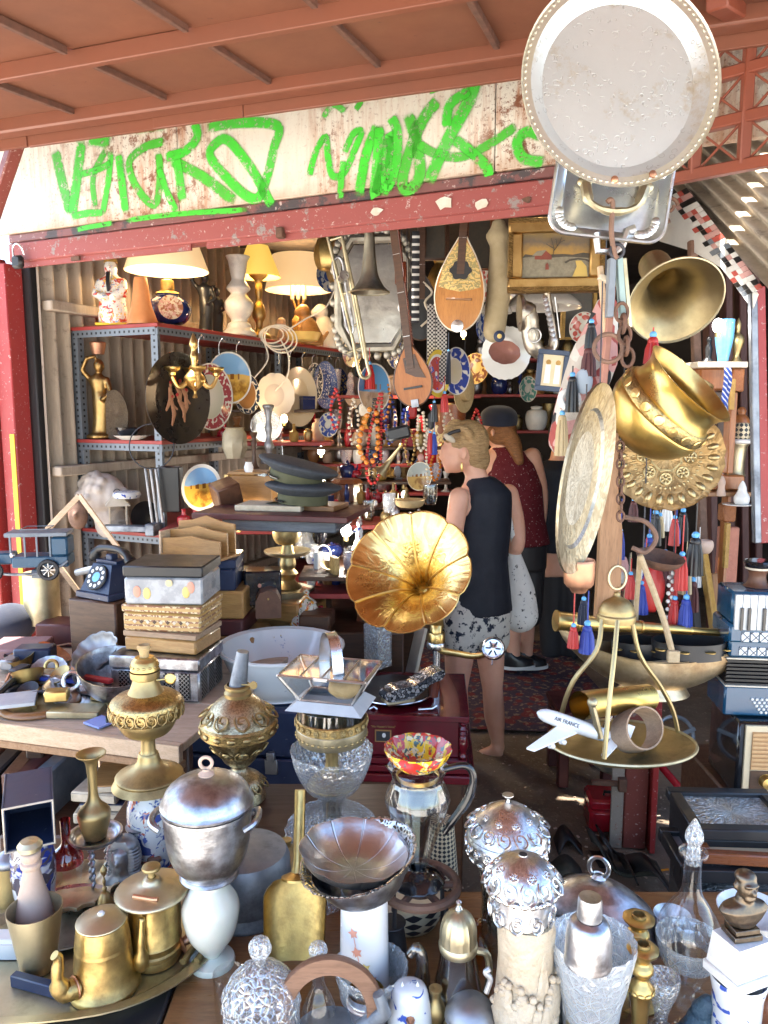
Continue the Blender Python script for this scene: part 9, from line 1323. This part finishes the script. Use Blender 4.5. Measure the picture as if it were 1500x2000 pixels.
m=MB(); m.loft([(Q(1095,1120),.17,.13,0),(Q(1095,1060),.16,.12,0),(Q(1092,960),.19,.13,0),(Q(1090,915),.19,.1,0),(Q(1092,898),.06,.06,0),(Q(1094,880),.055,.055,0)]).ball(.08,.095,.115,Matrix.Translation(Q(1098,852))); limb(m,[Q(1045,925),Q(1040,990,-.03),Q(1060,1040,-.08)],[.055,.045,.03]); hand(m,Q(1061,1042,-.08),V((.4,-.2,-.8)),V((0,-1,0))); limb(m,[Q(1075,1120),Q(1075,1200),Q(1076,1275)],[.09,.065,.04]); limb(m,[Q(1115,1120),Q(1115,1200),Q(1116,1275)],[.09,.065,.04]); O('body',remesh(m,.014,2),'skin',w3)
m=MB(); m.loft([(Q(1095,1075),.185,.15,0),(Q(1092,960),.205,.145,0),(Q(1090,915),.2,.115,0),(Q(1092,898),.07,.07,0)]); limb(m,[Q(1048,922),Q(1040,975,-.02)],[.075,.065]); O('shirt',remesh(m,.014,2),'navy_top',w3); m=MB(); limb(m,[Q(1078,1090),Q(1076,1270)],[.11,.07]); limb(m,[Q(1112,1090),Q(1114,1270)],[.11,.07]); O('trousers',remesh(m,.014,2),'dark',w3); O('hair',MB().ball(.088,.1,.1,Matrix.Translation(Q(1098,845,-.02))),'dark',w3)
# ---------------------------------------------------------------- denser small stock in the middle of the shop
BK={'box':lambda:MB().box(1.6,1,.7,TR(0,0,.35)).box(1.65,1.05,.18,TR(0,0,.8)),'book':lambda:MB().box(.5,1.3,1.0,TR(0,0,.5)),'clock':lambda:MB().box(1.2,.7,.16,TR(0,0,.08)).lathe([(0,0),(.5,0),(.52,.2),(.42,.22),(0,.2)],TR(0,.1,.55)@RX(90),20),'teapot':lambda:MB().lathe(sp([(0,0),(.5,0),(.8,.35),(.6,.7),(.2,.8),(.12,.95),(0,1)],3),seg=16).tube([(.6,0,.3),(1.0,0,.5),(1.1,0,.75)],[.15,.1,.07],8).tube(spl([(-.7,0,.55),(-1.05,0,.6),(-1.0,0,.25),(-.7,0,.2)],4),.06,6),'dish':lambda:MB().lathe([(0,0),(.5,0),(1.1,.3),(1.05,.34),(0,.06)],TR(0,0,.1)@RX(14),24),'basket':lambda:MB().lathe([(0,0),(.6,0),(.9,.6),(.84,.6),(0,.1)],seg=18).torus(.85,.06,TR(0,0,.6)@RX(90),18,6,1,pi)}
def good2(kind,colr,p,s,where,rz):
    colr=uniq(kind,colr,where)
    if(kind,colr)not in gcache:gcache[kind,colr]=BK[kind]().mesh(kind)
    o=O('shelf_'+kind,gcache[kind,colr],GM[colr]); o.location=p; o.scale=(s*.55,s*.55,s); o.rotation_euler=(0,0,radians(rz)); tag(o,'%s %s standing on the %s'%(colr,kind,where),kind,'small goods on the '+where)
def mixed(x0,x1,y,d,where,n_,sz,zoff=0,board=None):
    if board:a,b_=at(x0,y,d),at(x1,y,d); one('rack_board',MB().box(b_.x-a.x+.05,.22,.016,TR(0,0,-.009)),board,'board of the '+where,'board','rear rack boards',((a.x+b_.x)/2,d+.03,a.z))
    for k in range(n_):
        x=x0+(x1-x0)*(k+.5+RND.uniform(-.35,.35))/n_; p=at(x,y,d); s=RND.uniform(*sz)*mpp(p); p=V((p.x,d+RND.uniform(-.04,.10),p.z)); kd=RND.choice(list(BK)+['vase','jar','figurine','candlestick','bottle'])
        if kd in BK:good2(kd,RND.choice(list(GM)),p,s,where,RND.uniform(-40,40))
        else:good(kd,RND.choice(list(GM)),p,s*RND.uniform(.5,.8),s*1.2,where)
mixed(600,880,872,4.75,'narrow shelf behind the beads',12,(22,40),board='wood_dark'); mixed(610,870,938,4.4,'crowded shelf behind the horn',13,(22,40),board='wood_dark'); mixed(600,800,985,3.75,'crowded shelf above the counter',11,(20,34),board='wood_dark'); mixed(600,730,1118,2.9,'front edge of the low ledge',6,(18,34),board='wood_dark'); mixed(440,640,1215,2.9,'edge behind the stacked boxes',7,(18,32)); mixed(350,620,800,4.9,'shelf behind the hanging plates',11,(26,44),board='wood_dark'); mixed(940,1100,980,5.2,'low dark rack behind the women',6,(24,40),board='wood_dark'); mixed(420,560,962,3.4,'shelf left of the caps',5,(20,34),board='wood_dark')
for i,(x,d)in enumerate(((640,3.9),(662,4.2),(700,3.9),(750,4.1),(775,3.8),(860,4.0),(920,3.7),(950,4.0),(1010,3.8),(1120,3.4))):  # things hung from the ceiling deep inside
    p=at(x,480+30*(i%3),d); k=i%5; t=T('hanging_lantern' if k<2 else 'hanging_jug',['brass lantern','small brass lantern','copper jug','silver jug','dark jug'][k]+' hanging from the ceiling '+['far left','left of the trombone','behind the trombone','behind the bead strands','behind the black mandolin','beside the straw hat','left of the cloth bundle','behind the cloth bundle','behind the painting','right of the painting'][i],'lantern' if k<2 else 'jug',p); O('body',MB().lathe(sp([(0,-.12),(.05,-.11),(.07,-.04),(.05,.03),(.03,.06),(.04,.09),(0,.1)],3),seg=12 if k>1 else 6),['brass','brass_dull','copper','silver_dark','iron'][k],t); O('chain',MB().tube([(0,0,.1),(0,0,2.72-p.z)],.003,5),'iron',t)
# cords that carry what hangs
bpy.context.view_layer.update()
HANG={'engraved_tray':1.9,'woven_bag':2.1,'wooden_paddle':1.7,'rusty_chain':1.7,'iron_pan':1.6,'red_pouch':1.6,'trombone':2.7,'horn_bell':2.7,'framed_mirror':2.7,'landscape_painting':2.7,'straw_hat':2.7,'cloth_bundle':2.7,'leather_pouch':2.7,'velvet_pouch':2.7,'bugle':2.7,'oval_tray':2.62,'square_tray':2.62,'greek_plate':2.7,'flower_plate':2.7,'view_plate':2.7,'scalloped_plate':2.7,'pendant_lamp':2.7,'pendant_lamp.001':2.7,'scale_pan':1.75,'boat_dish':1.7,'copper_pot':1.7,'white_beads':1.6}
for nm,zt in HANG.items():
    o=bpy.data.objects.get(nm)
    if o is None:continue
    ms=[c for c in[o]+list(o.children)if c.type=='MESH']; P=[c.matrix_world@v.co for c in ms for v in c.data.vertices]; tp=max(P,key=lambda p:p.z); w0=o.matrix_world.inverted()
    O('hanging_cord',MB().tube([w0@(tp-V((0,0,.004))),w0@V((tp.x,tp.y+.01,zt))],.0016,5),'iron',o)
# more stock hanging in the middle and behind the scale
PC=[((.7,.66,.58),(.5,.1,.08)),((.05,.1,.35),(.6,.62,.66)),((.55,.4,.15),(.15,.06,.03)),((.66,.6,.5),(.1,.25,.2)),((.25,.1,.06),(.6,.45,.2)),((.7,.7,.68),(.06,.1,.4))]
for i,(x,y,w_,h_,d)in enumerate(((655,470,40,60,3.9),(640,540,44,60,4.3),(770,500,40,56,3.8),(765,630,44,60,3.7),(690,690,40,54,3.9),(770,690,36,60,3.8),(940,560,44,66,3.7),(945,640,40,58,3.6),(930,720,46,60,3.9),(1030,760,40,50,4.2),(860,840,40,52,4.3),(640,830,36,48,4.2),(1140,640,44,60,3.3),(1130,740,40,56,3.4))):
    a,b_=PC[i%6]; disc('hanging_plate',['white plate with red motif','dark blue plate with pale motif','ochre plate with dark motif','cream plate with green motif','brown plate with golden motif','white plate with blue motif'][i%6]+[' at the upper left end of the hung stock',' left of the trombone',' above the small mandolin',' between the mandolins',' under the trombone',' left of the small mandolin',' below the brown picture',' left of the scalloped plate',' below the scalloped plate',' behind the icon',' above the woman\'s head',' behind the beads',' right of the saxophone',' right of the icon'][i],'plate',x,y,w_,h_,d,lambda R,a=a,b_=b_,i=i:MATP('px%d'%i,plate,R,[(0,a),(.6,tuple(c*.8 for c in a)),(.66,a)],b_,(.3,.95),55,.12,.45),1 if i%2 else-1,.08,group='plates hung in the middle of the shop')
for i,(x,y,n_,mt,lab)in enumerate(((655,760,80,'coral','coral'),(690,780,90,'bone','bone white'),(752,740,80,'amber','amber'),(762,770,100,'blue','cobalt blue'),(800,840,70,'brass','brass'),(850,880,60,'amber','honey'),(875,800,50,'bone','ivory'),(930,800,60,'coral','dark coral'))):strand(lab+' bead string in the dense bunch behind the woman\'s head',((x,y),(x-9,y+n_*.5),(x,y+n_),(x+10,y+n_*.5),(x+2,y)),3.45+.06*i,.0075,mt)
TC=[('red','red'),('blue','blue'),('black','black'),('linen','straw-coloured'),('maroon_dull','maroon'),('white','white')]
for i in range(18):
    x,y=1205+9.2*i+RND.uniform(-4,4),RND.uniform(985,1170); mt,cn=TC[i%6]; tassel('%s tassel in the %s of the bunch behind the brass scale'%(cn,['left third','middle','right third'][i//6]),x,y,RND.uniform(34,58),RND.uniform(16,26),2.15+.02*i,mt,RND.uniform(40,110))
for i in range(8):p=at(1215+18*i,1150+RND.uniform(-40,30),2.5); one('knit_purse',remesh(MB().ball(.04,.02,.055).ball(.02,.015,.02,TR(0,0,.055)),.010,1),['woven','leather','navy_cloth','red','olive','woven','maroon_dull','linen'][i],['patterned woven','brown leather','navy cloth','bright red','olive green','second patterned','dull maroon','pale linen'][i]+' purse in the bunch behind the tassels','purse','purses behind the tassels',p)
# chased ornament in real relief on the larger metal pieces
ros=MB(); ros.torus(.0066,.0016,I4,14,5).ball(.003,.003,.0022,seg=8,rings=5)
for k in range(6):ros.ball(.0034,.0018,.0016,RZ(60*k)@TR(.0046,0,.0004),seg=6,rings=4)
ros=ros.mesh('rosette'); egg=MB().ball(.0085,.0055,.003,seg=10,rings=6).mesh('boss'); scr=MB().tube(spl([(0,-.016,0),(.009,-.008,.001),(.006,.006,.001),(-.004,.008,.001),(-.006,0,.001),(0,-.002,.001)],4),[.0022,.0016],5).tube(spl([(0,-.016,0),(-.009,-.01,.001),(-.012,.004,.001),(-.006,.014,0)],4),[.0022,.0012],5).mesh('scroll')
def band(lab,z,r,n_,me,slope=0,s=1.0,nm='rosette',mat=None,ph=0):  # slope: how far the wall leans in, degrees
    o=next(q for q in bpy.data.objects if q.get('label')==lab); R_,H=rh[o.name]; mat=mat or next(c for c in o.children if c.type=='MESH').data.materials[0]
    if me.name+str(mat)not in gcache:c_=me.copy(); c_.materials.clear(); c_.materials.append(MAT(mat)); gcache[me.name+str(mat)]=c_
    for k in range(n_):
        a=360*(k+ph)/n_; O(nm,gcache[me.name+str(mat)],None,o,RZ(a)@TR(r*R_+.0012,0,z*H)@RY(90-slope)@RZ(90)@SC(s))
L1='embossed silver tureen with conical lid and flower knob on a glass vase'; band(L1,.20,.93,18,ros,-35,mat='silver_orn'); band(L1,.36,1.0,20,ros,0,1.05,mat='silver_orn'); band(L1,.62,.84,14,scr,58,1.0,'scroll',mat='silver_orn'); band(L1,.74,.58,9,ros,58,.9,mat='silver_orn')
L2='bright embossed silver tea tin with lobed domed lid on the carved tankard'; band(L2,.43,1.02,26,egg,0,.8,'boss',mat='silver_orn'); band(L2,.62,.93,12,scr,40,1.0,'scroll',mat='silver_orn'); band(L2,.80,.68,9,ros,58,1,mat='silver_orn'); band(L2,.02,.87,10,scr,0,.9,'scroll',mat='silver_orn')
L3='embossed brass oil lamp with grey tin burner tube left of the glass box'; band(L3,.66,1.0,16,egg,0,1.25,'boss',mat='brass_dull'); band(L3,.80,.80,10,scr,55,1.6,'scroll',mat='brass_dull'); band(L3,.48,.62,10,scr,-45,1.5,'scroll',mat='brass_dull'); band(L3,.16,.6,10,scr,45,1.1,'scroll',mat='brass_dull')
L4='tall dull brass oil lamp with burner standing on the painted jar'; band(L4,.58,1.0,22,scr,0,.9,'scroll',mat='brass_dull'); band(L4,.90,.37,14,egg,0,.5,'boss',mat='brass_dull')
L5='brass pedestal compote with embossed band and glass liner'; band(L5,.81,1.01,26,ros,0,.8,mat='brass_dull'); band(L5,.66,1.0,34,egg,0,.5,'boss',mat='brass_dull')
band('gilt brass candlestick with ribbed drip pan, the nearer of the pair',.575,.5,10,egg,0,.7,'boss')
bz_=next(q for q in bpy.data.objects if q.name=='bronze_plate'); Rb=103*mpp(at(1302,892,1.9)); br_=ros.copy(); br_.materials.clear(); br_.materials.append(MAT('brass_worn')); be_=egg.copy(); be_.materials.clear(); be_.materials.append(MAT('brass_worn'))
for k in range(44):O('bead',be_,None,bz_,RZ(360*k/44)@TR(.60*Rb,0,.002)@SC(.5))
for k in range(26):O('rim_lobe',be_,None,bz_,RZ(360*k/26)@TR(.82*Rb,0,.05*Rb)@RY(-12)@SC(1.7,1.5,2))
for k in range(8):O('rosette',br_,None,bz_,RZ(45*k)@TR(.42*Rb,0,.001)@SC(2.0)); O('star_edge',MB().bar((.0,-.14*Rb,0),(0,.14*Rb,0),.005,.004),'brass_worn',bz_,RZ(45*k)@TR(.26*Rb,0,.002))
